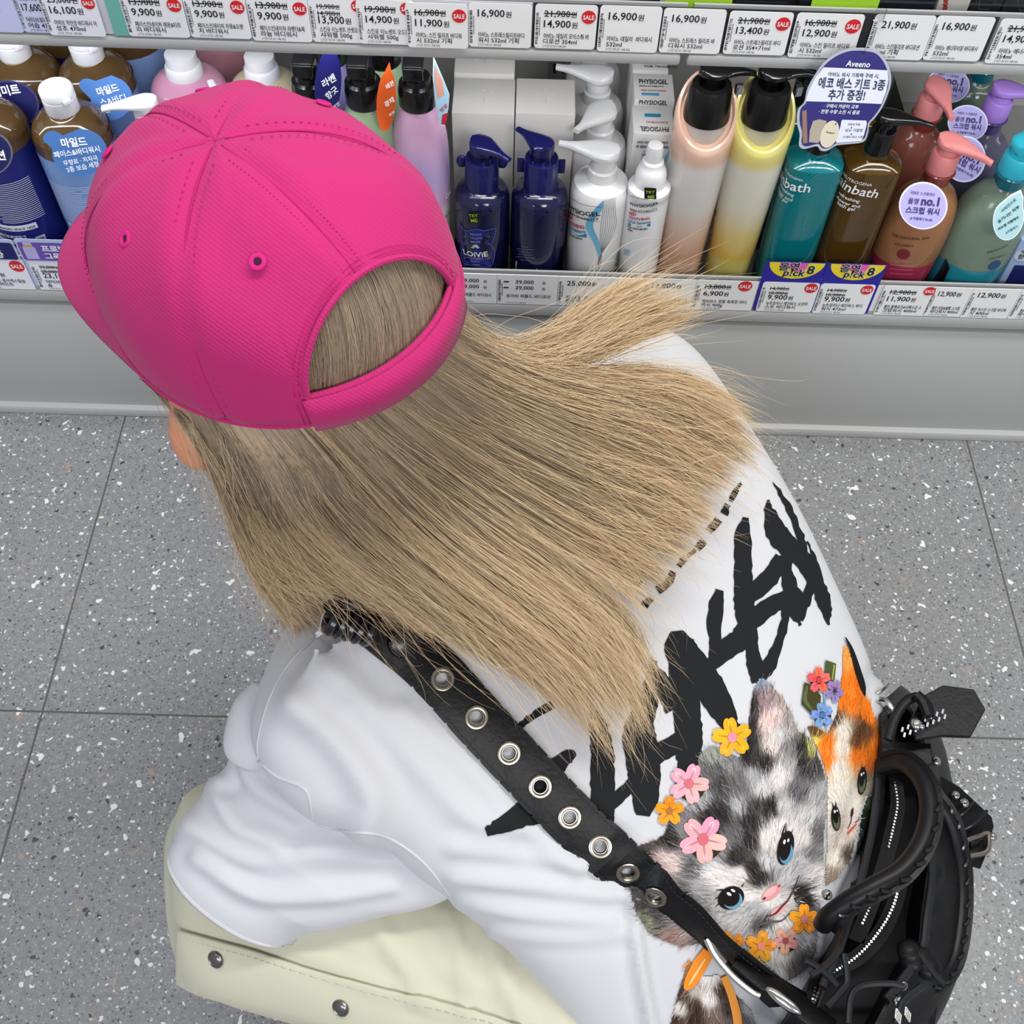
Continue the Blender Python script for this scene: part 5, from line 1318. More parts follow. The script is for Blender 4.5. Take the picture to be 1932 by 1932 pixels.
rg = sleeve([((560, 1330), .44, (880, 1660), .375, .022, .07), ((480, 1400), .43, (845, 1690), .365, .030, .07), ((425, 1450), .405, (760, 1705), .35, .044, .07), ((372, 1505), .38, (660, 1735), .33, .050, .065), ((342, 1560), .362, (590, 1752), .322, .046, .06), ((338, 1580), .355, (575, 1756), .318, .044, .058)], nr=70, na=110)
rg = fold_apply(rg, [([(440, 1400), (480, 1480), (560, 1530)], 36, .006), ([(400, 1480), (440, 1560), (520, 1590)], 34, .005), ([(360, 1560), (470, 1620), (620, 1610), (760, 1620)], 40, .004), ([(370, 1620), (480, 1690), (620, 1690), (740, 1670)], 30, .0035), ([(470, 1380), (430, 1430), (420, 1470)], 26, .005)], .0018, 3.)
mb = MB(); mb.loft(rg, True, False)
sl = mb.build('sleeve', COTTON, shirt, sharp=0); so = sl.modifiers.new('thickness', 'SOLIDIFY'); so.thickness = .0015
mb = MB()
hem = rg[-3]
for i in range(len(hem)): 
    a, b = hem[i], hem[(i+1) % len(hem)]; mb.tube([lerp(a, b, .1)+unit(CC-a)*.0006, lerp(a, b, .75)+unit(CC-b)*.0006], .0003, 4)
mb.build('hem_stitching', mat('#cfcfd4', .8), sl, sharp=0)
# bunched sleeve cloth in front of the shoulder
rg2 = sleeve([((478, 1285), .455, (560, 1320), .45, .014, .03), ((446, 1325), .445, (530, 1400), .44, .02, .03), ((430, 1390), .435, (500, 1440), .435, .018, .03), ((440, 1430), .43, (490, 1450), .43, .01, .02)], nr=30, na=40)
mb = MB(); mb.loft(fold_apply(rg2, [], .0012, 5.)); mb.build('sleeve_gather', COTTON, shirt, sharp=0)
# armhole seam
mb = MB()
for path in ([(612, 1190), (545, 1255), (505, 1325), (484, 1400), (484, 1440)], [(484, 1440), (520, 1470), (574, 1496), (592, 1556), (650, 1574), (722, 1584), (790, 1628), (848, 1698)]):
    pts = []
    for q in cr(path, 60):
        p, n = cast(q[0]+4, q[1]-6)
        if p is not None: pts.append(p+n*.0004)
    if len(pts) > 3: mb.tube(pts, .0013, 6, flat=.6)
mb.build('armhole_seam', COTTON, shirt, sharp=0)
# right sleeve, mostly behind the hair
R1, R2 = np.array([.070, .575, .445]), np.array([-.02, .655, .415])
mb = MB(); mb.tube(cr([R1+np.array([.03, -.04, -.01]), R1, lerp(R1, R2, .5), R2], 16), np.linspace(.055, .058, 16), 24); mb.build('sleeve', COTTON, shirt, sharp=0)

# ---- trousers
CREAM = mat('#cbc9b2', .85, spec=.15, sheen=.15, bump=('noise', 700, .12, .0004), name='cream_cotton')
rg = sleeve([((338, 1590), 0.270, (352, 1720), 0.240, .004, .006), ((326, 1560), 0.280, (346, 1760), 0.230, .010, .014), ((345, 1520), 0.290, (362, 1830), 0.220, .035, .05), ((385, 1480), 0.300, (440, 1880), 0.215, .068, .085), ((560, 1490), 0.310, (600, 1925), 0.210, .078, .09), ((760, 1560), 0.310, (800, 1985), 0.205, .080, .09), ((960, 1660), 0.300, (1010, 2060), 0.200, .080, .09), ((1180, 1780), 0.280, (1240, 2160), 0.190, .080, .09)], nr=80, na=120)
rg = fold_apply(rg, [([(680, 1680), (720, 1760), (800, 1880)], 34, .004), ([(900, 1720), (940, 1820), (990, 1932)], 30, .005), ([(840, 1720), (870, 1800), (880, 1900)], 26, .004), ([(420, 1700), (520, 1770), (700, 1850), (900, 1920)], 30, .002)], .0015, 7.)
TV = rg.reshape(-1, 3); TF = [(i*120+j, i*120+(j+1) % 120, (i+1)*120+(j+1) % 120, (i+1)*120+j) for i in range(79) for j in range(120)]
mb = MB(); mb.loft(rg)
# seat, other leg and shins
def limb(pts, rad, n=26, m=18): mb.tube(cr(pts, m), cr(np.array(rad)[:, None], m)[:, 0], n)
limb([(.10, .19, .18), (.18, .21, .18), (.22, .27, .19)], [.09, .11, .09])
limb([(.21, .29, .235), (.10, .39, .27), (-.045, .50, .31)], [.10, .088, .070])
limb([(-.150, .222, .285), (-.11, .21, .18), (-.085, .20, .06)], [.045, .05, .052])
limb([(-.045, .50, .30), (.0, .47, .18), (.035, .44, .06)], [.068, .06, .055])
trousers = mb.build('trousers', CREAM, person, sharp=0); tag(trousers, 'cream trousers with a snap button placket')
TBVH = BVHTree.FromPolygons([tuple(v) for v in TV], TF)
# placket flap with two snaps
up_ = [(342, 1752), (400, 1768), (480, 1790), (560, 1816), (700, 1856), (820, 1886), (920, 1912), (1010, 1940), (1100, 1975)]
lo_ = [(339, 1852), (372, 1868), (420, 1882), (520, 1908), (640, 1938), (780, 1980), (900, 2010), (1000, 2040), (1100, 2075)]
A, Bp = cr(up_, 50), cr(lo_, 50); G = []
for a, b in zip(A, Bp):
    row = []
    for u in np.linspace(0, 1, 9):
        q = a+(b-a)*u; p, n = cast(q[0], q[1], TBVH)
        row.append(None if p is None else p+n*.003)
    G.append(row)
for row in G:                                            # cloth past the thigh hangs on in line with it
    for j in range(9):
        if row[j] is None:
            k = j-1
            row[j] = row[k]+(row[k]-row[k-1]) if k >= 1 and row[k] is not None and row[k-1] is not None else (row[k]+np.array([0, -.012, -.012]) if k >= 0 and row[k] is not None else None)
G = [r for r in G if all(x is not None for x in r)]
G = np.array(G); m_, n_, _ = G.shape; V = G.reshape(-1, 3); FPL = [(i*n_+j, (i+1)*n_+j, (i+1)*n_+j+1, i*n_+j+1) for i in range(m_-1) for j in range(n_-1)]
pl = add('placket', V, FPL, CREAM, trousers); so = pl.modifiers.new('thickness', 'SOLIDIFY'); so.thickness = .0032; so.offset = 0; bv = pl.modifiers.new('edge', 'BEVEL'); bv.width = .0012; bv.segments = 2
mb = MB()
for j in (1,):
    for i in range(m_-1): mb.tube([G[i, j]+unit(CC-G[i, j])*.0022, lerp(G[i, j], G[i+1, j], .6)+unit(CC-G[i, j])*.0022], .0003, 4)
mb.build('placket_stitching', mat('#c9c6ae', .8), trousers, sharp=0)
PLB = BVHTree.FromPolygons([tuple(v) for v in V], FPL)
for p in ((410, 1808), (645, 1899)):
    q, n = cast(*p, PLB)
    if q is None: q, n = cast(*p, TBVH)
    n = unit(n+.45*unit(np.array([-.7, -.5, .5])))
    mb = MB(); a_ = unit(np.cross(n, (0, 0, 1))); b_ = np.cross(n, a_); ax = np.stack([a_, b_, n])
    mb.torus(q+n*.0022, n, .0062, .0011, 26, 8); mb.sphere(q+n*.0022, .0060, 16, (1, 1, .38), ax)
    mb.build('snap_button', mat('#8d8a86', .25, metal=1.), trousers)
# ---- print on the back of the shirt (traced over the cloth, lying on it)
def rgb(c): return np.array([x/12.92/255 if x/255 <= .04045 else ((x/255+.055)/1.055)**2.4 for x in c])
def brush(mb, pts, off, na=2, n=None, rag=0., seed=0, col=None):
    """painted stroke along (x, y, width) photo points, laid on the shirt"""
    P = np.asarray(pts, float)
    L = np.linalg.norm(np.diff(P[:, :2], axis=0), axis=1).sum()
    n = n or max(4, int(L/7))
    Q = cr(P, n); T = np.gradient(Q[:, :2], axis=0); T /= np.linalg.norm(T, axis=1)[:, None]+1e-9; Nq = np.stack([-T[:, 1], T[:, 0]], 1)
    r = np.random.default_rng(seed)
    ja, jb = (r.normal(0, rag, n), r.normal(0, rag, n)) if rag else (np.zeros(n), np.zeros(n))
    grid = []
    for i in range(n):
        row = []
        wa, wb = max(Q[i, 2], .5)*.5+ja[i], max(Q[i, 2], .5)*.5+jb[i]
        for j in range(na+1):
            s = lerp(-wa, wb, j/na); x, y = Q[i, :2]+Nq[i]*s
            p, nn_ = cast(x, y); row.append(None if p is None else p+nn_*off)
        grid.append(row)
    V, F, idx = [], [], {}
    for i in range(n):
        for j in range(na+1):
            if grid[i][j] is not None: idx[i, j] = len(V); V.append(grid[i][j])
    for i in range(n-1):
        for j in range(na):
            k = [(i, j), (i+1, j), (i+1, j+1), (i, j+1)]
            if all(q in idx for q in k):
                ds = [np.linalg.norm(V[idx[k[a]]]-V[idx[k[(a+1) % 4]]]) for a in range(4)]
                if max(ds) < .03: F.append(tuple(idx[q] for q in k))
    if F:
        if col is not None: mb.col = col
        mb.put(V, F)
def c5(L, s=3.219, ox=1150, oy=880): return [(x/s+ox, y/s+oy, wd*1.06/s) for x, y, wd in L]
def c4p(L): return [(x/2.76+560, y/2.76+1080, wd*1.12/2.76) for x, y, wd in L]
LET = [c5(q) for q in [
 [(824, 312, 30), (806, 440, 85), (810, 600, 95), (812, 760, 105), (820, 880, 100), (845, 1000, 90), (865, 1130, 70), (890, 1240, 90), (905, 1310, 70)],
 [(770, 880, 40), (815, 820, 90), (900, 745, 105), (985, 655, 100), (1050, 560, 100)],
 [(958, 205, 14), (972, 290, 62), (1010, 400, 110), (1075, 480, 110), (1150, 545, 95), (1215, 640, 85), (1260, 740, 70), (1300, 850, 52), (1325, 965, 12)],
 [(1060, 540, 90), (1072, 650, 62), (1085, 770, 60), (1110, 880, 60), (1155, 968, 14)],
 [(1090, 640, 34), (1120, 740, 46), (1160, 830, 76), (1160, 940, 22)], [(1160, 860, 70), (1195, 800, 60), (1225, 700, 60), (1215, 620, 60)],
 [(780, 1010, 60), (880, 925, 105), (985, 845, 100), (1080, 790, 84), (1120, 770, 70)],
 [(1075, 830, 56), (1055, 960, 52), (1015, 1090, 56), (960, 1220, 84), (900, 1300, 70)],
 [(1195, 560, 12), (1170, 470, 42), (1120, 330, 34), (1050, 190, 30), (990, 95, 8)], [(1200, 455, 6), (1250, 590, 22), (1300, 740, 24), (1330, 860, 24), (1322, 960, 10)],
 [(668, 752, 50), (645, 840, 86), (634, 960, 84), (640, 1080, 72), (640, 1180, 70)],
 [(612, 1215, 50), (690, 1125, 90), (780, 1060, 100), (850, 990, 110)],
 [(405, 1000, 56), (420, 1090, 140), (480, 1190, 150), (560, 1290, 150), (630, 1390, 130), (690, 1490, 110), (745, 1570, 70), (790, 1580, 20)],
 [(400, 1060, 80), (425, 1250, 110), (455, 1400, 130), (475, 1560, 130), (480, 1700, 120), (470, 1790, 110), (440, 1860, 60)],
 [(245, 1160, 16), (285, 1270, 76), (345, 1370, 90), (400, 1470, 110)],
 [(190, 1470, 60), (178, 1600, 150), (190, 1750, 160), (210, 1880, 150), (215, 2000, 130), (200, 2120, 70)],
 [(270, 1180, 30), (240, 1380, 120), (190, 1540, 140)], [(210, 1780, 140), (330, 1720, 110), (450, 1660, 120)]]]
LET += [c4p(q) for q in [
 [(1560, 780, 80), (1585, 900, 100), (1590, 1050, 112), (1590, 1200, 112), (1600, 1300, 96), (1640, 1370, 26)],
 [(1560, 1250, 90), (1650, 1190, 66), (1745, 1105, 64), (1830, 1020, 100)], [(1540, 720, 40), (1580, 820, 90)],
 [(985, 1348, 36), (1060, 1318, 72), (1170, 1262, 112), (1260, 1235, 140), (1330, 1240, 110)], [(1190, 1190, 70), (1300, 1060, 90), (1370, 990, 76), (1425, 955, 52), (1446, 965, 30)],
 [(1142, 815, 14), (1190, 775, 34), (1260, 730, 34), (1332, 690, 40)]]]
LET += [c5(q) for q in [[(775, 115, 44), (790, 128, 44)], [(770, 140, 30), (735, 215, 34)], [(720, 235, 42), (690, 290, 44)], [(660, 325, 44), (600, 395, 46)], [(575, 455, 44), (530, 500, 46)], [(520, 510, 24), (470, 550, 24)], [(455, 560, 34), (420, 610, 30)], [(385, 640, 36), (355, 710, 44), (290, 755, 46)], [(250, 795, 40), (210, 850, 40)], [(155, 700, 44), (185, 725, 46)]]]
for k_, f_ in ((0, 1.1), (2, 1.12), (9, 1.12), (11, 1.28), (12, 1.28), (13, 1.2), (14, 1.22), (15, 1.2)): LET[k_] = [(x, y, wv*f_) for x, y, wv in LET[k_]]
mb = MB()
for k, q in enumerate(LET): brush(mb, q, .0008, 6 if max(p[2] for p in q) > 12 else 2, rag=1.1, seed=k)
mb.build('lettering_print', mat('#1d1e20', .75, spec=.2, name='black_print'), shirt, sharp=0)

K = lambda x, y: (x/2.639+1150, y/2.639+1200)
def inside(P, x, y):
    P = np.asarray(P, float); x0, y0 = P[:, 0], P[:, 1]; x1, y1 = np.roll(x0, -1), np.roll(y0, -1)
    X, Y = np.asarray(x)[..., None], np.asarray(y)[..., None]
    c = ((y0 > Y) != (y1 > Y)) & (X < (x1-x0)*(Y-y0)/(y1-y0+1e-12)+x0)
    return c.sum(-1) % 2 == 1
def painted(name, poly, anchors, center, n_fur, step=7., off=.0012, ear=None, seed=1, flen=(26, 80), contrast=26):
    """fur painted on cloth: ground colour cells, then fine tapered hairs"""
    r = np.random.default_rng(seed); poly = np.asarray(poly, float); A = np.array([(a[0], a[1]) for a in anchors], float); Cc = np.array([a[2] for a in anchors], float)
    def colour(x, y):
        d = ((A[:, 0]-x)**2+(A[:, 1]-y)**2)+120.; wv = d**-2.2; return (Cc*wv[:, None]).sum(0)/wv.sum()
    mb = MB(); x0, y0 = poly.min(0); x1, y1 = poly.max(0)
    xs_, ys_ = np.arange(x0, x1+step, step), np.arange(y0, y1+step, step)
    idx = {}; V = []; Cv = []
    GX, GY = np.meshgrid(xs_, ys_, indexing='ij'); ins = inside(poly, GX, GY)
    for i in range(len(xs_)):
        for j in range(len(ys_)):
            if not ins[i, j]: continue
            p, nn_ = cast(*K(xs_[i], ys_[j]))
            if p is None: continue
            idx[i, j] = len(V); V.append(p+nn_*off); Cv.append(rgb(np.clip(colour(xs_[i], ys_[j])+r.normal(0, 6), 0, 255)))
    F = [(idx[i, j], idx[i+1, j], idx[i+1, j+1], idx[i, j+1]) for (i, j) in idx if (i+1, j) in idx and (i, j+1) in idx and (i+1, j+1) in idx]
    mb.put(V, F); mb.C[-1] = np.array(Cv)
    m = 0; tries = 0
    while m < n_fur and tries < n_fur*6:
        tries += 1
        x, y = r.uniform(x0, x1), r.uniform(y0, y1)
        if not inside(poly, x, y): continue
        if ear is not None and y < ear: ang = -math.pi/2+r.normal(.1, .2)
        else: ang = math.atan2(y-center[1], x-center[0])+r.normal(0, .22)
        ln = r.uniform(*flen); bend = r.normal(0, .15); wd = r.uniform(2.0, 5.5)
        cc = np.clip(colour(x, y)+r.normal(0, contrast)*np.ones(3)+r.normal(0, 4, 3), 8, 250)
        pts = []
        for u in (0, .35, .7, 1.): a = ang+bend*u; pts.append((*K(x+math.cos(a)*ln*u, y+math.sin(a)*ln*u), (wd*(1-.85*u)*(.5 if u == 0 else 1))/2.639))
        if not inside(poly, x+math.cos(ang)*ln*.5, y+math.sin(ang)*ln*.5): continue
        brush(mb, pts, off+.0003+.0000001*m, 1, 4, col=rgb(cc)); m += 1
    return mb.build(name, PRINT, shirt, sharp=0, cols=True)
def blob(mb, cx, cy, rx, ry, a, col, off, n=20):
    t = np.linspace(0, 2*math.pi, n, endpoint=False); ca, sa = math.cos(math.radians(a)), math.sin(math.radians(a)); V = []
    for k in [None]+list(t):
        u, v = (0, 0) if k is None else (rx*math.cos(k), ry*math.sin(k))
        p, nn_ = cast(*K(cx+u*ca-v*sa, cy+u*sa+v*ca))
        if p is None: return
        V.append(p+nn_*off)
    mb.col = rgb(col); mb.put(V, [(0, i+1, (i+1) % n+1) for i in range(n)])
def pline(mb, L, col, off, na=1): brush(mb, [(*K(x, y), wd/2.639) for x, y, wd in L], off, na, col=rgb(col))
D1, D2, M1, M2, L1, L2, W1 = (48, 43, 43), (74, 70, 69), (104, 101, 101), (134, 131, 131), (170, 168, 168), (200, 197, 196), (228, 221, 217)
greyA = [(745, 215, (140, 150, 165)), (710, 350, D1), (700, 440, D1), (770, 330, (152, 128, 132)), (770, 440, (226, 197, 187)), (820, 400, (222, 196, 190)), (845, 310, (160, 145, 140)), (890, 420, (150, 140, 138)), (800, 540, (222, 208, 198)), (850, 500, L2), (690, 520, D1), (685, 600, D1), (955, 560, D1), (950, 640, D1), (895, 560, M2), (900, 640, L1),
 (1000, 560, (176, 170, 96)), (1000, 650, D2), (1050, 800, L1), (760, 640, D1), (715, 700, L1), (610, 640, M2), (520, 590, (150, 152, 144)), (490, 690, M1), (550, 740, D2), (640, 740, M1), (640, 850, L1), (560, 880, D1), (450, 820, L1), (500, 900, D1), (720, 860, D2), (700, 930, D1), (760, 760, L2), (845, 700, W1), (860, 850, L2), (800, 860, D1), (930, 780, M1), (985, 900, L2), (960, 1000, W1), (1030, 980, M1),
 (850, 950, W1), (785, 1010, W1), (690, 1020, D1), (640, 1000, M1), (620, 1100, D1), (715, 1150, D1), (740, 1200, D1), (770, 1130, L2), (560, 1060, M2), (480, 1130, (192, 197, 202)), (420, 1150, M1), (300, 1140, (228, 207, 202)), (220, 1130, (216, 187, 182)), (180, 1080, D2), (300, 1000, D1), (370, 960, M2), (150, 1200, M1), (130, 1300, D2), (220, 1250, M1), (300, 1250, L1), (350, 1310, D2), (450, 1250, L1), (510, 1180, W1), (560, 1200, W1), (640, 1190, W1), (690, 1290, W1), (250, 1380, D2), (180, 1420, (130, 131, 112)), (350, 1400, M2), (430, 1440, L1), (330, 1500, (152, 122, 112)), (480, 1470, D2),
 (560, 1420, L2), (650, 1400, L2), (780, 1300, W1), (720, 1350, L1), (760, 1430, D2), (850, 1440, W1), (890, 1300, W1), (900, 1210, L2), (960, 1130, L2), (1000, 1090, M2), (930, 1270, D1), (1010, 1180, W1), (1030, 1280, W1), (975, 1310, D1), (850, 1600, W1), (950, 1520, L2), (1000, 1570, M1), (920, 1650, M1), (830, 1650, L2), (1030, 1400, M1), (780, 1480, L2)]
greyP = [(740, 205), (780, 215), (850, 290), (900, 370), (940, 470), (990, 500), (1050, 620), (1078, 720), (1078, 900), (1062, 1000), (1068, 1080), (1062, 1190), (1058, 1300), (1040, 1420), (1030, 1560), (1000, 1640), (930, 1690), (870, 1720), (780, 1640), (640, 1600), (560, 1520), (490, 1520), (350, 1550), (250, 1510), (180, 1470), (130, 1380), (100, 1260), (95, 1150), (110, 1060), (140, 1040), (230, 1010), (270, 980), (290, 920), (350, 870), (430, 800), (440, 700), (430, 600), (500, 540), (560, 560), (640, 600), (678, 520), (690, 400), (710, 270)]
kit = painted('grey_kitten_print', greyP, greyA, (800, 1290), 3300, ear=560, seed=4)
OR, DO, CRM_ = (242, 124, 30), (205, 92, 20), (230, 222, 208)
calA = [(1165, 120, (246, 160, 70)), (1200, 250, OR), (1160, 330, OR), (1230, 330, OR), (1300, 400, OR), (1330, 560, OR), (1330, 660, DO), (1240, 600, OR), (1250, 480, (92, 62, 40)), (1230, 530, (110, 70, 40)), (1095, 420, (66, 48, 36)), (1020, 480, (96, 66, 40)), (1070, 540, OR), (1080, 630, OR), (1160, 480, CRM_), (1150, 560, CRM_), (1130, 660, CRM_), (1140, 760, CRM_), (1100, 820, CRM_), (1180, 820, CRM_), (1090, 980, CRM_), (1150, 1000, (206, 194, 180)), (1120, 1100, CRM_), (1090, 1190, (150, 130, 112)), (1300, 740, (150, 140, 120)), (1330, 760, (90, 90, 70)), (1210, 950, (216, 200, 190)), (1190, 1080, (90, 80, 70)), (1015, 520, (226, 200, 90))]
calP = [(1160, 30), (1182, 60), (1215, 140), (1262, 280), (1300, 340), (1340, 480), (1356, 700), (1350, 770), (1275, 800), (1250, 870), (1240, 950), (1200, 1110), (1130, 1210), (1072, 1250), (1068, 1150), (1078, 1000), (1080, 720), (1046, 600), (1005, 520), (975, 450), (1020, 450), (1080, 480), (1128, 380), (1150, 200)]
cal = painted('calico_kitten_print', calP, calA, (1180, 900), 900, ear=700, seed=9, flen=(24, 70), contrast=16)
lowP = [(390, 1600), (330, 1800), (296, 1950), (300, 2100), (760, 2100), (735, 1950), (700, 1850), (620, 1770), (540, 1680), (470, 1690)]
BR = (70, 52, 42)
lowA = [(390, 1640, (150, 110, 80)), (360, 1780, BR), (420, 1760, (180, 172, 160)), (350, 1850, (206, 200, 192)), (420, 1840, BR), (330, 1920, BR), (430, 1900, (60, 45, 40)), (500, 1700, W1), (490, 1800, W1), (520, 1900, (120, 100, 90)), (560, 1760, BR), (600, 1850, (60, 50, 46)), (660, 1900, M1), (690, 1860, L1), (420, 2050, BR), (600, 2050, M1)]
painted('striped_kitten_print', lowP, lowA, (520, 1500), 500, seed=12, off=.0011)
grnP = [(1275, 800), (1350, 770), (1356, 900), (1330, 1000), (1250, 1060), (1215, 1110), (1240, 950), (1252, 870)]
painted('foliage_print', grnP, [(1300, 820, (46, 62, 34)), (1290, 900, (30, 44, 28)), (1330, 860, (52, 66, 46)), (1250, 1000, (56, 66, 70)), (1300, 960, (28, 36, 30))], (1240, 900), 120, seed=15)
# faces
mb = MB(); O1 = .0021
blob(mb, 868, 1052, 40, 86, 12, (30, 24, 24), O1); blob(mb, 872, 1080, 32, 52, 12, (96, 150, 176), O1+.0001); blob(mb, 866, 1060, 26, 56, 12, (26, 20, 20), O1+.0002); blob(mb, 861, 1022, 6, 12, 10, (240, 240, 240), O1+.0003); blob(mb, 880, 1014, 5, 9, 10, (240, 240, 240), O1+.0003)
blob(mb, 597, 1300, 68, 56, -25, (30, 24, 24), O1); blob(mb, 606, 1312, 48, 42, -25, (104, 154, 178), O1+.0001); blob(mb, 594, 1298, 46, 44, -25, (26, 20, 20), O1+.0002); blob(mb, 586, 1280, 13, 7, 30, (240, 240, 240), O1+.0003); blob(mb, 606, 1263, 12, 6, 30, (240, 240, 240), O1+.0003)
for a, b, wd in (((850, 990), (868, 930), 9), ((868, 985), (872, 925), 8), ((890, 1000), (905, 960), 7), ((560, 1260), (520, 1262), 9), ((548, 1290), (515, 1305), 9), ((545, 1320), (520, 1345), 8), ((650, 1245), (665, 1225), 7)): pline(mb, [(*a, wd), ((a[0]+b[0])/2, (a[1]+b[1])/2, wd*.7), (*b, 1)], (34, 27, 26), O1)
blob(mb, 798, 1275, 58, 27, -38, (222, 150, 152), O1); blob(mb, 790, 1270, 40, 16, -38, (236, 176, 174), O1+.0001); blob(mb, 762, 1302, 10, 6, -38, (120, 60, 60), O1+.0002); blob(mb, 835, 1240, 8, 6, -38, (150, 84, 84), O1+.0002)
blob(mb, 832, 1362, 46, 17, -36, (232, 160, 160), O1); pline(mb, [(770, 1392, 4), (815, 1378, 10), (850, 1340, 10), (880, 1310, 8), (915, 1240, 6), (935, 1185, 3)], (88, 56, 56), O1+.0002); pline(mb, [(700, 1450, 2), (780, 1420, 12), (850, 1412, 8), (900, 1360, 3)], (96, 88, 88), O1)
for k in range(9): pline(mb, [(910+k*7, 1300-k*4, 10), (930+k*8, 1330-k*10, 2)], (60, 46, 42), O1)
mb.build('kitten_face_print', PRINT, kit, sharp=0, cols=True)
mb = MB()
blob(mb, 1250, 722, 25, 70, 4, (36, 30, 26), O1); blob(mb, 1250, 740, 17, 42, 4, (88, 96, 72), O1+.0001); blob(mb, 1248, 712, 14, 40, 4, (24, 20, 18), O1+.0002); blob(mb, 1244, 690, 5, 9, 0, (240, 240, 240), O1+.0003); blob(mb, 1256, 684, 3, 6, 0, (240, 240, 240), O1+.0003)
blob(mb, 1117, 905, 23, 62, -4, (36, 30, 26), O1); blob(mb, 1119, 920, 16, 40, -4, (96, 104, 80), O1+.0001); blob(mb, 1115, 895, 13, 36, -4, (24, 20, 18), O1+.0002); blob(mb, 1110, 872, 5, 8, 0, (240, 240, 240), O1+.0003); blob(mb, 1122, 868, 3, 6, 0, (240, 240, 240), O1+.0003)
blob(mb, 1199, 880, 7, 26, 6, (50, 36, 32), O1); pline(mb, [(1200, 905, 4), (1190, 935, 5), (1180, 960, 4)], (80, 50, 46), O1); pline(mb, [(1178, 985, 12), (1200, 962, 12), (1225, 935, 4)], (190, 90, 70), O1); pline(mb, [(1215, 930, 4), (1232, 920, 5), (1238, 900, 2)], (70, 46, 42), O1)
for a, b in (((1105, 850), (1098, 825)), ((1118, 845), (1116, 820)), ((1245, 660), (1250, 630)), ((1260, 665), (1270, 640))): pline(mb, [(*a, 7), (*b, 1)], (40, 32, 28), O1)
mb.build('kitten_face_print', PRINT, cal, sharp=0, cols=True)
mb = MB(); pline(mb, [(1165, 10, 6), (1195, 70, 18), (1225, 170, 30), (1250, 250, 28), (1262, 300, 5)], (24, 24, 26), O1)
mb.build('black_ear_print', PRINT, cal, sharp=0, cols=True)
# flowers and leaves
def flower(cx, cy, R, col, ctr, rot, n=5, sq=1.):
    mb = MB(); rr = np.random.default_rng(int(cx))
    blob(mb, cx+R*.10, cy+R*.15, R*.72, R*.72, 0, (52, 42, 36), O1+.00005) if R > 50 and col[2] > 60 else None
    for k in range(n):
        a = math.radians(rot+360/n*k); c_ = np.clip(np.array(col)+rr.normal(0, 9, 3), 0, 255); d = math.degrees(a)
        for s in (-1, 1):
            b = a+s*.20; blob(mb, cx+math.cos(b)*R*.62, cy+math.sin(b)*R*.62*sq, R*.40, R*.22, d, c_, O1+.0002)
        pline(mb, [(cx+math.cos(a)*R*.2, cy+math.sin(a)*R*.2, R*.10), (cx+math.cos(a)*R*.75, cy+math.sin(a)*R*.75*sq, R*.03)], np.array(col)*.80, O1+.0004)
        blob(mb, cx+math.cos(a)*R*.72, cy+math.sin(a)*R*.72*sq, R*.14, R*.12, d, np.clip(np.array(col)*1.07+8, 0, 255), O1+.00035)
    blob(mb, cx, cy, R*.23, R*.26, 0, ctr, O1+.0005)
    mb.build('flower_print', PRINT, shirt, sharp=0, cols=True)
for f in ((603, 505, 98, (240, 168, 40), (226, 140, 160), -100), (388, 735, 100, (232, 168, 174), (206, 110, 120), -70), (292, 870, 72, (238, 146, 36), (170, 110, 60), -90), (458, 1010, 118, (234, 166, 172), (206, 106, 116), -60), (590, 1545, 84, (238, 140, 40), (180, 100, 60), -40), (745, 1540, 80, (236, 156, 48), (226, 140, 120), -80), (866, 1512, 66, (228, 160, 156), (176, 80, 80), -50), (958, 1405, 76, (240, 158, 44), (226, 140, 140), -90)): flower(*f)
flower(1032, 222, 58, (226, 92, 90), (200, 60, 60), -90, 5, 1.2); flower(1110, 275, 46, (140, 116, 170), (70, 50, 90), -60, 5, 1.4); flower(1048, 395, 56, (110, 152, 196), (80, 110, 160), -30, 5, 1.2)
mb = MB()
def pfill(mb, P, col, off):
    V = []
    for p in P:
        q, nn_ = cast(*K(*p))
        if q is None: return
        V.append(q+nn_*off)
    mb.col = rgb(col); mb.put(V, [tuple(range(len(V)))])
pfill(mb, [(962, 232), (1010, 248), (1045, 300), (1040, 350), (1010, 392), (985, 380), (948, 340)], (66, 62, 34), O1-.0002); pline(mb, [(975, 250, 10), (965, 320, 20), (1000, 370, 8)], (90, 100, 60), O1-.0001)
pfill(mb, [(1068, 122), (1120, 140), (1112, 220), (1075, 260), (1058, 240)], (74, 82, 48), O1-.0002); pline(mb, [(1110, 145, 8), (1100, 220, 6)], (150, 160, 80), O1-.0001)
pline(mb, [(1062, 280, 8), (1066, 360, 9), (1072, 470, 5)], (110, 150, 190), O1-.0001)
mb.build('leaf_print', PRINT, shirt, sharp=0, cols=True)
mb = MB()
pline(mb, [(488, 1565, 60), (440, 1640, 74), (395, 1720, 60), (372, 1752, 20)], (238, 140, 44), O1, 3); pline(mb, [(470, 1600, 6), (420, 1680, 10), (390, 1730, 6)], (244, 206, 150), O1+.0002)
pline(mb, [(562, 1690, 34), (600, 1780, 38), (626, 1880, 42), (634, 1960, 40)], (240, 158, 70), O1, 3); pline(mb, [(360, 1650, 8), (400, 1605, 6)], (236, 140, 60), O1)
mb.build('ribbon_print', PRINT, shirt, sharp=0, cols=True)

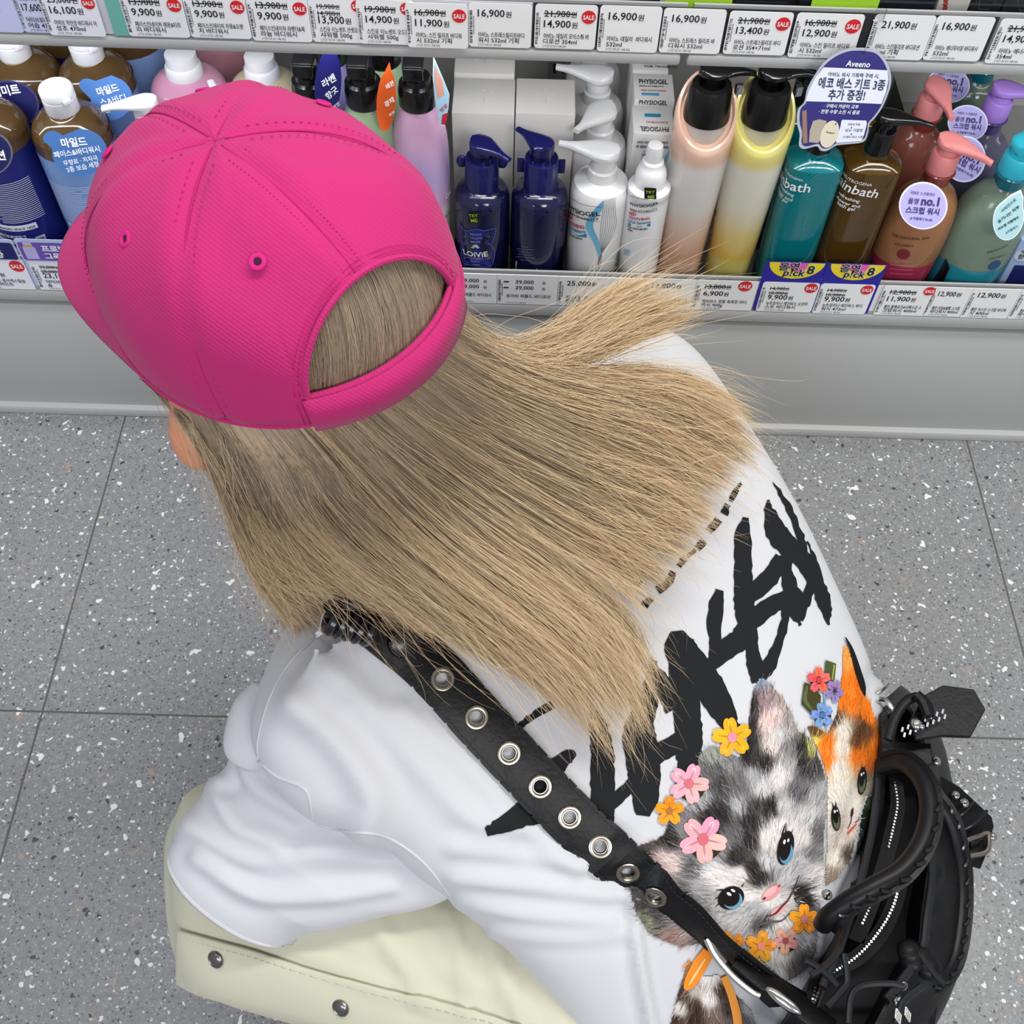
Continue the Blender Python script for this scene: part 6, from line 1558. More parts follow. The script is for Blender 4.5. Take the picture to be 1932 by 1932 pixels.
# ---- hair
def dep(p): return (np.asarray(p)-CC)@_fw
BODYB = BVHTree.FromPolygons([tuple(v) for v in bV], bF)
SLB = BVHTree.FromPolygons([tuple(v) for v in rg2.reshape(-1, 3)], [(i*40+j, i*40+(j+1) % 40, (i+1)*40+(j+1) % 40, (i+1)*40+j) for i in range(29) for j in range(40)])
def guide(px, d0, d1, lift=.008, n=26, power=1.0):
    Q = cr(px, n); s = np.r_[0, np.cumsum(np.linalg.norm(np.diff(Q, axis=0), axis=1))]; s /= s[-1]
    D = d0+(d1-d0)*s**power
    for i in range(n):
        for B in (SHIRT, BODYB, SLB):
            p, _ = cast(*Q[i], B)
            if p is not None: D[i] = min(D[i], dep(p)-(lift*(.35+.65*(1-s[i]*.6)) if B is SHIRT else .010+.075*min(s[i], .36) if B is BODYB else .012))
    for _ in range(6):
        E_ = D.copy(); E_[1:-1] = .25*D[:-2]+.5*D[1:-1]+.25*D[2:]; D = np.minimum(E_, D+.004)
    return np.array([at_d(*Q[i], D[i]) for i in range(n)])
def hemd(az): return dep(cap_pt(az, 0, .985))
gA = [
 ([(262, 714), (308, 752), (352, 792), (390, 855), (424, 925), (452, 1015), (500, 1105), (556, 1188)], .632, .80),
 ([(312, 748), (374, 842), (424, 930), (462, 1020), (505, 1090), (548, 1135), (590, 1172)], .628, .80),
 ([(352, 772), (410, 870), (455, 960), (505, 1040), (560, 1085), (615, 1106), (664, 1116)], .622, .78),
 ([(410, 790), (468, 890), (520, 980), (580, 1050), (650, 1100), (705, 1138), (752, 1172)], .615, .76),
 ([(470, 797), (545, 910), (620, 1010), (720, 1090), (830, 1170), (930, 1240), (1010, 1290)], .610, .76),
 ([(535, 795), (625, 905), (730, 1010), (850, 1110), (970, 1210), (1060, 1300), (1130, 1390)], .606, .76),
 ([(600, 785), (710, 900), (830, 1010), (960, 1110), (1080, 1210), (1160, 1300), (1205, 1375)], .602, .76),
 ([(655, 768), (780, 880), (910, 985), (1040, 1080), (1140, 1160), (1195, 1240), (1222, 1310)], .598, .77),
 ([(705, 748), (840, 855), (980, 950), (1080, 1015), (1150, 1058), (1205, 1095), (1242, 1130)], .596, .77),
 ([(755, 715), (890, 810), (1030, 890), (1130, 938), (1200, 972), (1262, 1004), (1306, 1030)], .595, .79),
 ([(800, 670), (920, 745), (1060, 810), (1170, 855), (1250, 892), (1312, 926), (1352, 952)], .597, .81),
 ([(832, 630), (930, 695), (1060, 745), (1180, 782), (1270, 818), (1342, 855), (1394, 884)], .602, .83),
 ([(846, 590), (920, 650), (1030, 700), (1160, 725), (1270, 745), (1360, 790), (1425, 840)], .610, .84),
 ([(848, 545), (900, 610), (980, 660), (1100, 692), (1210, 695), (1310, 715), (1390, 755)], .620, .85)]
gB = [([(846, 600), (905, 655), (975, 690), (1060, 690), (1140, 665), (1220, 630), (1300, 600)], .615, .80),
 ([(846, 560), (900, 625), (970, 665), (1050, 650), (1130, 615), (1200, 585), (1280, 560)], .622, .79),
 ([(842, 530), (890, 600), (955, 650), (1030, 625), (1090, 585), (1150, 550), (1215, 522)], .630, .79)]
GA = np.array([guide(*g) for g in gA]); GB = np.array([guide(*g, lift=.014) for g in gB])
hv, hf, hc = [], [], []; hn = [0]
HS = 18
def strand(P, r0, c0, c1):
    m = len(P); T = np.gradient(P, axis=0); T /= np.linalg.norm(T, axis=1)[:, None]+1e-12
    a = np.cross(T, np.array([.31, .2, .93])); a /= np.linalg.norm(a, axis=1)[:, None]+1e-9; b = np.cross(T, a)
    s = np.linspace(0, 1, m); r = r0*np.clip((1.03-s)*5, .25, 1)[:, None]
    R = np.stack([P+a*r, P+(-.5*a+.866*b)*r, P+(-.5*a-.866*b)*r], 1).reshape(-1, 3)
    hv.append(R); k = hn[0]
    i = np.arange(m-1)*3
    f = np.concatenate([np.stack([k+i+j, k+i+(j+1) % 3, k+i+3+(j+1) % 3, k+i+3+j], 1) for j in range(3)]); hf.append(f); hn[0] += m*3
    cc = c0+(c1-c0)*(s[:, None]**1.4); hc.append(np.repeat(cc, 3, axis=0))
def sample(G, u, v):
    """surface of guides; u in [0, ng-1], v array in [0,1]"""
    ng, n, _ = G.shape; i = int(np.clip(math.floor(u), 0, ng-2)); f = u-i
    i0, i3 = max(i-1, 0), min(i+2, ng-1); a, b, c, d = G[i0], G[i], G[i+1], G[i3]
    C_ = .5*((2*b)+(c-a)*f+(2*a-5*b+4*c-d)*f*f+(3*b-a-3*c+d)*f**3)
    x = np.clip(v, 0, 1)*(n-1); k = np.minimum(x.astype(int), n-2); t = (x-k)[:, None]
    P = C_[k]*(1-t)+C_[k+1]*t
    over = np.maximum(v-1, 0)[:, None]*(C_[-1]-C_[-4])*6
    return P+over
ROOT, TIP, GOLD = np.array(lin('#a08b74')), np.array(lin('#dcc19b')), np.array(lin('#deb97c'))
def hair_set(G, N, nclump, thick, seed, gold=0., vlo=.76, vhi=1.05, umax=None, jit=.015):
    r = np.random.default_rng(seed); ng = len(G); tocam = unit(CC-G.reshape(-1, 3).mean(0))
    cu = np.sort(r.uniform(0, ng-1, nclump)); cd = r.uniform(0, 1, nclump); cw = r.uniform(.45, .95, nclump); ct = r.normal(0, .20, nclump); cl = r.normal(0, .05, nclump); cph = r.uniform(0, 6.28, nclump)
    v = np.linspace(0, 1, HS)
    for q in range(N):
        u = r.uniform(0, ng-1); k = np.argmin(np.abs(cu-u)+r.uniform(0, .30, nclump)); vend = np.clip(r.uniform(vlo, vhi)+cl[k], .6, 1.12)
        vv = v*vend; cf = cw[k]*vv**1.6
        P = sample(G, u, vv); Pc = sample(G, cu[k], vv)
        P = P*(1-cf[:, None])+Pc*cf[:, None]
        layer = cd[k]*.75+r.uniform(0, .25)
        P = P-tocam*((thick*layer*np.minimum(1, vv*2.2+.10)*(1-.72*vv)))[:, None]
        j1, j2 = r.normal(0, 1, 3), r.normal(0, 1, 3); ph = r.uniform(0, 6.28)
        amp = jit*(vv**1.5)[:, None]
        P = P+amp*(.30*j1*np.sin(vv*3+ph)[:, None]+.16*j2*np.sin(vv*9+ph)[:, None])+.0016*np.sin(vv*7+cph[k])[:, None]*np.cross(tocam, unit(P[-1]-P[0]))*np.minimum(1, vv*3)[:, None]
        br = 1+ct[k]+r.normal(0, .10); g = gold*r.uniform(.2, 1)
        c0 = ROOT*br; c1 = (TIP*(1-g)+GOLD*g)*br
        strand(P, r.uniform(.00016, .00027), c0, c1)
hair_set(GA, 8600, 120, .034, 5)
hair_set(GA[8:], 1800, 40, .018, 15, gold=.6)
hair_set(GA[:5], 1800, 34, .030, 25)
hair_set(GB, 1500, 16, .018, 6, gold=.8, vlo=.78)
gC = [([(300, 742), (392, 880), (450, 1010), (492, 1085), (524, 1150), (548, 1215)], .630, .88), ([(350, 770), (440, 900), (500, 1010), (546, 1090), (580, 1160), (600, 1235)], .624, .90), ([(400, 788), (490, 920), (548, 1030), (590, 1100), (616, 1165), (636, 1225)], .618, .88)]
gD = [([(430, 793), (500, 900), (528, 990), (566, 1060), (630, 1100), (700, 1108)], .615, .76), ([(490, 797), (570, 905), (596, 990), (632, 1050), (700, 1092), (770, 1112)], .610, .76), ([(560, 792), (650, 905), (690, 990), (730, 1050), (800, 1100), (870, 1140)], .606, .76)]
GC = np.array([np.array([at_d(*q, d) for q, d in zip(cr(g[0], 26), np.linspace(g[1], g[2], 26))]) for g in gC]); GD = np.array([guide(*g, lift=.014) for g in gD])
hair_set(GC, 700, 14, .012, 31, vlo=.72, vhi=1.08)
hair_set(GD, 1100, 18, .010, 33, vlo=.8)
# loose hairs standing off the mass
r_ = np.random.default_rng(77)
for q in range(1300):
    G = GA if q % 6 else GB; u = r_.uniform(0, len(G)-1); v = np.linspace(r_.uniform(0, .6), r_.uniform(.9, 1.10), HS); P = sample(G, u, v)
    s = np.linspace(0, 1, HS)[:, None]; P = P+unit(CC-P[0])*.004*np.minimum(1, s*5)+r_.normal(0, .018, 3)*s**1.6+r_.normal(0, .006, 3)*np.sin(s*6)
    strand(P, .00013, TIP*r_.uniform(.8, 1.25), TIP*r_.uniform(.9, 1.3))
# hair on the back of the head, seen through the cap opening
for q in range(2600):
    az = 180+r_.uniform(-46, 46); t0 = r_.uniform(.46, .70); v = np.linspace(0, 1, 14); sl_ = r_.normal(-16, 3); dp = r_.uniform(0, .010)
    wv_ = 1.5*math.sin(az*.5)
    P = np.array([cap_pt(az+sl_*x*x+wv_*math.sin(x*3), max(t0*(1-x)-.02*x, .0), .955-dp) for x in v])
    br = .62+.4*r_.random()+.12*math.sin(az*1.3)+.08*math.sin(az*3.1)
    strand(P, r_.uniform(.00016, .00026), ROOT*br*.9, ROOT*br)
HV, HF, HCc = np.vstack(hv), np.vstack(hf), np.vstack(hc)
me = bpy.data.meshes.new('hair'); me.vertices.add(len(HV)); me.vertices.foreach_set('co', (HV-wloc(person)).ravel())
me.loops.add(HF.size); me.loops.foreach_set('vertex_index', HF.ravel().astype(np.int32)); me.polygons.add(len(HF))
me.polygons.foreach_set('loop_start', np.arange(0, HF.size, 4, dtype=np.int32)); me.polygons.foreach_set('loop_total', np.full(len(HF), 4, np.int32))
me.polygons.foreach_set('use_smooth', np.ones(len(HF), bool)); me.update(); me.validate()
ca = me.color_attributes.new('Col', 'FLOAT_COLOR', 'POINT'); c4_ = np.ones((len(HV), 4), np.float32); c4_[:, :3] = np.clip(HCc, 0, 1); ca.data.foreach_set('color', c4_.ravel())
hm = attr_mat('blond_hair', .42, .45); me.materials.append(hm)
hair = bpy.data.objects.new('hair', me); COL.objects.link(hair); hair.parent = person
tag(hair, 'long straight ash blond hair spread over the back', kind='stuff')
# ================================================================ BLACK LEATHER BAG AND ITS STRAP
LEATHER = mat('#0a0a0c', .42, spec=.32, bump=('noise', 260, .35, .0008), name='black_leather')
PIPE = mat('#1d1e21', .38, spec=.4, name='leather_piping'); CHROME = mat('#c9c8c2', .16, metal=1., name='polished_metal'); NICKEL = mat('#9c958a', .25, metal=1., name='aged_nickel')
bagO = at_z(1640, 1680, .10)
bag = thing('handbag', bagO, 'black leather motorcycle style bag with studs and laced handles hanging at the person\'s right hip', 'bag')
def rs(poly, z, n=56):
    """closed px outline resampled by angle about its centre, placed at height z"""
    P = cr(list(poly)+[poly[0]], 300)[:-1]; c = np.array([1640., 1690.])
    a = np.unwrap(np.arctan2(P[:, 1]-c[1], P[:, 0]-c[0])); 
    if a[-1] < a[0]: P, a = P[::-1], a[::-1]
    tgt = np.linspace(a[0], a[0]+2*math.pi, n, endpoint=False); ex = np.r_[a, a[0]+2*math.pi]; PX, PY = np.r_[P[:, 0], P[0, 0]], np.r_[P[:, 1], P[0, 1]]
    o = np.argsort(ex); x, y = np.interp(tgt, ex[o], PX[o]), np.interp(tgt, ex[o], PY[o])
    k = np.argmin(np.abs(((np.arctan2(y-c[1], x-c[0]))+math.pi) % (2*math.pi)-math.pi)); x, y = np.roll(x, -k), np.roll(y, -k)
    zz = z(x, y) if callable(z) else np.full(n, z)
    return np.array([at_z(x[i], y[i], zz[i]) for i in range(n)])
rim = [(1664, 1345), (1700, 1312), (1742, 1378), (1757, 1480), (1760, 1600), (1750, 1720), (1738, 1795), (1692, 1868), (1640, 1960), (1570, 2050), (1500, 2060), (1500, 1960), (1556, 1850), (1592, 1760), (1624, 1650), (1646, 1560), (1657, 1450)]
mid = [(1652, 1345), (1702, 1296), (1768, 1372), (1800, 1500), (1832, 1640), (1824, 1750), (1800, 1850), (1745, 1960), (1650, 2090), (1520, 2150), (1430, 2060), (1452, 1950), (1520, 1860), (1568, 1770), (1606, 1660), (1630, 1560), (1646, 1450)]
low = [(1650, 1380), (1700, 1345), (1760, 1420), (1790, 1540), (1806, 1660), (1796, 1770), (1770, 1850), (1720, 1950), (1640, 2050), (1530, 2090), (1460, 2020), (1480, 1930), (1540, 1850), (1580, 1770), (1610, 1660), (1630, 1580), (1645, 1480)]
zr = lambda x, y: .372-.00004*(x-1600)+.012*np.exp(-((y-1340)/90.)**2)
R_rim, R_mid, R_low, R_base = rs(rim, zr), rs(mid, .30), rs(mid, .22), rs(low, .125)
cR = R_rim.mean(0)
def shrink(R, d): 
    v = R-R.mean(0); l = np.linalg.norm(v, axis=1)[:, None]; return R-v/l*d
Rl = [R_base, lerp(R_base, R_low, .5)+0, R_low, R_mid, lerp(R_mid, R_rim, .7), R_rim]
inn = shrink(R_rim, .005)
rl = cr(np.array(Rl).reshape(len(Rl), -1), 22).reshape(22, -1, 3)
rng_b = np.random.default_rng(3)
for k in range(22):                                       # slouchy leather
    a = np.arange(rl.shape[1])/rl.shape[1]*2*math.pi; cc = rl[k].mean(0); d = rl[k]-cc; d /= np.linalg.norm(d, axis=1)[:, None]
    rl[k] += d*(.0035*np.sin(5*a+k*.5)+.0025*np.sin(9*a-k*.8)+.0016*np.sin(17*a+k))[:, None]*math.sin(math.pi*min(1, (21-k)/6))
mb = MB(); mb.loft(np.concatenate([rl, [inn], [shrink(R_rim, .007)+np.array([0, 0, -.03])], [shrink(R_rim, .010)+np.array([0, 0, -.07])]]), True, True)
mb.build('bag_body', LEATHER, bag, sharp=60)
def on_rim(pts, dz): return np.array([at_z(x, y, .372+dz) for x, y in pts])
mb = MB(); mb.tube(cr(on_rim([(1657, 1440), (1650, 1540), (1630, 1640), (1604, 1730), (1580, 1800), (1552, 1862)], .004), 40), .0030, 8)
mb.tube(cr(on_rim([(1755, 1590), (1757, 1660), (1748, 1730), (1738, 1795), (1700, 1850), (1672, 1885)], .004), 40), .0032, 8)
mb.tube(cr(on_rim([(1735, 1400), (1752, 1470), (1757, 1560), (1755, 1600)], .004), 24), .0028, 8)
mb.build('rim_piping', PIPE, bag)
# zipper tapes with bright teeth
def teeth(paths, dz, name='zipper'):
    mb = MB()
    for p in paths:
        q = cr([at_z(x, y, .372+dz) for x, y in p], 400); s = np.r_[0, np.cumsum(np.linalg.norm(np.diff(q, axis=0), axis=1))]
        for d in np.arange(0, s[-1], .0028):
            i = np.searchsorted(s, d); mb.box(q[min(i, 399)], (.0015, .0015, .0012))
    return mb.build(name, CHROME, bag, smooth=False)
mb = MB()
for p in ([(1690, 1470), (1694, 1518), (1684, 1570), (1666, 1640), (1640, 1715), (1615, 1775)], [(1704, 1640), (1690, 1700), (1662, 1760), (1616, 1808), (1548, 1850), (1520, 1930)]):
    q = cr([at_z(x, y, .356) for x, y in p], 30); side = unit(np.cross(q[-1]-q[0], (0, 0, 1)))
    mb.loft(np.array([[a-side*.006, a+side*.006, a+side*.006-np.array([0, 0, .001]), a-side*.006-np.array([0, 0, .001])] for a in q]))
mb.build('zipper_tape', mat('#0b0b0c', .8), bag)
teeth([[(1688, 1476), (1693, 1518), (1684, 1566), (1676, 1600)], [(1652, 1675), (1640, 1712), (1626, 1744)]], -.012)
teeth([[(1700, 1655), (1684, 1712), (1655, 1762), (1612, 1808), (1545, 1850)], [(1540, 1856), (1528, 1905), (1522, 1932)]], -.012)
# dark lining that closes the mouth against the shirt
gx, gy = np.meshgrid(np.arange(1480, 1766, 9.), np.arange(1305, 2070, 9.), indexing='ij'); P_ = np.array(rim, float)
x0_, y0_ = P_[:, 0], P_[:, 1]; x1_, y1_ = np.roll(x0_, -1), np.roll(y0_, -1)
ins_ = (((y0_ > gy[..., None]) != (y1_ > gy[..., None])) & (gx[..., None] < (x1_-x0_)*(gy[..., None]-y0_)/(y1_-y0_+1e-9)+x0_)).sum(-1) % 2 == 1
idx, V = {}, []
for i in range(gx.shape[0]):
    for j in range(gx.shape[1]):
        if ins_[i, j]:
            p = at_z(gx[i, j], gy[i, j], .338); q, _ = cast(gx[i, j], gy[i, j])
            if q is not None and dep(q) < dep(p)+.006: p = at_d(gx[i, j], gy[i, j], dep(q)-.006)
            idx[i, j] = len(V); V.append(p)
F_ = [(idx[i, j], idx[i+1, j], idx[i+1, j+1], idx[i, j+1]) for (i, j) in idx if (i+1, j) in idx and (i, j+1) in idx and (i+1, j+1) in idx]
add('lining', V, F_, mat('#08080a', .8), bag)
# laced handles
def handle(path, zs, r, lace_side, name, nl, n0=.0, n1=1.):
    pts = [at_z(x, y, z) for (x, y), z in zip(path, zs)]; q = cr(pts, 60)
    mb = MB(); mb.tube(q, r, 16); h = mb.build(name, mat('#0b0b0d', .42, spec=.35, name='handle_leather'), bag)
    mb = MB(); T = np.gradient(q, axis=0)
    seam = []
    for u in np.linspace(n0, n1, nl):
        i = int(u*59); t = unit(T[i]); sd = unit(np.cross(t, unit(CC-q[i])))*lace_side; up_ = unit(CC-q[i])
        a = [q[i]+t*(.0022*k-.003)+sd*r*1.06*math.cos(b)+up_*r*1.06*math.sin(b) for k, b in zip(range(7), np.linspace(-.9, 1.05, 7))]
        mb.tube(cr(a, 10), .0019, 6, flat=.7)
    mb.build('lacing', mat('#17181b', .3, coat=.2), h)
    mb = MB()
    for s in (1.,):
        e_ = []
        for i in range(60):
            t = unit(T[i]); sd = unit(np.cross(t, unit(CC-q[i])))*lace_side; e_.append(q[i]+sd*(r+.0035))
        mb.loft(np.array([[a+unit(CC-a)*.002, a-unit(CC-a)*.002, a-unit(CC-a)*.002+(q[i]-a)*.5, a+unit(CC-a)*.002+(q[i]-a)*.5] for i, a in enumerate(e_)]))
    mb.build('seam_flange', LEATHER, h)
handle([(1662, 1446), (1706, 1440), (1742, 1478), (1752, 1530), (1738, 1590), (1702, 1640), (1650, 1672), (1604, 1698), (1566, 1726), (1552, 1745)], [.385, .405, .418, .422, .424, .424, .422, .416, .405, .392], .0072, -1, 'handle', 9, .30, .80)
handle([(1756, 1500), (1790, 1548), (1806, 1610), (1812, 1680), (1808, 1750), (1795, 1810), (1772, 1842), (1740, 1850)], [.345, .335, .325, .318, .315, .315, .32, .33], .0066, -1, 'handle', 13, .08, .95)
# studs
def stud(x, y, z, r=.0042):
    p = at_z(x, y, z); mb = MB(); mb.sphere(p, r, 12, (1, 1, .75)); mb.sphere(p+np.array([0, 0, r*.5]), r*.55, 8)
    mb.build('stud', CHROME, bag)
for x, y, z in ((1560, 1688, .392), (1766, 1436, .36), (1802, 1500, .325), (1819, 1515, .325), (1872, 1578, .29), (1702, 1858, .375), (1694, 1888, .375)): stud(x, y, z)
# flared leather tag at the top, with a zip end on it
def plate(path, zs, th_, name, m, parent, bev=.001):
    P = [at_z(x, y, z) for (x, y), z in zip(path, zs)]; n = unit(np.cross(P[1]-P[0], P[len(P)//2]-P[0])); n = n if n@(CC-P[0]) > 0 else -n
    mb = MB(); mb.slab(np.array(P), -n*th_); o = mb.build(name, m, parent, smooth=False)
    b = o.modifiers.new('edge', 'BEVEL'); b.width = bev; b.segments = 2
    return o, n
tg, nT = plate([(1716, 1362), (1742, 1312), (1780, 1292), (1838, 1300), (1860, 1338), (1832, 1390), (1780, 1388), (1728, 1396)], [.405]*8, .004, 'leather_tag', LEATHER, bag)
mb = MB(); mb.tube(cr([at_z(x, y, .412) for x, y in [(1676, 1396), (1690, 1352), (1712, 1322), (1736, 1316), (1752, 1336), (1748, 1362)]], 24), .0042, 10, flat=.5); mb.tube(cr([at_z(x, y, .416) for x, y in [(1728, 1310), (1742, 1326), (1752, 1352)]], 12), .0046, 8); mb.build('tag_loop', LEATHER, bag)
mb = MB()
for k in range(8):
    u = k/7; x, y = lerp(1704, 1780, u), lerp(1382, 1348, u)
    if .38 < u < .55: continue
    for s in (-1, 1): mb.box(at_z(x+s*2, y+s*5, .413), (.0016, .0042, .0018), -.4)
mb.build('zip_teeth', mat('#d9dde2', .2, metal=1.), bag, smooth=False)
mb = MB(); mb.sphere(at_z(1730, 1366, .415), .005, 12, (1, 1, .6)); mb.sphere(at_z(1738, 1371, .416), .003, 10); mb.build('zip_pull', CHROME, bag)
mb = MB(); mb.tube(cr([at_z(x, y, .38) for x, y in [(1658, 1318), (1672, 1322), (1684, 1340), (1684, 1358)]], 16), .0022, 8); mb.tube([at_z(1652, 1308, .375), at_z(1664, 1302, .378), at_z(1676, 1288, .38)], .0016, 6); mb.build('strap_ring', CHROME, bag)
pk, _ = plate([(1660, 1345), (1672, 1338), (1690, 1400), (1757, 1402), (1760, 1440), (1740, 1450), (1664, 1440)], [.385]*7, .006, 'gusset_panel', LEATHER, bag)
# belt with buckle on the outer side
plate([(1772, 1462), (1812, 1486), (1872, 1542), (1876, 1560), (1862, 1602), (1822, 1590), (1790, 1530), (1768, 1500)], [.335, .325, .30, .295, .285, .295, .315, .33], .005, 'side_belt', LEATHER, bag)
mb = MB()
for a, b in (((1796, 1545), (1836, 1512)), ((1806, 1570), (1862, 1530)), ((1780, 1530), (1800, 1492))): mb.tube(cr([at_z(*a, .312), at_z((a[0]+b[0])/2+3, (a[1]+b[1])/2+4, .318), at_z(*b, .315)], 12), .0016, 6)
mb.build('belt_crease', PIPE, bag)
mb = MB(); B_ = [at_z(x, y, .305) for x, y in [(1816, 1590), (1828, 1584), (1862, 1572), (1866, 1580), (1862, 1606), (1834, 1614), (1818, 1612), (1812, 1600)]]; mb.tube(cr(B_+[B_[0]], 40), .0021, 8); mb.build('belt_buckle', NICKEL, bag)
plate([(1832, 1586), (1858, 1580), (1862, 1612), (1850, 1640), (1830, 1634)], [.302, .302, .296, .285, .29], .004, 'belt_end', LEATHER, bag)
# front pocket corner, folds and lower fittings
mb = MB()
for p in ([(1600, 1932), (1606, 1880), (1628, 1860), (1680, 1856), (1706, 1862)], [(1592, 1800), (1598, 1850), (1586, 1870), (1560, 1900)], [(1520, 1812), (1550, 1830), (1580, 1860)], [(1735, 1800), (1760, 1835), (1782, 1858)], [(1586, 1790), (1560, 1820), (1530, 1840)], [(1690, 1932), (1704, 1890), (1740, 1860)]):
    mb.tube(cr([at_z(x, y, .379) for x, y in p], 24), .0026, 8)
mb.build('pocket_piping', PIPE, bag)
mb = MB()
for a, b in (((1752, 1930), (1772, 1866)), ((1744, 1940), (1766, 1890))): mb.tube(cr([at_z(*a, .30), at_z((a[0]+b[0])/2-3, (a[1]+b[1])/2, .31), at_z(*b, .30)], 14), np.linspace(.005, .0028, 14), 8)
mb.build('tassel', LEATHER, bag)
mb = MB()
for x, y in ((1716, 1796), (1722, 1812), (1738, 1806), (1752, 1826)): mb.sphere(at_z(x, y, .374), .010, 12, (1, 1, .7))
mb.build('strap_knot', LEATHER, bag)
mb = MB()
for k in range(5):
    mb.box(at_z(1690+2*k, 1912+3*k, .382), (.0012, .007, .0015), -.3); mb.box(at_z(1708+2*k, 1908+3*k, .382), (.0012, .006, .0015), -.3)
mb.build('zip_end', CHROME, bag, smooth=False)

# ---- shoulder strap with eyelets, lying over the shirt
spx = [(640, 1140), (676, 1150), (722, 1186), (776, 1228), (832, 1281), (897, 1354), (960, 1421), (1020, 1484), (1076, 1542), (1132, 1596), (1186, 1645), (1240, 1692), (1300, 1745), (1352, 1792), (1408, 1838), (1462, 1876)]
swid = [60, 78, 90, 96, 97, 95, 93, 90, 85, 78, 68, 56, 46, 50, 62, 70]
Q = cr([(*p, wv) for p, wv in zip(spx, swid)], 260)
cen_, nor_ = [], []
for x, y, wv in Q:
    p, n = cast(x, y); cen_.append(p if p is not None else cen_[-1]+(cen_[-1]-cen_[-2])); nor_.append(n if n is not None else nor_[-1])
cen_, nor_ = np.array(cen_), np.array(nor_)
for _ in range(40):
    nor_[1:-1] = .25*nor_[:-2]+.5*nor_[1:-1]+.25*nor_[2:]; cen_[1:-1] = .25*cen_[:-2]+.5*cen_[1:-1]+.25*cen_[2:]
nor_ /= np.linalg.norm(nor_, axis=1)[:, None]
lift = .0055+.012*np.clip((np.arange(260)-190)/70, 0, 1)
sc_ = cen_+nor_*lift[:, None]
arc = np.r_[0, np.cumsum(np.linalg.norm(np.diff(sc_, axis=0), axis=1))]
HALF = .0193
Tt = np.gradient(sc_, axis=0); Tt /= np.linalg.norm(Tt, axis=1)[:, None]
tw = np.interp(np.arange(260), [0, 150, 185, 215, 240, 259], [0, .05, .45, 1.05, 1.1, .9])
def strap_frame(s):
    c = np.array([np.interp(s, arc, sc_[:, k]) for k in range(3)]); t = unit([np.interp(s, arc, Tt[:, k]) for k in range(3)]); n = unit([np.interp(s, arc, nor_[:, k]) for k in range(3)])
    n = unit(n-t*(n@t)); w_ = np.cross(n, t); a = np.interp(s, arc, tw); return c, t, unit(w_*math.cos(a)+n*math.sin(a)), unit(n*math.cos(a)-w_*math.sin(a))
def strap_pt(s, u, off=0.):
    c, t, w_, n = strap_frame(s); return c+w_*u+n*(off-.0016*(u/HALF)**2)
strap = thing('bag_strap', cen_[40], 'wide black leather shoulder strap with metal eyelets running over the left shoulder to the bag', 'strap')
gpx = [(832, 1281), (897, 1354), (960, 1421), (1020, 1484), (1076, 1542), (1132, 1596), (1186, 1645), (1240, 1690)]
gs = []
for g in gpx:
    d = [(px_of(p)[0]-g[0])**2+(px_of(p)[1]-g[1])**2 for p in sc_]; gs.append(arc[int(np.argmin(d))])
RH = .0056; THK = .0028
mb = MB()
def strip(s0, s1):
    ns = max(2, int((s1-s0)/.004)+1); us = np.linspace(-HALF, HALF, 9); ss_ = np.linspace(s0, s1, ns); V = []; F = []
    for off in (0, -THK):
        for s in ss_:
            for u in us: V.append(strap_pt(s, u, off))
    N_ = ns*9
    for i in range(ns-1):
        for j in range(8): F += [(i*9+j, i*9+j+1, (i+1)*9+j+1, (i+1)*9+j), (N_+i*9+j, N_+(i+1)*9+j, N_+(i+1)*9+j+1, N_+i*9+j+1)]
        F += [(i*9, (i+1)*9, N_+(i+1)*9, N_+i*9), (i*9+8, N_+i*9+8, N_+(i+1)*9+8, (i+1)*9+8)]
    mb.put(V, F)
def holed(s0, sc0, s1):
    k = 32; V = []; F = []
    th = np.linspace(0, 2*math.pi, k, endpoint=False)
    for off in (0, -THK):
        for t in th:                                      # hole edge, then the rectangle's edge in the same direction
            V.append(strap_pt(sc0+RH*math.cos(t), RH*math.sin(t), off))
        for t in th:
            dx, du = math.cos(t), math.sin(t); lim = min(((s1-sc0) if dx > 0 else (sc0-s0))/max(abs(dx), 1e-9), HALF/max(abs(du), 1e-9)); V.append(strap_pt(sc0+dx*lim, du*lim, off))
    for i in range(k):
        j = (i+1) % k; F += [(i, k+i, k+j, j), (2*k+i, 2*k+j, 3*k+j, 3*k+i), (i, j, 2*k+j, 2*k+i)]
        if abs(math.sin((th[i]+math.pi/k))) > .5: F.append((k+i, 3*k+i, 3*k+j, k+j))
    mb.put(V, F)
cur_ = 0.
for g in gs:
    strip(cur_, g-.012); 
    holed(g-.012, g, g+.012); cur_ = g+.012
strip(cur_, arc[-1]-.001)
mb.build('strap_band', LEATHER, strap, sharp=50)
for sgn in (-1, 1):
    mb = MB()
    for s in np.arange(.02, arc[-1]-.02, .0042): mb.tube([strap_pt(s, sgn*HALF*.84, .0004), strap_pt(s+.0026, sgn*HALF*.84, .0004)], .00035, 4)
    mb.build('edge_stitching', mat('#2a2a2e', .6), strap, sharp=0)
for g in gs:
    c, t, w_, n = strap_frame(g); mb = MB(); mb.torus(c+n*.0004, n, .0072, .0017, 30, 8, .6); mb.torus(c-n*.001, n, .0056, .0012, 24, 6, 1.2); mb.build('eyelet', NICKEL, strap)
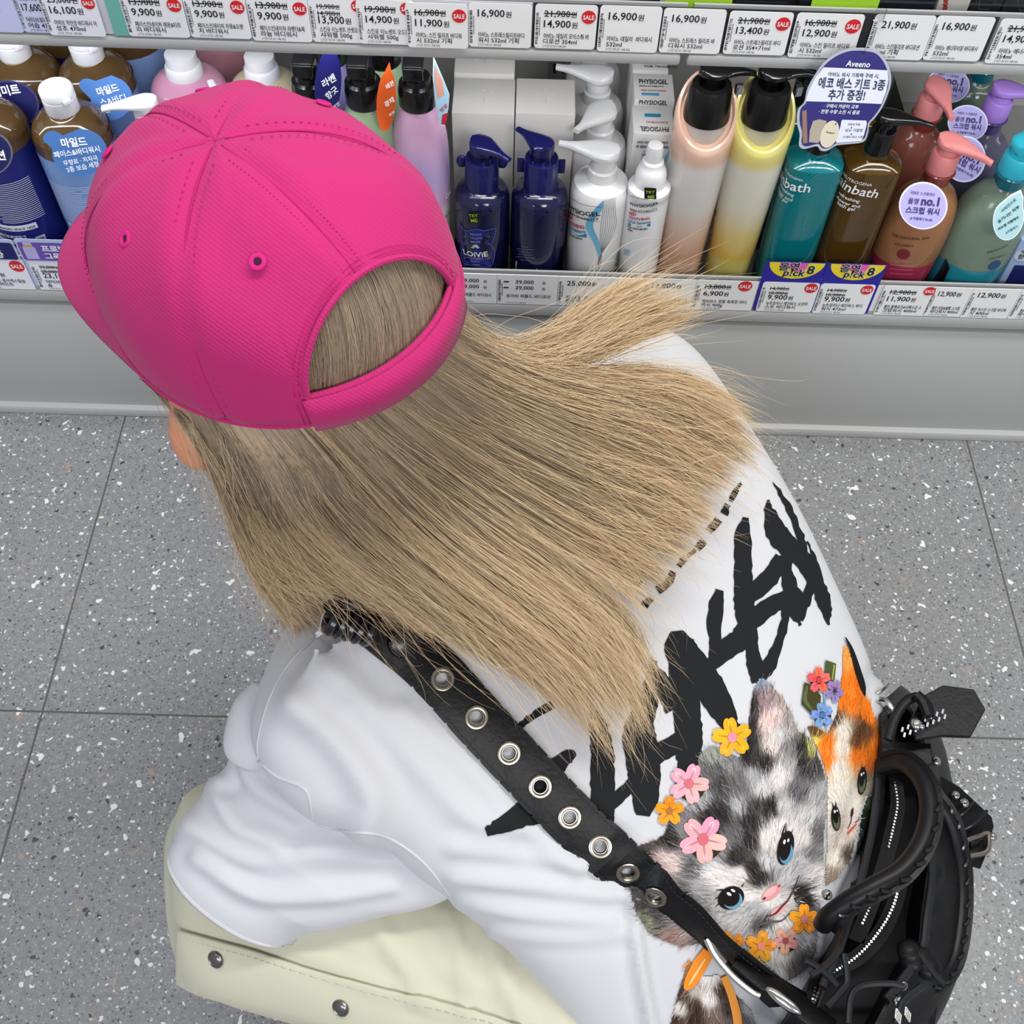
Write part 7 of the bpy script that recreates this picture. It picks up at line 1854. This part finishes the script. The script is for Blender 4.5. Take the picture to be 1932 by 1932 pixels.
def dome(s, u, r):
    c, t, w_, n = strap_frame(s); p = c+w_*u; mb = MB(); ax = np.stack([t, w_, n]); mb.sphere(p, r, 22, (1, 1, .55), ax); o = mb.build('dome_stud', mat('#4a4a4a', .3, metal=1.), strap)
    k = MB()
    for a in np.arange(-r, r, .0017):
        for b in np.arange(-r, r, .0017):
            if a*a+b*b < (r*.93)**2: k.sphere(p+t*a+w_*b+n*(r*.55*math.sqrt(max(0, 1-(a*a+b*b)/r**2))), .00062, 5)
    k.build('knurling', NICKEL, o)
def s_at(x, y): return arc[int(np.argmin([(px_of(p)[0]-x)**2+(px_of(p)[1]-y)**2 for p in sc_]))]
dome(s_at(762, 1210), -.0, .0115); dome(s_at(676, 1132), -.004, .0095)
# coiled black hair tie and ring at the shoulder end
pS = strap_frame(s_at(700, 1178))[0]
mb = MB()
for k in range(5):
    p = at_d(628+17*k, 1166+5*k, dep(pS)-.006); mb.torus(p, unit(np.array([.8, -.1, -.5])), .0095, .0042, 20, 8)
mb.build('coiled_tie', mat('#101016', .25, coat=.4), strap)
mb = MB(); mb.tube(cr([at_d(x, y, dep(pS)-.006) for x, y in [(625, 1162), (650, 1140), (672, 1118), (694, 1118)]], 14), .011, 12, flat=.6); mb.build('strap_end', LEATHER, strap)
mb = MB(); mb.torus(at_d(694, 1188, dep(pS)-.004), unit(np.array([.5, -.55, .65])), .0072, .0017, 26, 8); mb.build('strap_ring', CHROME, strap)
# lower strap fittings: long buckle, keeper and end plate
dl = dep(strap_pt(s_at(1380, 1815), 0))-.006
mb = MB(); mb.tube(cr([at_d(x, y, dl) for x, y in [(1336, 1768), (1352, 1800), (1384, 1838), (1420, 1868), (1434, 1874)]], 20), .0042, 10, flat=.45); mb.build('long_buckle', CHROME, strap)
mb = MB(); mb.tube(cr([at_z(x, y, .378) for x, y in [(1392, 1806), (1440, 1846), (1500, 1892), (1570, 1945)]], 16), .0135, 14, up=(.3, .6, .8), flat=.28); mb.build('strap_tail', LEATHER, strap)
mb = MB(); pE = at_z(1478, 1888, .392); ax_ = unit(at_z(1502, 1906, .392)-pE); nE = unit(np.cross(ax_, (.3, .9, .3))); mb.sphere(pE, .0145, 18, (1, .28, .22), np.stack([ax_, np.cross(nE, ax_), nE])); mb.build('end_plate', CHROME, strap)
